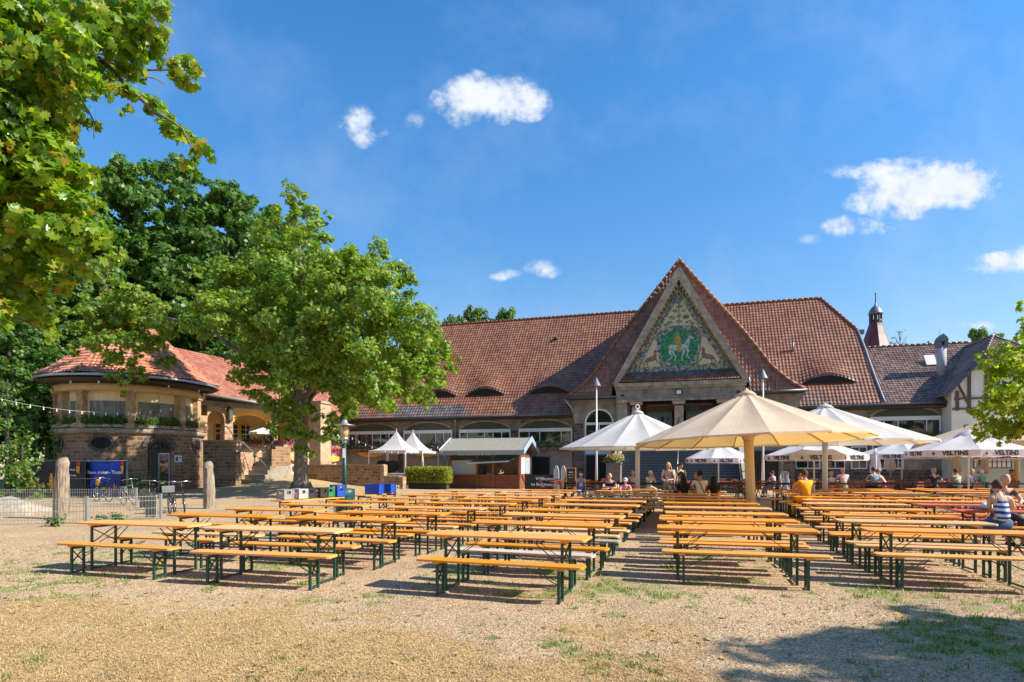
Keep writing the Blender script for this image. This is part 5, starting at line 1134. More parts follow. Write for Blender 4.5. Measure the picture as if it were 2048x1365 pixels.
b=hall_empty('bush',352,36.0,'low leafy bush between the banner and the pavilion door','bush'); b.location=((282-1024)/FPX*33.5,33.5,0)
crown('foliage',[((random.uniform(-1.3,1.3),random.uniform(-.4,.4),random.uniform(.2,.95)),.45) for _ in range(16)],170,.12,'quad',MT['leaf_mid'],b,91,sub=8)
f=MB(); f.tube([(0,0,-.1),(0,0,.7)],[.05,.02],6); f.build('stem',MT['bark_dark'],b)
# clipped hedge by the kiosk
hd=hall_empty('hedge',812,41.2,'clipped yellow green hedge between the party tents and the wooden kiosk','hedge')
g=np.random.default_rng(55); n=9000; P_=np.stack([g.random(n)*3.0,g.random(n)*.9,.45+g.random(n)*1.0],1); ax=g.integers(0,3,n); sd=g.random(n)
P_[ax==1,1]=-.02+.06*g.normal(size=(ax==1).sum()); P_[ax==0,2]=1.45+.05*g.normal(size=(ax==0).sum()); k=(ax==2); P_[k,0]=np.where(sd[k]>.5,0,3.0)+.05*g.normal(size=k.sum())
leaves('foliage',P_,.085,'quad',MT['leaf_hedge'],hd,.5,seed=56); f=MB(); f.box2((.06,.06,.4),(2.94,.85,1.4)); f.box2((.1,.2,0),(2.9,.7,.4)); f.build('inner_twigs',MT['bark_dark'],hd)
# ================================================================ beer tables and benches
ORD=['first','second','third','fourth','fifth','sixth','seventh','eighth','ninth','tenth','eleventh','twelfth']
def board(L_,W_,z,th=.028,cor=.05):
    m=MB(); n=4; pts=[]
    for cx,cy,a0 in ((L_/2-cor,W_/2-cor,0),(-L_/2+cor,W_/2-cor,90),(-L_/2+cor,-W_/2+cor,180),(L_/2-cor,-W_/2+cor,270)):
        for i in range(n+1): a=R(a0+90*i/n); pts.append((cx+cor*math.cos(a),cy+cor*math.sin(a)))
    k=len(pts); b=.006
    vs=[(x*(1-.004),y*(1-.02),z) for x,y in pts]+[(x,y,z-b) for x,y in pts]+[(x,y,z-th) for x,y in pts]
    m.add(vs,[tuple(range(k)),tuple(range(3*k-1,2*k-1,-1))]); m.add(vs,[(k+i,k+(i+1)%k,(i+1)%k,i) for i in range(k)]+[(2*k+i,2*k+(i+1)%k,k+(i+1)%k,k+i) for i in range(k)])
    for x in (-L_/2+.28,L_/2-.28): m.box((x,0,z-th-.014),(.09,W_*.9,.024))
    return m
def leg_mesh(H,wd,inner):
    m=MB(); t=.034; x=0; y=wd/2
    m.box((x,-y,H/2),(t,t*.8,H)); m.box((x,y,H/2),(t,t*.8,H)); m.box((x,0,.045),(t*.7,wd,t*.7)); m.box((x,0,H-.02),(t,wd,.03))
    hb=H*.42 if H<.6 else H*.62
    m.bar((x,-y,hb),(x,y,H-.04),.018,.01); m.bar((x,y,hb),(x,-y,H-.04),.018,.01)
    for s_ in (-1,1): m.bar((x,s_*y*.75,H*.55),(inner*.36 if H<.6 else inner*.42,s_*y*.3,H-.02),.014,.008)
    return m
def make_set(kind):
    L_,W_,H=(2.2,.25,.48) if kind=='bench' else (2.2,.5,.77)
    rt=empty('beer_bench' if kind=='bench' else 'beer_table',(0,0,0),0,'x',kind)
    board(L_,W_,H).build('seat' if kind=='bench' else 'tabletop',MT['orange_wood'],rt)
    for s_ in (-1,1):
        o=leg_mesh(H-.05,.19 if kind=='bench' else .42,-s_).build('leg_frame',MT['green_metal'],rt); o.location=(s_*.80,0,0)
    return rt
protoB=make_set('bench'); protoT=make_set('table'); used=set()
def place(proto,x,y,rz,label,group,matn=None):
    o=proto if proto.name not in used else copy_tree(proto); used.add(proto.name)
    o.location=(x,y,float(hgt(np.array([x]),np.array([y]))[0])-.01); o.rotation_euler=(0,0,rz); o['label']=label; o['group']=group
    if matn:
        for c in o.children:
            if c.name.startswith(('seat','tabletop')):
                c.data=c.data.copy(); c.data.materials[0]=MT[matn]
    return o
first=[True]
gq=random.Random(12)
def column(name,pts,kind,ang,red=(),pale=(),skipfront=False):
    """pts: corner of each table nearest the eye; kind 'R' right or 'L' left"""
    for i,(x,y) in enumerate(pts):
        a=ang+R(gq.uniform(-1.6,1.6)); e=Vector((math.cos(a),math.sin(a))); n=Vector((-e.y,e.x))
        c=Vector((x,y))+(e*(-1.1) if kind=='R' else e*1.1)+n*.25
        col='red' if i in red else 'orange'; mt='red_wood' if i in red else ('orange_pale' if i in pale else None)
        place(protoT,c.x,c.y,a,f'{col} beer table, {ORD[i]} from the front in the {name} column','beer tables on the gravel',mt)
        for s_,w_ in ((-1,'near'),(1,'far')):
            d=s_*(.47+gq.uniform(-.05,.06)); b=c+n*d+e*gq.uniform(-.10,.10); r=gq.random()
            mt2='red_wood' if i in red else ('grey_bench' if r<.12 else 'orange_pale' if r<.27 else None)
            if i==0 and s_==-1: mt2=None
            colr={'red_wood':'red','grey_bench':'weathered grey','orange_pale':'pale worn',None:'orange'}[mt2]
            place(protoB,b.x,b.y,a+R(gq.uniform(-1.5,1.5)),f'{colr} beer bench on the {w_} side of the {ORD[i]} table, {name} column','beer benches on the gravel',mt2)
cA=[(-4.85,9.0),(-4.26,10.5),(-3.95,12.0),(-3.3,13.3),(-2.58,14.7),(-1.9,16.2),(-1.3,17.7),(-.8,19.2),(-.3,20.7)]
cB=[(-2.42,8.25),(-1.86,9.75),(-1.3,11.15),(-.65,12.5),(0,13.95),(.55,15.4),(1.05,16.9),(1.5,18.4),(1.95,19.9),(2.4,21.4)]
cC=[(.9,7.38),(1.43,8.88),(1.9,10.35),(2.32,11.78),(2.79,13.25),(3.27,14.76),(3.72,16.2),(4.18,17.7),(4.62,19.2),(5.08,20.7),(5.5,22.2)]
cD=[(4.25,8.24),(4.62,9.6),(5.08,11.0),(5.45,12.55),(5.79,14.0),(6.1,15.5),(6.35,17.1),(6.7,18.7),(7.3,20.4)]
cE=[(5.0,8.43),(5.33,9.75),(5.8,11.1),(6.33,12.6),(6.95,14.2),(7.75,15.9),(8.2,17.4),(8.6,18.9),(9.0,20.4),(9.4,21.9)]
cF=[(9.0,12.1),(9.4,13.8),(9.95,15.4),(10.5,16.9),(11.0,18.4),(11.4,19.9),(11.85,21.4),(12.2,22.9)]
cG=[(12.9,15.4),(13.3,16.9),(13.8,18.4),(14.3,19.9),(14.75,21.4),(15.2,22.9)]
cH=[(17.4,21.4),(17.8,22.9)]
column('far left',cA,'R',R(-15)); column('second',cB,'R',R(-16),pale=(0,)); column('middle',cC,'R',R(-17.5)); column('fourth',cD,'R',R(-13.5),pale=(3,))
column('fifth',cE,'L',R(-14),pale=(1,4)); column('sixth',cF,'L',R(-11),red=(0,1)); column('seventh',cG,'L',R(-13)); column('far right',cH,'L',R(-13))
TB=[]
for (x,y),(x2,y2),lab in (((-6.35,15.5),(-5.2,17.5),'orange beer table turned lengthwise, carrying the bottle crates'),((-4.75,17.9),(-4.15,20.0),'orange beer table turned lengthwise, carrying the blue tubs')):
    a=math.atan2(y2-y,x2-x); TB.append(place(protoT,(x+x2)/2+.2,(y+y2)/2,a,lab,'beer tables on the gravel'))
# crates on the two turned tables
def crate(x,y,z,rz,size,matn,label,holes=True,kind='bottle_crate',logo=None):
    w,d,h=size; rt=empty(kind,(x,y,z),rz,label,'crate','crates on the turned tables'); m=MB(); t=.018
    m.box2((-w/2,-d/2,0),(w/2,d/2,.02))
    for s_ in (-1,1):
        for (L_,off,ax) in ((w,d/2,0),(d-2*t,w/2,1)):
            def pc(a,b,z0,z1):
                if ax==0: m.box2((a,s_*off-t/2-(t/2)*s_,z0),(b,s_*off+t/2-(t/2)*s_,z1))
                else: m.box2((s_*off-t/2-(t/2)*s_,a,z0),(s_*off+t/2-(t/2)*s_,b,z1))
            if holes:
                hw=.055; pc(-L_/2,L_/2,0.02,h*.52); pc(-L_/2,-hw,h*.52,h*.85); pc(hw,L_/2,h*.52,h*.85); pc(-L_/2,L_/2,h*.85,h)
            else: pc(-L_/2,L_/2,.02,h)
    for sx in (-1,1):
        for sy_ in (-1,1): m.box((sx*(w/2-.01),sy_*(d/2-.01),h/2),(.035,.035,h+.004))
    m.build('body',MT[matn],rt)
    if logo:
        f=MB()
        if logo=='round': f.lathe([(0,0),(.07,0),(.07,.004),(0,.004)],16,M=Matrix.Translation((.0,-d/2-.006,h*.36))@Matrix.Rotation(R(90),4,'X'))
        else:
            for i in range(3): f.box((-.05+i*.05,-d/2-.003,h*.3),(.03,.006,.05))
        f.build('print',MT['label_white'],rt)
    return rt
zt=.775; ax=Vector((1.15,2.0)).normalized()
def on1(t): b=Vector((-6.35,15.5))+Vector((.2,.0)); p=b+ax*t; return p.x,p.y
ra=math.atan2(ax.y,ax.x)-R(90)+R(-8)
for t,mn,lab,lg in ((.35,'plastic_grey','grey bottle crate nearest the front edge of the turned table',None),(.78,'plastic_white','off-white bottle crate behind the grey one','bars'),(1.16,'plastic_dark','black bottle crate beside the off-white one','bars'),(1.5,'plastic_dark','black bottle crate beside the green one','bars'),(1.85,'plastic_green','green bottle crate left of the blue crate','bars'),(2.15,'plastic_blue','blue crate with a round white emblem at the far end','round')):
    x,y=on1(t); crate(x+.06*math.sin(t*9),y,zt,ra,(.36,.26,.26 if mn!='plastic_blue' else .33),mn,lab,True,'bottle_crate',lg)
ax2=Vector((.6,2.1)).normalized()
for t,mn,lab,sz,h_ in ((.75,'plastic_blue','large blue tub standing right behind the green lamp post',(.46,.34,.30),False),(1.35,'plastic_blue','second blue tub deeper along the table',(.5,.34,.29),False),(1.75,'plastic_grey','grey slatted crate beside the blue tubs',(.34,.26,.24),True)):
    p=Vector((-4.55,17.9))+ax2*t; crate(p.x+.1*t,p.y,zt,R(-12),sz,mn,lab,h_,'plastic_tub' if not h_ else 'bottle_crate')
bb=empty('rubbish_bag',(-4.95,17.7,0),0,'teal rubbish bag hanging in a stand between the two turned tables','bag')
f=MB(); f.lathe([(.2,.05),(.27,.2),(.25,.5),(.29,.75),(.31,.95),(.2,.98)],12); f.build('bag',MT['bin_bag'],bb); f=MB(); f.tube([(.3*math.cos(t*.524),.3*math.sin(t*.524),.95) for t in range(13)],.015,6); f.bar((.3,0,0),(.3,0,.95),.02); f.bar((-.3,0,0),(-.3,0,.95),.02); f.build('stand',MT['green_metal'],bb)
tr=empty('serving_tray',(9.55,12.0,.785),R(-12),'black serving tray with crumpled napkins on the red table','tray')
f=MB(); f.lathe([(0,0),(.24,0),(.27,.025),(.25,.02),(0,.008)],18,M=Matrix.Diagonal((1.3,.8,1,1))); f.build('tray',MT['black_metal'],tr); f=MB(); f.ell((-.08,0,.07),(.09,.07,.07),8,5); f.ell((.03,.03,.06),(.07,.06,.05),7,5); f.build('napkin',MT['white_plastic'],tr)
# ================================================================ parasols
def canvas(name,col,tcol,tr_=.32):
    m,N,L,P=nodes(name); P.inputs['Roughness'].default_value=.75; P.inputs['Specular IOR Level'].default_value=.25
    tc=N.new('ShaderNodeTexCoord'); n=N.new('ShaderNodeTexNoise'); n.inputs['Scale'].default_value=1.6; n.inputs['Detail'].default_value=6; L.new(tc.outputs['Object'],n.inputs['Vector']); r=ramp_node(N,[(.3,tuple(c*.88 for c in col)),(.7,col)]); L.new(n.outputs['Fac'],r.inputs[0]); L.new(r.outputs[0],P.inputs['Base Color'])
    n2=N.new('ShaderNodeTexNoise'); n2.inputs['Scale'].default_value=5; L.new(tc.outputs['Object'],n2.inputs['Vector']); bp=N.new('ShaderNodeBump'); bp.inputs['Strength'].default_value=.25; bp.inputs['Distance'].default_value=.05; L.new(n2.outputs['Fac'],bp.inputs['Height']); L.new(bp.outputs[0],P.inputs['Normal'])
    t=N.new('ShaderNodeBsdfTranslucent'); t.inputs[0].default_value=(*tcol,1); mx=N.new('ShaderNodeMixShader'); mx.inputs[0].default_value=tr_; L.new(P.outputs[0],mx.inputs[1]); L.new(t.outputs[0],mx.inputs[2]); L.new(mx.outputs[0],N['Material Output'].inputs[0])
canvas('canvas_big',(.75,.69,.53),(.85,.52,.16),.40); canvas('canvas_pale',(.72,.71,.69),(.62,.50,.34),.34); canvas('canvas_small',(.78,.79,.84),(.8,.62,.5),.38)
def canopy_mesh(n,r,zr,za,sag,rim,sc=.0):
    """ribbed canopy: straight ribs, cloth pulled in and down a little between them"""
    m=MB(); K=8; J=6; vs=[]; 
    for i in range(n*K):
        a=2*math.pi*i/(n*K); ph=(i%K)/K; s_=math.sin(math.pi*ph); f_=math.cos(math.pi/n)/math.cos((ph-.5)*2*math.pi/n)
        for j in range(J+1):
            t=.06+.94*j/J; rr=r*t*f_*(1-.012*s_*t-sc*s_*(t**8)); z=zr+(za-zr)*(1-t)**1.02*.995-sag*s_*t*(1-t)*2.2
            vs.append((rr*math.cos(a),rr*math.sin(a),z))
        rr=r*f_*(1-.012*s_-sc*s_); vs.append((rr*1.003*math.cos(a),rr*1.003*math.sin(a),zr-rim*(1-.35*s_ if sc else 1)))
    q=J+2; fs=[]
    for i in range(n*K):
        b=i*q; c=((i+1)%(n*K))*q
        for j in range(q-1): fs.append((b+j,b+j+1,c+j+1,c+j))
    m.add(vs,fs,0,False); return m
def big_parasol(x,y,r,zr,za,pr,mt,label,n=14,rot=0,cap='cone'):
    rt=empty('parasol',(x,y,0),rot,label,'parasol','large round parasols'); cn=canopy_mesh(n,r,zr,za,.10,.05).build('canopy',MT[mt],rt)
    f=MB(); f.lathe([(.0,za+.10),(.04,za+.09),(.06,za+.05),(.18*r/3.3,za-.01),(.27*r/3.3,za-.09),(.25*r/3.3,za-.11)],20,cap=False); f.build('cap',MT[mt],cn)
    if cap=='ring': f=MB(); f.tube([(.09*math.cos(t*.524),0,za+.20+.09*math.sin(t*.524)) for t in range(13)],.02,6); f.build('finial_ring',MT['off_white_metal'],cn)
    else: f=MB(); f.tube([(0,0,za+.04),(0,0,za+.13)],[.02,.01],6); f.build('finial',MT['off_white_metal'],cn)
    pm='cream_metal' if mt=='canvas_big' else 'off_white_metal'
    f=MB(); f.tube([(0,0,0),(0,0,zr+.08)],pr,16); f.lathe([(pr,zr-.02),(pr+.035,zr+.04),(pr+.045,zr+.16),(pr*.8,zr+.22)],16); f.tube([(0,0,zr+.2),(0,0,za)],pr*.5,10); f.lathe([(pr+.14,0),(pr+.14,.05),(pr+.02,.07)],16); f.build('pole',MT[pm],rt)
    for i in range(n):
        a=2*math.pi*i/n; c,s_=math.cos(a),math.sin(a); f=MB()
        f.bar((c*pr,s_*pr,zr+.12),(c*r*.55,s_*r*.55,zr+(za-zr)*.40),.035,.05); f.bar((c*.25,s_*.25,za-.26),(c*(r-.04),s_*(r-.04),zr-.05),.03,.045); f.build('rib',MT[pm],rt)
    return rt
big_parasol(6.99,17.5,3.3,2.40,3.82,.135,'canvas_big','largest cream parasol in front, on a thick cream pole',14,.12).rotation_euler=(R(-1.6),R(-1.6),0)
p=up(1275,930,26.6); big_parasol(p.x,26.6,3.5,2.42,4.05,.10,'canvas_pale','off-white parasol with a ring finial before the portal steps, left of the largest one',14,.2,'ring')
p=up(1650,930,23.2); big_parasol(p.x,23.2,3.75,2.55,3.98,.10,'canvas_pale','off-white parasol half hidden behind the right side of the largest one',14,.05)
p=up(2034,930,31.0); big_parasol(p.x,31.0,4.7,2.80,4.55,.12,'canvas_big','cream parasol at the right behind the maple branch',14,.3)
def crest(m_,T):
    f=MB(); f.lathe([(.03,0),(.055,0),(.055,.005),(.03,.005)],14,M=T); f.box((0,.0,.003),(.07,.022,.006),0,0,T); f.box((0,.068,.003),(.045,.02,.006),0,0,T); f.box((-.03,.085,.003),(.012,.02,.006),0,0,T); f.box((.03,.085,.003),(.012,.02,.006),0,0,T); f.box((0,.09,.003),(.012,.028,.006),0,0,T); return f
def small_parasol(x,y,r,zr,za,label,rot=0,n=8,txt=True,full=True):
    rt=empty('parasol',(x,y,0),rot,label,'parasol','white lettered parasols'); cn=canopy_mesh(n,r,zr,za,.10,.0).build('canopy',MT['canvas_small'],rt)
    f=MB(); f.lathe([(0,za+.1),(.35,za-.05),(.5,za-.22)],8,cap=False); f.tube([(0,0,za),(0,0,za+.16)],[.03,.02],6); f.build('cap',MT['canvas_small'],cn)
    f=MB(); f.tube([(0,0,0),(0,0,za)],.035,10); f.lathe([(.3,0),(.3,.06),(.05,.1)],14); f.build('pole',MT['off_white_metal'],rt)
    hv=.26
    for i in range(n):
        a0=2*math.pi*i/n; a1=2*math.pi*(i+1)/n; p0=Vector((r*math.cos(a0),r*math.sin(a0),zr)); p1=Vector((r*math.cos(a1),r*math.sin(a1),zr)); f=MB(); K=8; vs=[]
        for k in range(K+1):
            p=p0.lerp(p1,k/K); o=Vector((p.x,p.y,0)).normalized()*.012; dz=hv*(1-.28*(max(0,abs(k/K-.5)*2-.72)/.28))
            vs+= [tuple(p*1.0),(p.x+o.x,p.y+o.y,zr-dz)]
        f.add(vs,[(2*k,2*k+1,2*k+3,2*k+2) for k in range(K)]); va=f.build('valance',MT['canvas_small'],rt)
        mid=(p0+p1)/2; nrm=Vector((mid.x,mid.y,0)).normalized(); tx=(p1-p0).normalized(); o=mid+nrm*.022+Vector((0,0,-.13)); wd=(p1-p0).length
        # only sides that face the yard carry readable letters in view, yet all are lettered
        if txt:
            T=frame_M(o+tx*.06,tx); text_obj('lettering','VELTINS',.25,MT['letter_black'],va,T,.002,.011,'CENTER',.92*min(1.15,wd/1.72))
            crest(f,frame_M(o-tx*wd*.38-Vector((0,0,.02)),tx)).build('emblem',MT['letter_red'],va)
        f=MB(); f.bar((0,0,za-.1),(p0.x*.99,p0.y*.99,zr-.01),.018,.025); f.build('rib',MT['zinc_light'],rt)
    return rt
for px,Y,r,zr,za,lab,rot in ((1437,32.5,1.78,2.02,2.95,'white lettered parasol left of the thick cream pole',.25),(1628,27.9,2.28,2.12,2.98,'white lettered parasol standing before the doors, right of the thick cream pole',.02),
     (1804,33.2,2.3,2.25,3.05,'white lettered parasol farther back, between two nearer lettered ones',.36),(1937,25.6,2.32,2.28,3.08,'white lettered parasol at the right, partly under the maple leaves',.30),(2052,29.0,2.2,2.2,3.0,'white lettered parasol cut by the right picture edge',.1)):
    p=up(px,930,Y); small_parasol(p.x,Y,r,zr,za,lab,rot)
for px,Y,z0,z1,lab in ((1751,31.5,1.25,2.35,'closed white parasol leftmost of the four folded ones'),(1781,34.0,1.35,2.35,'closed white parasol with dark print left of the middle pole'),(1912,33.0,1.3,2.4,'closed white parasol behind the right lettered parasol'),(1965,31.5,1.2,2.4,'closed white parasol rightmost, by the iron grille')):
    p=up(px,930,Y); rt=empty('parasol',(p.x,Y,0),px,lab,'parasol','closed white parasols'); n=20; vs=[];f=MB(); prof=[(.04,z1+.05),(.10,z1-.05),(.16,z1-.35),(.22,z1-.7),(.24,z0+.1),(.17,z0)]
    for j,(r_,z_) in enumerate(prof):
        for k in range(n): a=2*math.pi*k/n; q=r_*(1+.28*math.sin(k*2.1+j*.7)); vs.append((q*math.cos(a),q*math.sin(a),z_+.05*math.sin(k*1.7)*(j>3)))
    f.add(vs,[(j*n+k,j*n+(k+1)%n,(j+1)*n+(k+1)%n,(j+1)*n+k) for j in range(5) for k in range(n)]); f.build('folded_canopy',MT['canvas_small'],rt); f=MB(); f.tube([(0,0,0),(0,0,z1+.2)],.03,8); f.lathe([(.28,0),(.28,.06),(.05,.08)],12); f.build('pole',MT['zinc_light'],rt)
    f=MB(); f.box((.1,-.23,(z0+z1)/2),(.07,.01,.3)); f.box((-.05,-.24,(z0+z1)/2-.15),(.05,.01,.18)); f.build('print',MT['letter_black'],rt)
# ================================================================ party tents
def tent(px,Y,w,ze,zp,label):
    rt=hall_empty('party_tent',px,Y,label,'tent','white party tents'); h=w/2; K=8; J=8; vs=[]; 
    f=MB()
    side=[(-h,-h),(h,-h),(h,h),(-h,h)]
    for s_ in range(4):
        a=Vector(side[s_]); b=Vector(side[(s_+1)%4])
        for k in range(K):
            q=a.lerp(b,k/K)
            for j in range(J+1):
                t=j/J; z=ze+(zp-ze)*(1-t)**2.1+.03*math.sin(math.pi*k/K)*0; vs.append((q.x*t+.0,q.y*t,z if t>0 else zp))
    n=4*K; fs=[(i*(J+1)+j,i*(J+1)+j+1,((i+1)%n)*(J+1)+j+1,((i+1)%n)*(J+1)+j) for i in range(n) for j in range(J)]
    f.add(vs,fs,0,False); cn=f.build('canopy',MT['canvas_small'],rt)
    f=MB()
    for s_ in range(4):
        a=Vector(side[s_]); b=Vector(side[(s_+1)%4]); m=16
        for k in range(m):
            p=a.lerp(b,k/m); q=a.lerp(b,(k+1)/m); mid=(p+q)/2
            f.add([(p.x,p.y,ze),(q.x,q.y,ze),(q.x,q.y,ze-.12),(mid.x,mid.y,ze-.22),(p.x,p.y,ze-.12)],[(0,4,3,2,1)])
    f.build('scalloped_valance',MT['canvas_small'],cn)
    for x,y in side: f=MB(); f.box((x*.98,y*.98,ze/2),(.06,.06,ze)); f.build('leg',MT['white_paint'],rt)
    f=MB(); f.tube([(0,0,zp-.1),(0,0,zp+.15)],.03,6); f.build('tip',MT['canvas_small'],cn)
tent(793,44.6,3.0,2.72,4.2,'white pagoda tent, the left and nearer of the pair behind the stone wall')
tent(826,46.6,3.0,2.72,4.25,'white pagoda tent, the right and farther of the pair by the hedge')
o=hall_empty('folding_table',800,43.2,'folding table with a white cloth under the left party tent','table'); f=MB(); f.box((0,0,1.05),(1.5,.7,.04)); f.box((0,-.36,.85),(1.52,.02,.42)); f.build('tablecloth',MT['label_white'],o); f=MB()
for x in (-.6,.6): f.bar((x,-.2,0),(x,-.2,1.03),.04); f.bar((x,.2,0),(x,.2,1.03),.04)
f.build('leg',MT['black_metal'],o)
for px,lab in ((765,'black covered heater under the left party tent'),(786,'black covered grill standing right of the heater under the tent')):
    o=hall_empty('covered_grill',px,45.3,lab,'grill'); f=MB(); f.lathe([(.42,0),(.45,1.3),(.5,1.7),(.36,1.95),(0,2.05)],12); f.build('cover',MT['rubber'],o)
# ================================================================ kiosk
kio=hall_empty('wooden_kiosk',897,42.9,'brown wooden kiosk with a raised counter hatch, green lettered banner and pale felt roof','kiosk'); KW,KD=5.3,3.2
f=MB()
f.box2((0,.12,0),(KW,.2,.95)); f.box2((0,.2,0),(.08,KD,2.35)); f.box2((KW-.08,.2,0),(KW,KD,1.0)); f.box2((0,KD-.08,0),(KW,KD,2.4)); f.box2((0,.12,2.05),(KW,.2,2.62))
f.build('plank_wall',MT['kiosk_wood'],kio)
f=MB()
for k in range(6): f.box2((.0,.1,.14+k*.145),(KW,.119,.14+k*.145+.135))
f.build('plank',MT['kiosk_wood'],kio)
f=MB()
for x in (.08,2.15,3.35,KW-.08): f.box((x,.07,1.3),(.14,.14,2.6))
f.box((KW/2,.06,.95),(KW+.1,.3,.06)); f.box((KW-.06,KD,1.3),(.14,.14,2.6)); f.box((KW-.06,KD/2,2.3),(.12,KD,.12)); f.box((KW-.06,KD/2,3.0),(.1,.14,1.2)); f.box2((KW-.1,.1,1.0),(KW+.03,KD,1.08))
f.build('post',MT['kiosk_post'],kio)
f=MB()
for a,b in ((.6,1.9),(3.6,4.9)): f.bar((a,.085,.12),(b,.085,.9),.09,.03); f.bar((b,.078,.12),(a,.078,.9),.09,.03)
f.bar((KW+.03,.4,.12),(KW+.03,1.6,.95),.09,.03); f.bar((KW+.04,1.6,.12),(KW+.04,.4,.95),.09,.03)
f.build('cross_brace',MT['kiosk_post'],kio)
f=MB(); f.box2((.18,.1,.98),(2.05,.14,2.0)); f.build('roller_shutter',MT['silver_board'],kio)
f=MB(); f.box2((KW-.02,.25,1.05),(KW+.05,1.15,2.2)); f.build('white_board',MT['label_white'],kio); f=MB(); f.box2((KW-.02,1.25,1.05),(KW+.04,3.1,2.2)); f.build('side_panel',MT['silver_board'],kio)
f=MB(); f.box2((.1,2.6,1.0),(KW-.1,2.65,2.5)); f.build('back_room',MT['sandstone_light'],kio)
f=MB(); f.box2((.3,.02,2.08),(KW-.15,.06,2.58)); bn=f.build('banner',MT['banner_green'],kio); 
text_obj('lettering','Herzlich willkommen an der Feuerstelle',.19,MT['letter_white'],bn,frame_M((2.1,.008,2.4),(1,0,0)),.003,.003,'CENTER',.95)
f=MB(); f.add([(1.65,-.85,1.72),(4.6,-.85,1.86),(4.95,.06,2.1),(2.05,.06,2.04),(1.65,-.85,1.76),(4.6,-.85,1.9),(4.95,.06,2.14),(2.05,.06,2.08)],[(3,2,1,0),(4,5,6,7),(0,1,5,4),(1,2,6,5),(2,3,7,6),(3,0,4,7)]); f.build('hatch_flap',MT['zinc_light'],kio)
e0=-.55; rz0=2.68; rg=3.62
f=MB(); f.add([(-.5,e0,rz0),(KW+.45,e0,rz0),(KW+.45,KD/2,rg),(-.5,KD/2,rg),(-.5,KD+.55,rz0),(KW+.45,KD+.55,rz0)]+[(-.5,e0,rz0-.06),(KW+.45,e0,rz0-.06),(KW+.45,KD/2,rg-.07),(-.5,KD/2,rg-.07),(-.5,KD+.55,rz0-.06),(KW+.45,KD+.55,rz0-.06)],[(0,1,2,3),(3,2,5,4),(7,6,9,8),(8,9,10,11),(0,6,7,1),(5,11,10,4)]); kr=f.build('roof',MT['roof_felt'],kio)
f=MB(); 
for k in range(26):
    x=-.5+k*(KW+.95)/26; f.box2((x+.01,e0-.03,rz0-.32),(x+(KW+.95)/26-.01,e0,rz0+.0))
f.build('fascia',MT['grey_boards'],kr)
f=MB()
for s_,y1 in ((1,e0),(-1,KD+.55)):
    for k in range(13):
        t=k/13; t2=(k+.8)/13; y=y1+(KD/2-y1)*t; yb=y1+(KD/2-y1)*t2; z=rz0+(rg-rz0)*t; zb=rz0+(rg-rz0)*t2
        f.add([(KW+.47,y,z+.03),(KW+.47,yb,zb+.03),(KW+.47,yb,zb-.3),(KW+.47,y,z-.3)],[(0,1,2,3)] if s_>0 else [(3,2,1,0)])
f.bar((KW+.44,e0,rz0+.03),(KW+.44,KD/2,rg+.05),.05,.08); f.bar((KW+.44,KD+.55,rz0+.03),(KW+.44,KD/2,rg+.05),.05,.08); f.bar((-.5,e0,rz0+.03),(-.5,KD/2,rg+.03),.05,.1); f.build('bargeboard',MT['sign_blue'],kr)
f=MB(); f.tube([(-.3,e0-.08,rz0-.05),(-.3,.0,2.2),(-.1,.0,1.9),(-.1,.0,0)],.035,6); f.build('downpipe',MT['zinc_light'],kio)
def kpt(x,y,z): return kio.matrix_basis@Vector((x,y,z))
kio_M=Matrix.Translation(kio.location)@Matrix.Rotation(-TH,4,'Z')
for x,lab,mt,sz in ((2.45,'dark coffee machine on the kiosk counter','black_metal',(.45,.4,.6)),(3.0,'row of white cups on the kiosk counter','white_plastic',(.3,.12,.1)),):
    p=kio_M@Vector((x,.35,.985)); o=empty('coffee_machine' if sz[2]>.3 else 'cup_row',p,-TH,lab,'machine' if sz[2]>.3 else 'cups'); f=MB()
    if sz[2]>.3: f.box((0,0,sz[2]/2),sz,bev=.04); f.box((0,-.22,.35),(.3,.08,.1)); f.lathe([(.03,0),(.04,.12)],8,(.1,-.24,.1))
    else:
        for k in range(5): f.lathe([(.025,0),(.035,.1)],10,(-.16+k*.08,-.1,0))
    f.build('body',MT[mt],o)
bi=hall_empty('litter_bin',873,42.2,'dark teal litter bin between the hedge and the kiosk','bin'); f=MB(); f.lathe([(.3,0),(.33,.1),(.36,.95),(.38,1.0),(.2,1.05)],14,(.35,0,0)); f.build('bin',MT['bin_bag'],bi)
f=MB(); f.tube([(.35+.37*math.cos(t*.524),.37*math.sin(t*.524),.97) for t in range(13)],.02,6); f.build('rim',MT['green_metal'],bi)
sg=hall_empty('service_banner',1050,38.8,'long dark banner lettered in white announcing the service area, right of the kiosk','banner'); f=MB(); f.box2((0,0,.1),(3.2,.03,1.05)); b1=f.build('cloth',MT['black_banner'],sg)
text_obj('lettering','Willkommen',.30,MT['letter_white'],b1,frame_M((1.5,-.006,.78),(1,0,0)),.003,.004); text_obj('lettering','im Bedienungsbereich',.27,MT['letter_white'],b1,frame_M((1.6,-.006,.42),(1,0,0)),.003,.004)
f=MB(); f.bar((0,.04,0),(0,.04,1.15),.04); f.bar((3.2,.04,0),(3.2,.04,1.15),.04); f.build('post',MT['green_metal'],sg)
cb=hall_empty('chalk_board',1142,34.5,'wooden framed chalkboard on an easel by the service entrance','sign'); f=MB(); f.box((0,0,.95),(.5,.03,1.0)); c1=f.build('board',MT['chalk'],cb)
f=MB(); 
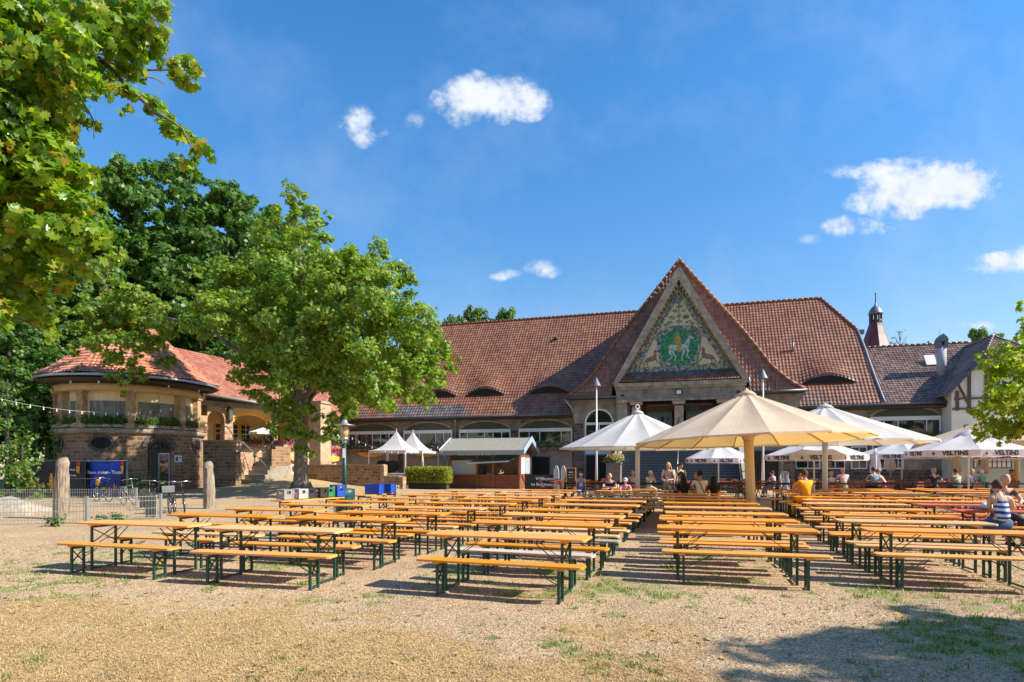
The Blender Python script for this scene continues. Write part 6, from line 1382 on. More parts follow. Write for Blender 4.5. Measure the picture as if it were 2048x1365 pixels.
for p_,q_ in (((-.27,-.02,.4),(-.27,-.02,1.5)),((.27,-.02,.4),(.27,-.02,1.5)),((-.27,-.02,.4),(.27,-.02,.4)),((-.27,-.02,1.5),(.27,-.02,1.5)),((-.25,0,0),(-.25,0,.45)),((.25,0,0),(.25,0,.45)),((0,.4,0),(0,.05,1.4))): f.bar(p_,q_,.06,.04)
f.build('frame',MT['edge_wood'],cb); f=MB(); f.box((0,-.022,1.25),(.25,.006,.05)); f.box((0,-.022,1.1),(.32,.006,.02)); f.box((0,-.022,.95),(.28,.006,.02)); f.build('chalk_marks',MT['label_white'],c1)
for px,lab in ((1113,'white rounded wind screen paddle, the left one, behind the dark banner'),(1127,'pale rounded wind screen paddle right of the other')):
    o=hall_empty('wind_screen',px,37.5,lab,'screen'); f=MB(); n=14; f.prism([(-.15,0)]+[(.15*math.cos(math.pi-math.pi*k/n),1.0+.6*math.sin(math.pi*k/n)) for k in range(n+1)]+[(.15,0)],0,.03); f.build('pane',MT['zinc_light'],o); f=MB(); f.tube([(-.15,0,0),(-.15,0,1.0)]+[(.15*math.cos(math.pi-math.pi*k/n),0,1.0+.6*math.sin(math.pi*k/n)) for k in range(n+1)]+[(.15,0,0)],.02,6); f.build('frame',MT['white_paint'],o)
# ================================================================ lamps, poles, planter
lp=empty('street_lamp',((689-1024)/FPX*19.2,19.2,0),0,'green lamp post with a flat zinc hood and yellow glass, between the tables','street lamp')
f=MB(); f.tube([(0,0,-.05),(0,0,.5)],[.10,.095],12); f.tube([(0,0,.5),(0,0,2.35)],[.078,.06],12); f.lathe([(.12,0),(.12,.12),(.09,.16)],12); po=f.build('post',MT['green_metal'],lp)
f=MB(); f.tube([(0,0,2.35),(0,0,2.5)],.075,12); f.lathe([(.10,2.46),(.13,2.5),(.12,2.56)],12); f.build('collar',MT['zinc_light'],lp); f=MB(); f.lathe([(.32,2.94),(.325,2.955),(.12,2.985),(.10,3.07),(.05,3.13),(0,3.14)],20); f.build('hood',MT['zinc_light'],lp)
f=MB(); f.lathe([(.10,2.56),(.125,2.7),(.125,2.9),(.11,2.94)],14); f.build('lamp_glass',MT['lamp_glass'],lp)
f=MB()
for k in range(4): a=k*1.571; f.tube([(.13*math.cos(a),.13*math.sin(a),2.56),(.14*math.cos(a),.14*math.sin(a),2.95)],.01,5)
f.build('cage',MT['zinc_light'],lp); f=MB(); f.box((0,-.08,2.05),(.08,.02,.3)); f.build('notice',MT['label_white'],lp)
for px,Y,zt_,lab in ((1193,38.0,7.1,'tall white pole lamp with a pointed grey hat left of the portal'),(1526,36.0,7.3,'tall white pole lamp with a pointed grey hat right of the portal')):
    o=empty('pole_lamp',((px-1024)/FPX*Y,Y,0),0,lab,'lamp','tall pole lamps before the hall'); f=MB(); f.tube([(0,0,0),(0,0,2.2),(0,0,zt_-.65)],[.10,.065,.045],10); f.build('pole',MT['off_white_metal'],o)
    f=MB(); f.lathe([(.30,zt_-.45),(.28,zt_-.42),(.02,zt_+.12),(0,zt_+.14)],16); f.build('hat',MT['lead_grey'],o); f=MB(); f.tube([(0,0,zt_-.68),(0,0,zt_-.42)],.05,8); f.build('lamp_tube',MT['label_white'],o)
pb=hall_empty('stone_planter',1212,36.6,'tall square concrete planter with red and yellow flowers at the foot of the portal steps','planter'); f=MB(); f.box2((0,0,0),(.86,.86,1.72)); f.box2((-.04,-.04,1.72),(.9,.9,1.8)); f.build('block',MT['planter_stone'],pb)
g=np.random.default_rng(3)
leaves('foliage',np.array([.43,.43,2.0])+g.normal(size=(500,3))*np.array([.28,.28,.14]),.1,'quad',MT['leaf_box'],pb,.5,seed=3); leaves('blossom',np.array([.5,.35,2.12])+g.normal(size=(160,3))*np.array([.26,.26,.12]),.1,'quad',MT['petal_yellow'],pb,.5,seed=4)
# boxes of flowers under the hall windows
for (a,b),lab,zz_ in ((WIN[0],'dark green and red flower box under the far left hall window',2.95),(WIN[1],'dark red flower box under the second hall window behind the tents',2.95),(WIN[3],'green flower box with red trailing blooms beside the kiosk gable',2.95),(RWIN[1],'red flower box under the wide window of the right wing',3.4)):
    p=hall_pt(a,0.65,0); rt=empty('flower_box',p,-TH,lab,'flower box','flower boxes under the hall windows'); L_=b-a; f=MB(); f.box2((.1,-.1,zz_-.12),(L_-.1,.14,zz_+.06)); f.build('planter_box',MT['concrete'],rt); sd=int(abs(a)*7)
    x0=.0 if a<-25 or a>0 else .2; P_=np.stack([.1+(L_-.2)*g.random(900),-.02+.14*g.normal(size=900),zz_+.16+.14*g.normal(size=900)],1); leaves('foliage',P_,.1,'quad',MT['leaf_dark'],rt,.5,seed=sd); P_=np.stack([.1+(L_-.2)*g.random(500),-.12+.14*g.normal(size=500),zz_-.02+.15*g.normal(size=500)],1); leaves('blossom',P_,.09,'quad',MT['petal_red'],rt,.2,seed=sd+1)
# festoon lights
def festoon(a,b,sag,nb,label,bulb='label_white'):
    a=Vector(a);b=Vector(b); rt=empty('festoon_light',a,0,label,'string light','festoon lights strung over the yard'); n=24; pts=[]
    for i in range(n+1): t=i/n; p=(b-a)*t; p.z-=sag*4*t*(1-t); pts.append(p)
    f=MB(); f.tube(pts,.007,5); f.build('cable',MT['galvanised'],rt); proto=None
    for i in range(nb):
        t=(i+.5)/nb; p=(b-a)*t; p.z-=sag*4*t*(1-t)
        if proto is None: f=MB(); f.tube([(0,0,0),(0,0,-.07)],.022,6); f.ell((0,0,-.11),(.032,.032,.045),8,6); proto=f.build('bulb',MT[bulb],rt); proto.location=p
        else: c=proto.copy(); C.objects.link(c); c.parent=rt; c.location=p
festoon(up(-40,788,28),up(352,815,34.4),.55,16,'string of white bulbs crossing in front of the pavilion')
festoon(up(698,872,42),up(908,880,42),1.0,16,'string of white bulbs hung from the square pillar to the kiosk roof')
# ================================================================ black rail round the terrace
fr=empty('terrace_fence',(2.4,27.0,0),R(-1.5),'black post and rail fence dividing the gravel from the terrace','fence')
f=MB(); f.box2((0,-.03,.80),(23.5,.03,.88)); f.build('rail',MT['black_metal'],fr)
for k,x in enumerate((0,2.7,5.4,8.05,11.2,15.4,18.6,22,23.4)): f=MB(); f.box((x,0,.46),(.1,.1,.92)); f.build('post',MT['black_metal'],fr)
# slatted red chairs and tables of the terrace
def make_chair():
    rt=empty('garden_chair',(0,0,0),0,'x','chair'); f=MB()
    for k in range(5): f.box((0,-.16+k*.085,.45),(.42,.07,.02))
    f.build('seat',MT['garden_wood'],rt); f=MB()
    for k in range(3): f.box((0,.21+.03*k,.62+k*.11),(.42,.02,.085))
    f.build('backrest',MT['garden_wood'],rt)
    for s_ in (-1,1): f=MB(); f.bar((s_*.2,-.2,0),(s_*.2,.30,.9),.022); f.bar((s_*.19,.22,0),(s_*.19,-.18,.45),.022); f.build('leg',MT['black_metal'],rt)
    return rt
def make_gtable():
    rt=empty('garden_table',(0,0,0),0,'x','table'); f=MB()
    for k in range(8): f.box((-.4+k*.114,0,.73),(.1,.75,.022))
    f.build('tabletop',MT['garden_wood'],rt)
    for s_ in (-1,1): f=MB(); f.bar((s_*.32,-.3,0),(s_*.32,.3,.72),.028); f.bar((s_*.32,.3,0),(s_*.32,-.3,.72),.028); f.build('leg',MT['black_metal'],rt)
    return rt
pc=make_chair(); pt=make_gtable(); usedc=set(); CH=[]
def put(proto,x,y,a,lab,grp):
    o=proto if proto.name not in usedc else copy_tree(proto); usedc.add(proto.name); o.location=(x,y,0); o.rotation_euler=(0,0,a); o['label']=lab; o['group']=grp; return o
rows=[(28.9,[3.2,5.2,9.0,11.2,13.2,15.0,17.2,19.2,21.4,23.3],'front'),(31.2,[4.0,8.3,12.6,15.6,18.4,20.8,23.2,25.2],'middle'),(33.6,[2.6,5.4,12.2,17.6,20.2,22.6,25.0],'back')]
for Y,xs,rn in rows:
    for i,x in enumerate(xs):
        y=Y+gq.uniform(-.25,.25); put(pt,x,y,gq.uniform(-.2,.2),f'slatted red garden table, {ORD[i]} from the left in the {rn} terrace row','garden tables on the terrace')
        for k,(dx,dy,a,w_) in enumerate(((0,-.75,math.pi,'near'),(0,.75,0,'far'),(-.72,0,R(90),'left'),(.72,0,R(-90),'right'))):
            if k>1 and gq.random()<.45: continue
            put(pc,x+dx+gq.uniform(-.08,.08),y+dy+gq.uniform(-.05,.1),a+gq.uniform(-.25,.25),f'slatted red garden chair on the {w_} side of the {ORD[i]} table, {rn} terrace row','garden chairs on the terrace')
sc=empty('stacked_chairs',((1569-1024)/FPX*32.5,32.5,0),R(-170),'stack of white plastic armchairs beside the doorway','chairs'); sc.name='stacking_chair'; bpy.data.objects.remove(sc)
def plastic_chair():
    rt=empty('plastic_chair',(0,0,0),0,'x','chair'); f=MB(); f.box((0,0,.44),(.46,.44,.03),bev=.01); f.build('seat',MT['white_plastic'],rt); f=MB(); n=8
    [f.bar((.2*math.cos(math.pi-math.pi*k/n),.2,.76+.12*math.sin(math.pi*k/n)),(.2*math.cos(math.pi-math.pi*(k+1)/n),.2,.76+.12*math.sin(math.pi*(k+1)/n)),.05,.03) for k in range(n)]
    for x_ in (-.2,-.07,.07,.2): f.bar((x_,.2,.44),(x_,.2,.80+.05*(abs(x_)<.1)),.045,.02); f.build('backrest',MT['white_plastic'],rt)
    rt.scale=(.8,.8,.92)
    for sx in (-1,1): f=MB(); f.bar((sx*.26,-.24,0),(sx*.22,-.2,.64),.035); f.bar((sx*.27,.26,0),(sx*.22,.2,.45),.035); f.bar((sx*.23,-.22,.64),(sx*.22,.2,.66),.05,.03); f.build('leg',MT['white_plastic'],rt)
    return rt
pp=plastic_chair()
for k in range(5):
    o=pp if k==0 else copy_tree(pp); o.location=((1569-1024)/FPX*32.5,32.5,.13*k); o.rotation_euler=(0,0,R(165)); o['group']='stack of white plastic chairs'; o['label']=['bottom','second lowest','middle','second highest','topmost'][k]+' white plastic chair of the stack beside the doorway'
# ================================================================ left foreground: wire fences, posts, boulders, bikes, banners
def wire_fence(name,pts,h,label,posts,gates=()):
    o=Vector((pts[0][0],pts[0][1],0)); rt=empty(name,o,0,label,'fence'); f=MB()
    for (a,b) in zip(pts[:-1],pts[1:]):
        a=Vector((*a,0))-o; b=Vector((*b,0))-o; L_=(b-a).length; n=int(L_/.085)
        for i in range(n+1):
            p=a.lerp(b,i/n); f.bar(p,p+Vector((0,0,h+.02)),.008)
        for z in (.12,.35,.58,h-.01): f.bar(a+Vector((0,0,z)),b+Vector((0,0,z)),.012,.012)
    f.build('wire_panel',MT['galvanised'],rt)
    for p in posts: q=Vector((*p,0))-o; f=MB(); f.box((q.x,q.y,h/2+.02),(.07,.07,h+.04)); f.box((q.x,q.y,h+.05),(.08,.08,.02)); f.build('post',MT['galvanised'],rt)
    return rt
P0=(-16.5,16.2);P1=(-12.12,17.1);P2=(-10.95,18.7)
wire_fence('wire_fence',[P0,P1,P2],.72,'grey bar mesh fence, the nearer one before the wooden post',[P0,P1,P2,(-14.3,16.65)])
Q0=(-24.5,23.5);Q1=(-17.75,24.0);Q2=(-15.15,24.2)
wire_fence('wire_fence',[Q0,Q1,Q2],.70,'grey bar mesh fence, the farther one along the play yard',[Q0,(-20.6,23.8),Q1,Q2])
for x,y,w_,lab in ((-14.6,23.6,.55,'grey weathered plank gate, the farther one between the fences'),(-11.75,19.3,.5,'grey weathered plank gate, the nearer one beside the bicycles')):
    rt=empty('plank_gate',(x,y,0),R(-20),lab,'gate','plank gates by the fences')
    for k in range(4): f=MB(); f.box((k*w_/4,0,.36+.02*(k%2)),(w_/4-.012,.03,.72)); f.build('plank',MT['weathered_grey_wood'],rt)
def wood_post(x,y,h,lab,tilt,sd,w_=.2):
    rt=empty('carved_post',(x,y,0),0,lab,'wooden post','weathered carved posts'); g=random.Random(sd); n=12; m=14; vs=[];f=MB()
    for j in range(m+1):
        t=j/m; z=h*t; r_=w_*(1.12-.18*t)*(1-.14*max(0,math.sin((t-.72)*14)) if .72<t<.94 else 1); cx_=tilt*t*t*h
        if t>.94: r_*=(1-(t-.94)*5)
        for k in range(n): a=2*math.pi*k/n; q=r_*(1+.16*math.sin(k*2.2+1)+.05*g.uniform(-1,1)); vs.append((cx_+q*math.cos(a),q*math.sin(a)*.85,z-.05+.06*math.sin(a)*(t>.9)))
    f.add(vs,[(j*n+k,j*n+(k+1)%n,(j+1)*n+(k+1)%n,(j+1)*n+k) for j in range(m) for k in range(n)]+[tuple(m*n+k for k in range(n))],0,True); f.build('trunk',MT['trunk_wood'],rt)
    f=MB(); f.box((tilt*h*.5,-w_*.92,h*.45),(.03,.03,h*.8)); f.build('split_seam',MT['bark_dark'],rt)
wood_post((122-1024)/FPX*18.6,18.6,1.92,'thick weathered wooden post carved at the top, by the wire fence',.03,3,.21); wood_post((419-1024)/FPX*22.9,22.9,1.82,'weathered wooden post with a hooked top standing on the gravel',-.03,5,.19)
bo=empty('boulder',(-17.3,20.2,0),0,'large pale flat boulder inside the fenced play yard','rock'); f=MB(); f.ell((0,0,.05),(1.7,.9,.5),18,10); m_=f.build('rock',MT['boulder'],bo)
for v in m_.data.vertices: v.co*=1+.12*math.sin(v.co.x*3+v.co.y*5)+.05*math.sin(v.co.x*11)
for px,py,s_,lab in ((108,1053,.26,'small yellow green weed at the foot of the near fence'),(202,1045,.2,'little weed right of the fence post'),(234,1043,.22,'little weed nearest the plank gate'),(1885,1100,.07,'bright grass tuft on the gravel at lower right')):
    p=at(px,py,0); rt=empty('weed',p,0,lab,'weed','weeds on the gravel'); g=np.random.default_rng(px); leaves('foliage',np.array([0,0,s_*.5])+g.normal(size=(130,3))*np.array([s_*.45,s_*.4,s_*.28]),.08,'quad',MT['leaf_box'],rt,.5,seed=px); f=MB(); f.tube([(0,0,-.02),(0,0,s_*.8)],.008,5); f.build('stem',MT['bark_dark'],rt)
def bicycle(x,y,rz,lab,lean=.08,frame='black_metal',basket=False):
    rt=empty('bicycle',(x,y,0),rz,lab,'bicycle','bicycles by the pavilion'); rt.rotation_euler=(lean,0,rz); wr=.34
    for cx_ in (-.52,.52):
        f=MB(); f.tube([(cx_+wr*math.cos(t*2*math.pi/24),0,wr+wr*math.sin(t*2*math.pi/24)) for t in range(25)],.02,6); w1=f.build('wheel',MT['rubber'],rt)
        f=MB(); f.tube([(cx_+(wr-.025)*math.cos(t*2*math.pi/24),0,wr+(wr-.025)*math.sin(t*2*math.pi/24)) for t in range(25)],.009,5)
        for k in range(14): a=k*math.pi/7; f.bar((cx_,0,wr),(cx_+(wr-.03)*math.cos(a),0,wr+(wr-.03)*math.sin(a)),.004)
        f.ell((cx_,0,wr),(.03,.05,.03),8,5); f.build('rim',MT['chrome'],w1)
        f=MB(); f.tube([(cx_+(wr+.03)*math.cos(a_),0,wr+(wr+.03)*math.sin(a_)) for a_ in np.linspace(.4,2.9,10)],.018,6); f.build('mudguard',MT[frame],rt)
    f=MB(); bbk=(-.02,0,.30); seat=(-.16,0,.80); head=(.40,0,.82); 
    for a,b in ((bbk,seat),(seat,head),(bbk,(.43,0,.68)),(bbk,(-.52,0,wr)),(seat,(-.52,0,wr)),((.38,0,.92),(.52,0,wr))): f.tube([a,b],.017,7)
    f.box((-.55,0,.74),(.34,.13,.015)); f.bar((-.52,.05,wr),(-.5,.05,.74),.01); f.build('frame',MT[frame],rt)
    f=MB(); f.tube([(.38,0,.92),(.36,0,1.08),(.40,.0,1.10)],.012,6); f.tube([(.14,-.29,1.05),(.26,-.28,1.06),(.38,-.16,1.10),(.38,.16,1.10),(.26,.28,1.06),(.14,.29,1.05)],.012,6); f.build('handlebar',MT['chrome'],rt)
    f=MB(); f.ell((-.19,0,.93),(.13,.08,.035),10,6); f.tube([(-.17,0,.78),(-.18,0,.92)],.013,6); f.build('saddle',MT['rubber'],rt)
    f=MB(); f.lathe([(.09,0),(.09,.006)],14,M=Matrix.Translation((-.02,.03,.30))@Matrix.Rotation(R(90),4,'X')); f.bar((-.02,.06,.30),(.1,.06,.18),.015); f.bar((-.02,-.06,.30),(-.14,-.06,.42),.015); f.build('crank',MT['chrome'],rt)
    if basket: f=MB(); f.box((.60,0,.86),(.28,.34,.22)); f.build('basket',MT['zinc_light'],rt)
bicycle((205-1024)/FPX*27.5,27.5,R(150),'bicycle with brown saddle leaning behind the far fence'); bicycle((258-1024)/FPX*25.2,25.2,R(-35),'silver bicycle with high handlebars behind the farther plank gate',.05,'zinc_light'); bicycle((300-1024)/FPX*22.5,22.5,R(-70),'dark bicycle behind the nearer plank gate',-.06)
bicycle((345-1024)/FPX*20.9,20.9,R(-68),'black bicycle standing right beside the fence end',.05,'black_metal',True); bicycle((370-1024)/FPX*21.3,21.3,R(-62),'black bicycle rightmost of the group',.1)
# banners on the fence by the pavilion
bn=empty('theatre_banner',((176-1024)/FPX*31.5,31.5,0),R(-4),'blue banner lettered white with flags, hung on a fence before the pavilion wall','banner'); f=MB(); f.box2((0,0,.15),(2.05,.03,1.85)); c1=f.build('cloth',MT['blue_banner'],bn)
for a_,b_ in (((-.12,-.01,.15),(.14,.0,1.85)),((1.78,-.01,.15),(2.1,.0,1.9))): f=MB(); f.box2(a_,b_); f.build('dark_edge',MT['black_banner'],c1)
f=MB(); f.prism([(1.82,1.9),(2.0,1.9),(1.98,1.6),(1.84,1.55)],-.03,-.015); f.build('red_flame',MT['banner_red'],c1); f=MB(); f.prism([(1.82,1.62),(1.99,1.62),(1.96,1.28),(1.86,1.3)],-.035,-.031); f.ell((.55,-.02,.72),(.14,.02,.26),10,6); f.ell((1.5,-.02,.5),(.1,.02,.2),10,6); f.ell((.95,-.02,.42),(.3,.02,.1),10,6); f.build('yellow_figure',MT['banner_yellow'],c1)
text_obj('lettering','Essen, trinken - Theater',.235,MT['letter_white'],c1,frame_M((.98,-.02,1.28),(1,0,0)),.003,.004,'CENTER',.86)
f=MB(); f.tube([(0,.06,0),(0,.06,1.95)],.03,6); f.tube([(2.1,.06,0),(2.1,.06,1.95)],.03,6); f.tube([(-2.9,.06,1.9),(2.1,.06,1.9)],.02,6); f.build('pole',MT['zinc_light'],bn)
b2=empty('concert_banner',((105-1024)/FPX*31.3,31.3,0),R(-3),'black banner with small white lettering and a flame, left of the blue one','banner'); f=MB(); f.box2((-1.4,0,.1),(1.75,.03,1.85)); c2=f.build('cloth',MT['black_banner'],b2)
text_obj('lettering','Sommer Musik',.13,MT['letter_white'],c2,frame_M((.9,-.01,1.42),(1,0,0)),.003,.002,'CENTER',.9); text_obj('lettering','17 Uhr - 22 Uhr',.12,MT['letter_white'],c2,frame_M((.95,-.01,1.12),(1,0,0)),.003,.002,'CENTER',.9)
f=MB(); f.prism([(1.3,1.85),(1.52,1.85),(1.5,1.5),(1.32,1.5)],-.02,-.008); f.build('red_flame',MT['banner_red'],c2); f=MB(); f.prism([(1.3,1.58),(1.5,1.58),(1.48,1.22),(1.33,1.28)],-.03,-.021); f.ell((-.05,-.02,.75),(.12,.02,.5),10,6); f.build('yellow_flame',MT['banner_yellow'],c2)
f=MB()
for x,z in ((-1.1,.75),(-.8,.9),(-.75,.45),(-.5,.6),(-1.2,.3),(-.95,.35)): f.ell((x,-.02,z),(.12,.015,.16),8,6)
f.build('painted_figure',MT['banner_flesh'],c2)
bt=empty('bistro_table',((170-1024)/FPX*30.3,30.3,0),0,'dark thin-legged table standing before the banners','table'); f=MB(); f.box((0,0,.98),(3.0,.6,.03)); f.build('tabletop',MT['gutter_zinc'],bt)
for x in (-1.4,0,1.4): f=MB(); f.bar((x,-.2,0),(x,-.2,.97),.03); f.bar((x,.2,0),(x,.2,.97),.03); f.build('leg',MT['black_metal'],bt)

# glasses left on tables by the guests
for px,Y,z,lab in ((1236,21.6,.77,'tall beer glass before the man in navy'),(1385,20.4,.77,'beer glass between the man in white and the fair-haired person'),(1340,20.2,.77,'beer glass by the man in black'),(1622,19.3,.77,'beer glass before the man in yellow'),(1983,12.2,.79,'small glass beside the bald man at the red table'),(1566,30.2,.75,'glass on the garden table by the woman in lilac')):
    rt=empty('beer_glass',((px-1024)/FPX*Y,Y,z),0,lab,'glass','glasses on the tables'); f=MB(); f.lathe([(.03,0),(.035,.09),(.04,.15)],12); f.build('beer',MT['lamp_glass'],rt); f=MB(); f.lathe([(.04,.15),(.043,.185),(.0,.19)],12); f.build('foam',MT['label_white'],rt)
# ================================================================ people
def skinned(verts,edges,rad,root=0,sub=2):
    me=bpy.data.meshes.new('tmp'); me.from_pydata([tuple(v) for v in verts],edges,[]); o=bpy.data.objects.new('tmp',me); C.objects.link(o)
    sk=o.modifiers.new('s','SKIN'); sk.use_smooth_shade=True; sk.branch_smoothing=.6
    for i,v in enumerate(me.skin_vertices[0].data): v.radius=(rad[i],rad[i]) if not isinstance(rad[i],tuple) else rad[i]; v.use_root=(i==root)
    su=o.modifiers.new('u','SUBSURF'); su.levels=sub; su.render_levels=sub
    dg=bpy.context.evaluated_depsgraph_get(); dg.update(); r=bpy.data.meshes.new_from_object(o.evaluated_get(dg)); bpy.data.objects.remove(o); bpy.data.meshes.remove(me)
    V=np.zeros(len(r.vertices)*3); r.vertices.foreach_get('co',V); F=[tuple(p.vertices) for p in r.polygons]; bpy.data.meshes.remove(r); return V.reshape(-1,3),F
def head_mesh(c,fwd,s=1.0):
    """egg-shaped head with brow, nose, chin, eye hollows and ears; looks along +y before turning"""
    m=MB(); n=20;k=14; vs=[]
    for i in range(k+1):
        ph=math.pi*i/k; zz_=-math.cos(ph)
        for j in range(n):
            th=2*math.pi*j/n; x=math.sin(ph)*math.cos(th); y=math.sin(ph)*math.sin(th); z=zz_
            w=1-.20*max(0,-z)**1.2; X=x*.078*w; Y=y*.097*(1-.08*max(0,-z)); Z=z*.122
            f_=max(0,y); near=math.exp(-(x/.22)**2)
            if f_>.2: Y+=near*f_*(.024*math.exp(-((z+.12)/.17)**2)+.010*math.exp(-((z+.82)/.2)**2))          # nose, chin
            for sx in (-1,1):
                if f_>.2: Y-=.011*math.exp(-((x-sx*.38)/.16)**2-((z-.08)/.12)**2)                            # eyes
            if f_>.2: Y+=.006*math.exp(-((z-.28)/.1)**2); Y+=.005*math.exp(-((z+.47)/.06)**2-(x/.3)**2)       # brow, lips
            vs.append((X,Y,Z))
    fs=[(i*n+j,i*n+(j+1)%n,(i+1)*n+(j+1)%n,(i+1)*n+j) for i in range(k) for j in range(n)]
    m.add(vs,fs,0,True)
    for sx in (-1,1): m.ell((sx*.080,-.005,-.005),(.012,.022,.032),8,6)
    q=Vector(fwd).normalized().to_track_quat('Y','Z').to_matrix().to_4x4(); T=Matrix.Translation(c)@q@Matrix.Scale(s,4)
    return [tuple(T@Vector(v)) for v in m.v],m.f,T
def figure(J,mats_,name_label,cat='person',shirt='tee',hair='short',extra=None,loc=(0,0,0),rz=0,sc_=1.0,skirt=False,cap=None,glasses=False,bare=False,legs=True):
    """J: joint dict. body = one skin surface incl. hands with five fingers; clothes and hair are its children"""
    rt=empty('person',loc,rz,name_label,cat,'people in the beer garden'); rt.scale=(sc_,)*3
    V=[];E=[];Rd=[]
    def add(p,r,par=None):
        V.append(Vector(p)); Rd.append(r); i=len(V)-1
        if par is not None: E.append((par,i))
        return i
    hip=add(J['hip'],.115); w1=add(Vector(J['hip']).lerp(Vector(J['chest']),.5),.105,hip); ch=add(J['chest'],.125,w1); nk=add(J['neck'],.055,ch); hd=add(Vector(J['neck']).lerp(Vector(J['head']),.55),.05,nk)
    for s_ in ('l','r'):
        sx=-1 if s_=='l' else 1
        sh=add(J['sh'+s_],.058,ch); el=add(J['el'+s_],.040,sh); wr=add(J['wr'+s_],.027,el)
        d=(Vector(J['wr'+s_])-Vector(J['el'+s_])).normalized(); pl=add(Vector(J['wr'+s_])+d*.05,.026,wr); kn=add(Vector(J['wr'+s_])+d*.085,.028,pl)
        side=d.cross(Vector((0,0,1))); side=side.normalized() if side.length>.1 else Vector((1,0,0)); down=Vector((0,0,-1)) if abs(d.z)<.8 else Vector((0,1,0))
        for k,(o,l) in enumerate(((-.027,.062),(-.009,.075),(.009,.07),(.027,.055))):
            a=Vector(J['wr'+s_])+d*(.10)+side*o; f1=add(a+d*l*.3,.0085,kn); add(a+d*l*.8+down*l*.35,.0075,f1)
        t1=add(Vector(J['wr'+s_])+d*.045-side*sx*.034,.011,pl); add(Vector(J['wr'+s_])+d*.085-side*sx*.05+down*.01,.009,t1)
        if legs:
            th=add(J['th'+s_],.088,hip); k_=add(J['kn'+s_],.056,th); an=add(J['an'+s_],.036,k_); fd=Vector(J.get('toe',(0,1,0))); add(Vector(J['an'+s_])+fd*.07+Vector((0,0,-.045)),.036,an); add(Vector(J['an'+s_])+fd*.19+Vector((0,0,-.055)),.028,len(V)-1)
    bv,bf=skinned(V,E,Rd,0,1)
    hv,hf,HT=head_mesh(J['head'],J.get('look',(0,1,0)))
    m=MB(); m.add([tuple(v) for v in bv],bf,0,True); m.add(hv,hf,0,True)
    body=m.build('body',[MT[mats_['skin']]],rt)
    # shirt
    def cloth(chain,edges,rr,nm,mt,sub=1):
        v,f=skinned(chain,edges,rr,0,sub); mm=MB(); mm.add([tuple(x) for x in v],f,0,True); return mm.build(nm,MT[mt],rt)
    h=Vector(J['hip']);c=Vector(J['chest']);nkv=Vector(J['neck'])
    top=c.lerp(nkv,.35)
    if bare: top=c+Vector((0,0,.03))
    chain=[h,h.lerp(c,.5),c,top]; ed=[(0,1),(1,2),(2,3)]; rr=[.135,.125,.145 if not bare else .13,.095 if not bare else .12]
    if not bare:
        for s_ in ('l','r'):
            s0=Vector(J['sh'+s_]); e0_=Vector(J['el'+s_]); i=len(chain); chain+= [s0,s0.lerp(e0_,.35),s0.lerp(e0_,.62 if shirt=='tee' else .95)]; ed+= [(2,i),(i,i+1),(i+1,i+2)]; rr+= [.074,.060,.056]
            if shirt=='long': chain.append(Vector(J['wr'+s_])); ed.append((i+2,i+3)); rr.append(.04)
    cloth(chain,ed,rr,'shirt',mats_['shirt'])
    if bare:
        f=MB()
        for sx in (-.07,.07): f.tube([c+Vector((sx,-.10,.04)),nkv+Vector((sx,-.03,.03)),nkv+Vector((sx*1.1,.06,-.01)),c+Vector((sx,.12,.05))],.006,5)
        f.build('strap',MT['label_white'],rt)
    if legs:
        chain=[h]; ed=[]; rr=[.135]
        for s_ in ('l','r'):
            i=len(chain); k_=Vector(J['kn'+s_]); a_=Vector(J['an'+s_]); t_=Vector(J['th'+s_])
            if skirt: chain+= [t_,t_.lerp(k_,.7)]; ed+= [(0,i),(i,i+1)]; rr+= [.12,.11]
            elif mats_.get('short'): chain+= [t_,t_.lerp(k_,.75)]; ed+= [(0,i),(i,i+1)]; rr+= [.105,.088]
            else: chain+= [t_,k_,k_.lerp(a_,.85)]; ed+= [(0,i),(i,i+1),(i+1,i+2)]; rr+= [.105,.075,.055]
        cloth(chain,ed,rr,'trousers' if not skirt else 'skirt',mats_['legs'])
        for s_ in ('l','r'):
            fd=Vector(J.get('toe',(0,1,0))).normalized(); p=Vector(J['an'+s_])+fd*.08+Vector((0,0,-.05)); f=MB(); f.ell((0,0,0),(.14,.05,.045),10,6,0,Matrix.Translation(p)@Matrix.Rotation(math.atan2(fd.y,fd.x),4,'Z')); f.build('shoe',MT[mats_.get('shoe','rubber')],rt)
    # hair
    if hair!='none':
        f=MB(); n=16;k=8; vs=[]
        for i in range(k+1):
            ph=math.pi*.60*i/k
            for j in range(n):
                th=2*math.pi*j/n; x=math.sin(ph)*math.cos(th);y=math.sin(ph)*math.sin(th);z=math.cos(ph); lim=1 if y<.25 or z>.55 else 0
                e=1.12+.03*math.sin(j*3+i*2); zz_=z*.122*e
                if y>.2 and z<.45: zz_=max(zz_,.052); 
                vs.append((x*.078*e*1.02,y*.097*e-.008,zz_+.004))
        f.add(vs,[(i*n+j,(i+1)*n+j,(i+1)*n+(j+1)%n,i*n+(j+1)%n) for i in range(k) for j in range(n)],0,True,HT)
        if hair=='long':
            vs=[];rows_=7
            for i in range(rows_+1):
                t=i/rows_
                for j in range(9):
                    a=math.pi*(1.0+j/8); vs.append((.092*math.cos(a)*(1+.25*t),.105*math.sin(a)*(1+.15*t)-.015-.03*t,.02-.34*t+.01*math.sin(j*5)))
            f.add(vs,[(i*9+j,i*9+j+1,(i+1)*9+j+1,(i+1)*9+j) for i in range(rows_) for j in range(8)],0,True,HT)
        if hair=='bun': f.ell((0,-.115,.0),(.05,.04,.05),10,6,0,HT)
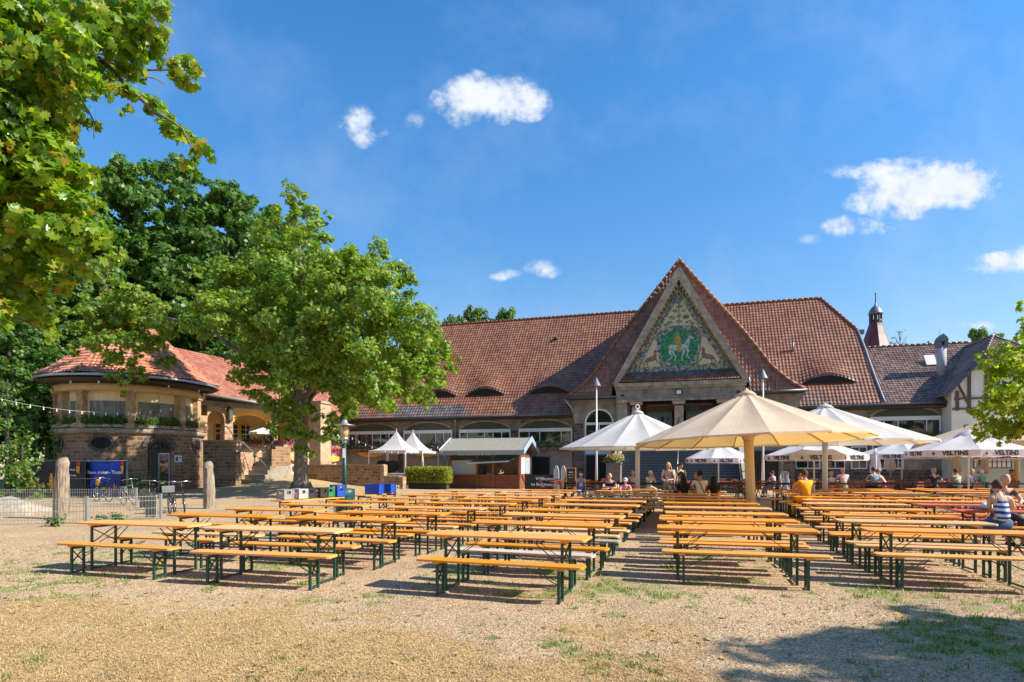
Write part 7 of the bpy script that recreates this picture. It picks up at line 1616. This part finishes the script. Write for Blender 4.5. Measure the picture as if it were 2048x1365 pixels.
        if hair=='curly':
            g=random.Random(3)
            for q in range(22): a=g.uniform(2.6,6.8); zz_=g.uniform(-.04,.12); f.ell((.075*math.cos(a),.085*math.sin(a)-.01,zz_),(.032,.032,.03),6,5,0,HT)
        f.build('hair',MT[mats_['hair']],rt)
    if cap: 
        f=MB(); f.lathe([(.10,.03),(.098,.09),(.07,.135),(0,.15)],14,M=HT,cap=False); f.box((0,.13,.04),(.13,.10,.012),0,0,HT); f.build('cap',MT[cap],rt)
    if glasses: f=MB(); f.box((-.035,.092,.012),(.045,.012,.03),0,0,HT); f.box((.035,.092,.012),(.045,.012,.03),0,0,HT); f.box((0,.094,.018),(.03,.008,.006),0,0,HT); f.build('sunglasses',MT['black_metal'],rt)
    if extra: extra(rt,J,HT)
    return rt
def sit(lean=.05,arms='table',look=(0,1,-.15),twist=0):
    J=dict(hip=(0,0,.60),chest=(0,lean,.98),neck=(0,lean*1.3+.01,1.13),head=(0,lean*1.5+.03,1.26),look=look)
    for s_,sx in (('l',-1),('r',1)):
        J['sh'+s_]=(sx*.175,lean*1.1,1.06)
        if arms=='table': J['el'+s_]=(sx*.24,.16+lean,.86); J['wr'+s_]=(sx*.10,.36+lean,.83)
        elif arms=='cross': J['el'+s_]=(sx*.25,.18+lean,.85); J['wr'+s_]=(-sx*.02,.33+lean,.84+.02*sx)
        elif arms=='lap': J['el'+s_]=(sx*.24,.02,.80); J['wr'+s_]=(sx*.12,.22,.68)
        elif arms=='right': J['el'+s_]=(sx*.22+.12,.14+lean,.85); J['wr'+s_]=(sx*.1+.34,.30+lean,.83)
        elif arms=='face': J['el'+s_]=(sx*.2,.22+lean,.84); J['wr'+s_]=(sx*.08,.24+lean,1.08)
        J['th'+s_]=(sx*.125,.10,.555); J['kn'+s_]=(sx*.13,.44,.53); J['an'+s_]=(sx*.13,.46,.10)
    return J
def stand(look=(0,1,-.1),arms='down'):
    J=dict(hip=(0,0,.93),chest=(0,.01,1.27),neck=(0,.01,1.43),head=(0,.03,1.56),look=look)
    for s_,sx in (('l',-1),('r',1)):
        J['sh'+s_]=(sx*.175,0,1.37)
        if arms=='down': J['el'+s_]=(sx*.24,-.02,1.08); J['wr'+s_]=(sx*.25,.06,.85)
        elif arms=='bag': J['el'+s_]=(sx*.24,.02,1.08); J['wr'+s_]=(sx*.12,.24,1.06)
        J['th'+s_]=(sx*.095,0,.86); J['kn'+s_]=(sx*.11,.02,.48); J['an'+s_]=(sx*.12,-.01,.09)
    return J
for nm,c in (('skin_light',(.55,.33,.24)),('skin_tan',(.42,.23,.15)),('hair_black',(.012,.010,.010)),('hair_brown',(.07,.035,.018)),('hair_blonde',(.42,.26,.11)),('hair_grey',(.32,.31,.30)),('hair_white',(.6,.6,.58)),('hair_red',(.22,.08,.03)),
    ('cloth_navy',(.012,.02,.07)),('cloth_black',(.012,.012,.014)),('cloth_white',(.68,.68,.70)),('cloth_yellow',(.80,.40,.01)),('cloth_pink',(.66,.28,.38)),('cloth_rose',(.62,.47,.54)),('cloth_olive',(.16,.15,.10)),('cloth_beige',(.60,.55,.44)),('cloth_blue',(.02,.16,.55)),('cloth_jeans',(.03,.08,.19)),('cloth_grey',(.22,.24,.27)),('cloth_khaki',(.25,.21,.14)),('cloth_lilac',(.45,.42,.52)),('cloth_green',(.12,.34,.18)),('cloth_orange',(.62,.22,.06)),('cloth_darkgrey',(.06,.065,.08)),('cloth_brown',(.14,.09,.08))):
    simple(nm,c,.65 if 'skin' in nm else .85,var=.10,scale=14,bump=0 if 'skin' in nm else .35,bscale=22)
def patterned(name,c1,c2,kind='wave',scale=14):
    m,N,L,P=nodes(name); P.inputs['Roughness'].default_value=.85; tc=N.new('ShaderNodeTexCoord')
    if kind=='check': t=N.new('ShaderNodeTexChecker'); t.inputs['Scale'].default_value=scale; L.new(tc.outputs['Object'],t.inputs['Vector']); fac=t.outputs['Fac']
    elif kind=='wave': t=N.new('ShaderNodeTexWave'); t.bands_direction='Z'; t.inputs['Scale'].default_value=scale; t.inputs['Distortion'].default_value=3; t.inputs['Detail'].default_value=3; L.new(tc.outputs['Object'],t.inputs['Vector']); fac=t.outputs['Fac']
    else: t=N.new('ShaderNodeTexNoise'); t.inputs['Scale'].default_value=scale; L.new(tc.outputs['Object'],t.inputs['Vector']); fac=t.outputs['Fac']
    r=ramp_node(N,[(.42,c1),(.55,c2)]); L.new(fac,r.inputs[0]); L.new(r.outputs[0],P.inputs['Base Color'])
patterned('cloth_tiedye',(.015,.05,.28),(.6,.64,.72),'wave',3.2); patterned('cloth_plaid',(.03,.10,.18),(.35,.5,.55),'check',22); patterned('cloth_floral',(.03,.06,.14),(.5,.52,.42),'noise',16)
def strap(rt,J,HT):
    c=Vector(J['chest']);h=Vector(J['hip']); f=MB(); f.tube([c+Vector((-.14,.0,.14)),c+Vector((-.08,-.15,.08)),c.lerp(h,.5)+Vector((.04,-.145,0)),h+Vector((.14,-.06,.0)),h+Vector((.13,.1,.02)),c+Vector((-.05,.16,.02)),c+Vector((-.14,.0,.14))],.013,6); f.build('shoulder_strap',MT['cloth_black'],rt)
def braces(rt,J,HT):
    c=Vector(J['chest']);h=Vector(J['hip']); f=MB()
    for sx in (-1,1): f.tube([c+Vector((sx*.10,.05,.13)),c+Vector((sx*.08,-.14,.06)),c.lerp(h,.4)+Vector((0,-.15,0)),h+Vector((-sx*.02,-.14,.0))],.012,6)
    f.build('braces',MT['cloth_black'],rt)
def shirt_print(rt,J,HT):
    c=Vector(J['chest']); f=MB(); f.ell(c+Vector((.0,.142,-.05)),(.05,.012,.06),10,6); f.build('shirt_print',MT['cloth_blue'],rt)
def bag(rt,J,HT):
    f=MB(); f.ell((-.34,.0,.82),(.13,.2,.26),12,8); f.tube([(-.3,.1,1.0),(-.16,.08,1.38),(-.2,-.1,1.38),(-.34,-.1,1.0)],.014,6); f.build('cloth_bag',MT['cloth_beige'],rt)
def mk(skin,shirt,legs,hair,**k): d=dict(skin=skin,shirt=shirt,legs=legs,hair=hair); d.update(k); return d
def at_px(px,Y): return ((px-1024)/FPX*Y,Y,0)
PE=[ # pose, materials, label, kwargs, px, Y, facing (deg, 0 = away from the eye), scale
 (stand(),mk('skin_light','cloth_white','cloth_blue','hair_brown',short=True),'small child in a white shirt, blue shorts and cap standing among the far tables',dict(cap='cloth_beige',extra=shirt_print),1162,25.6,170,.78),
 (sit(.12,'cross',(0,1,-.6)),mk('skin_light','cloth_navy','cloth_darkgrey','hair_grey'),'bald man in a navy t-shirt leaning over a table with crossed arms',dict(hair='none'),1219,22.2,172,1.0),
 (sit(.06,'table',(0,1,-.3)),mk('skin_light','cloth_pink','cloth_jeans','hair_brown'),'little girl in a pink shirt and pink cap seated beside the man in navy',dict(cap='cloth_rose',hair='long'),1250,22.3,175,.86),
 (sit(.10,'face',(.6,1,-.2)),mk('skin_light','cloth_white','cloth_beige','hair_white'),'white-haired woman in a white blouse seated right of the ringed parasol pole',dict(hair='curly'),1297,28.6,200,1.0),
 (sit(.05,'lap'),mk('skin_light','cloth_rose','cloth_khaki','hair_grey'),'grey-haired person seated just left of the ringed parasol pole',{},1266,29.6,160,1.0),
 (stand((.3,1,-.2),'bag'),mk('skin_light','cloth_beige','cloth_khaki','hair_blonde',shoe='cloth_brown'),'standing blonde woman with sunglasses, beige top and a cloth bag',dict(hair='long',glasses=True,extra=bag),1337,22.9,150,1.05),
 (stand((-.5,1,-.5)),mk('skin_light','cloth_olive','cloth_khaki','hair_brown'),'standing woman in an olive t-shirt looking down behind the seated group',dict(hair='bun'),1360,24.2,190,1.04),
 (sit(.10,'right',(1,.5,-.3)),mk('skin_light','cloth_black','cloth_darkgrey','hair_brown'),'brown-haired man in a black t-shirt seated sideways at the group table',{},1352,20.6,-80,1.04),
 (sit(.10,'table'),mk('skin_tan','cloth_black','cloth_black','hair_black'),'woman in black with long black hair seen from behind, left of the man in white',dict(hair='long'),1371,19.6,10,.98),
 (sit(.06,'table'),mk('skin_tan','cloth_white','cloth_grey','hair_black'),'man in a white t-shirt with a dark strap across his back',dict(extra=strap),1402,19.3,0,1.08),
 (sit(.08,'table'),mk('skin_tan','cloth_black','cloth_lilac','hair_black'),'girl in a black top with long black hair, rightmost of the seated group',dict(hair='long'),1429,19.5,-5,.95),
 (sit(.08,'table'),mk('skin_light','cloth_darkgrey','cloth_khaki','hair_blonde'),'fair-haired person facing the viewer across from the man in white',{},1391,21.1,178,1.02),
 (sit(.05,'table'),mk('skin_tan','cloth_yellow','cloth_yellow','hair_brown'),'man in a bright yellow t-shirt seen from behind',{},1613,18.6,4,1.10),
 (sit(.10,'table'),mk('skin_light','cloth_orange','cloth_brown','hair_red'),'red-haired person in orange partly hidden beside the man in yellow',{},1598,19.9,170,1.0),
 (sit(.05,'table',(-.4,1,-.3)),mk('skin_light','cloth_lilac','cloth_grey','hair_brown'),'woman in a lilac top seated near the stacked white chairs',{},1548,30.4,40,1.0),
 (sit(.06,'table'),mk('skin_light','cloth_lilac','cloth_grey','hair_grey'),'grey-haired woman in lilac seen from behind by the terrace rail',dict(hair='curly'),1665,28.0,10,.98),
 (sit(.05,'table'),mk('skin_light','cloth_rose','cloth_khaki','hair_grey'),'balding man in a rose shirt seen from behind by the terrace rail',dict(hair='none'),1688,27.9,-5,1.12),
 (sit(.05,'table'),mk('skin_light','cloth_plaid','cloth_black','hair_brown'),'man in a blue plaid shirt seen from behind',{},1750,28.2,0,1.13),
 (sit(.22,'face',(-.8,.8,-.4)),mk('skin_light','cloth_rose','cloth_grey','hair_brown'),'man in a pale shirt bending over beside the plaid shirt',{},1774,28.6,50,1.05),
 (sit(.08,'right'),mk('skin_light','cloth_navy','cloth_black','hair_grey'),'grey-haired man in a dark blue shirt reaching to the right',dict(hair='curly'),1869,27.7,-20,1.10),
 (sit(.06,'table'),mk('skin_tan','cloth_floral','cloth_navy','hair_brown'),'person in a flowered blue and cream shirt seen from behind',{},1916,27.6,5,1.08),
 (sit(.04,'table'),mk('skin_light','cloth_lilac','cloth_navy','hair_grey'),'man in a lilac shirt with dark braces crossed on his back',dict(extra=braces,hair='none'),1947,27.9,0,1.08),
 (sit(.05,'table'),mk('skin_light','cloth_green','cloth_green','hair_white'),'white-haired person in a light green top',{},1967,27.9,12,1.06),
 (sit(.08,'face',(-.6,1,-.3)),mk('skin_tan','cloth_orange','cloth_brown','hair_brown'),'person in a brownish orange top far right on the terrace',{},2031,29.5,60,1.05),
 (sit(.12,'table'),mk('skin_light','cloth_darkgrey','cloth_jeans','hair_black'),'dark-haired woman leaning by the chalkboard',dict(hair='bun'),1131,35.2,-70,1.0),
 (sit(.10,'table',(0,1,-.35)),mk('skin_light','cloth_brown','cloth_darkgrey','hair_grey'),'bald man in a brownish t-shirt facing the viewer at the red table',dict(hair='none'),1998,12.85,172,1.08),
 (sit(.10,'right',(.2,1,-.1)),mk('skin_light','cloth_tiedye','cloth_jeans','hair_brown'),'woman in a blue tie-dye strap top and denim skirt with her back to the viewer',dict(hair='bun',bare=True,skirt=True),2008,11.25,-4,1.0),
 (stand((0,1,-.3),'bag'),mk('skin_light','cloth_white','cloth_black','hair_black'),'server in a white shirt standing inside the kiosk',{},1000,44.0,170,1.0),
]
for J,mt,lab,kw,px,Y,fa,s_ in PE:
    kw=dict(kw); kw.setdefault('hair','short'); figure(J,mt,lab,loc=at_px(px,Y),rz=R(fa),sc_=s_,**kw)
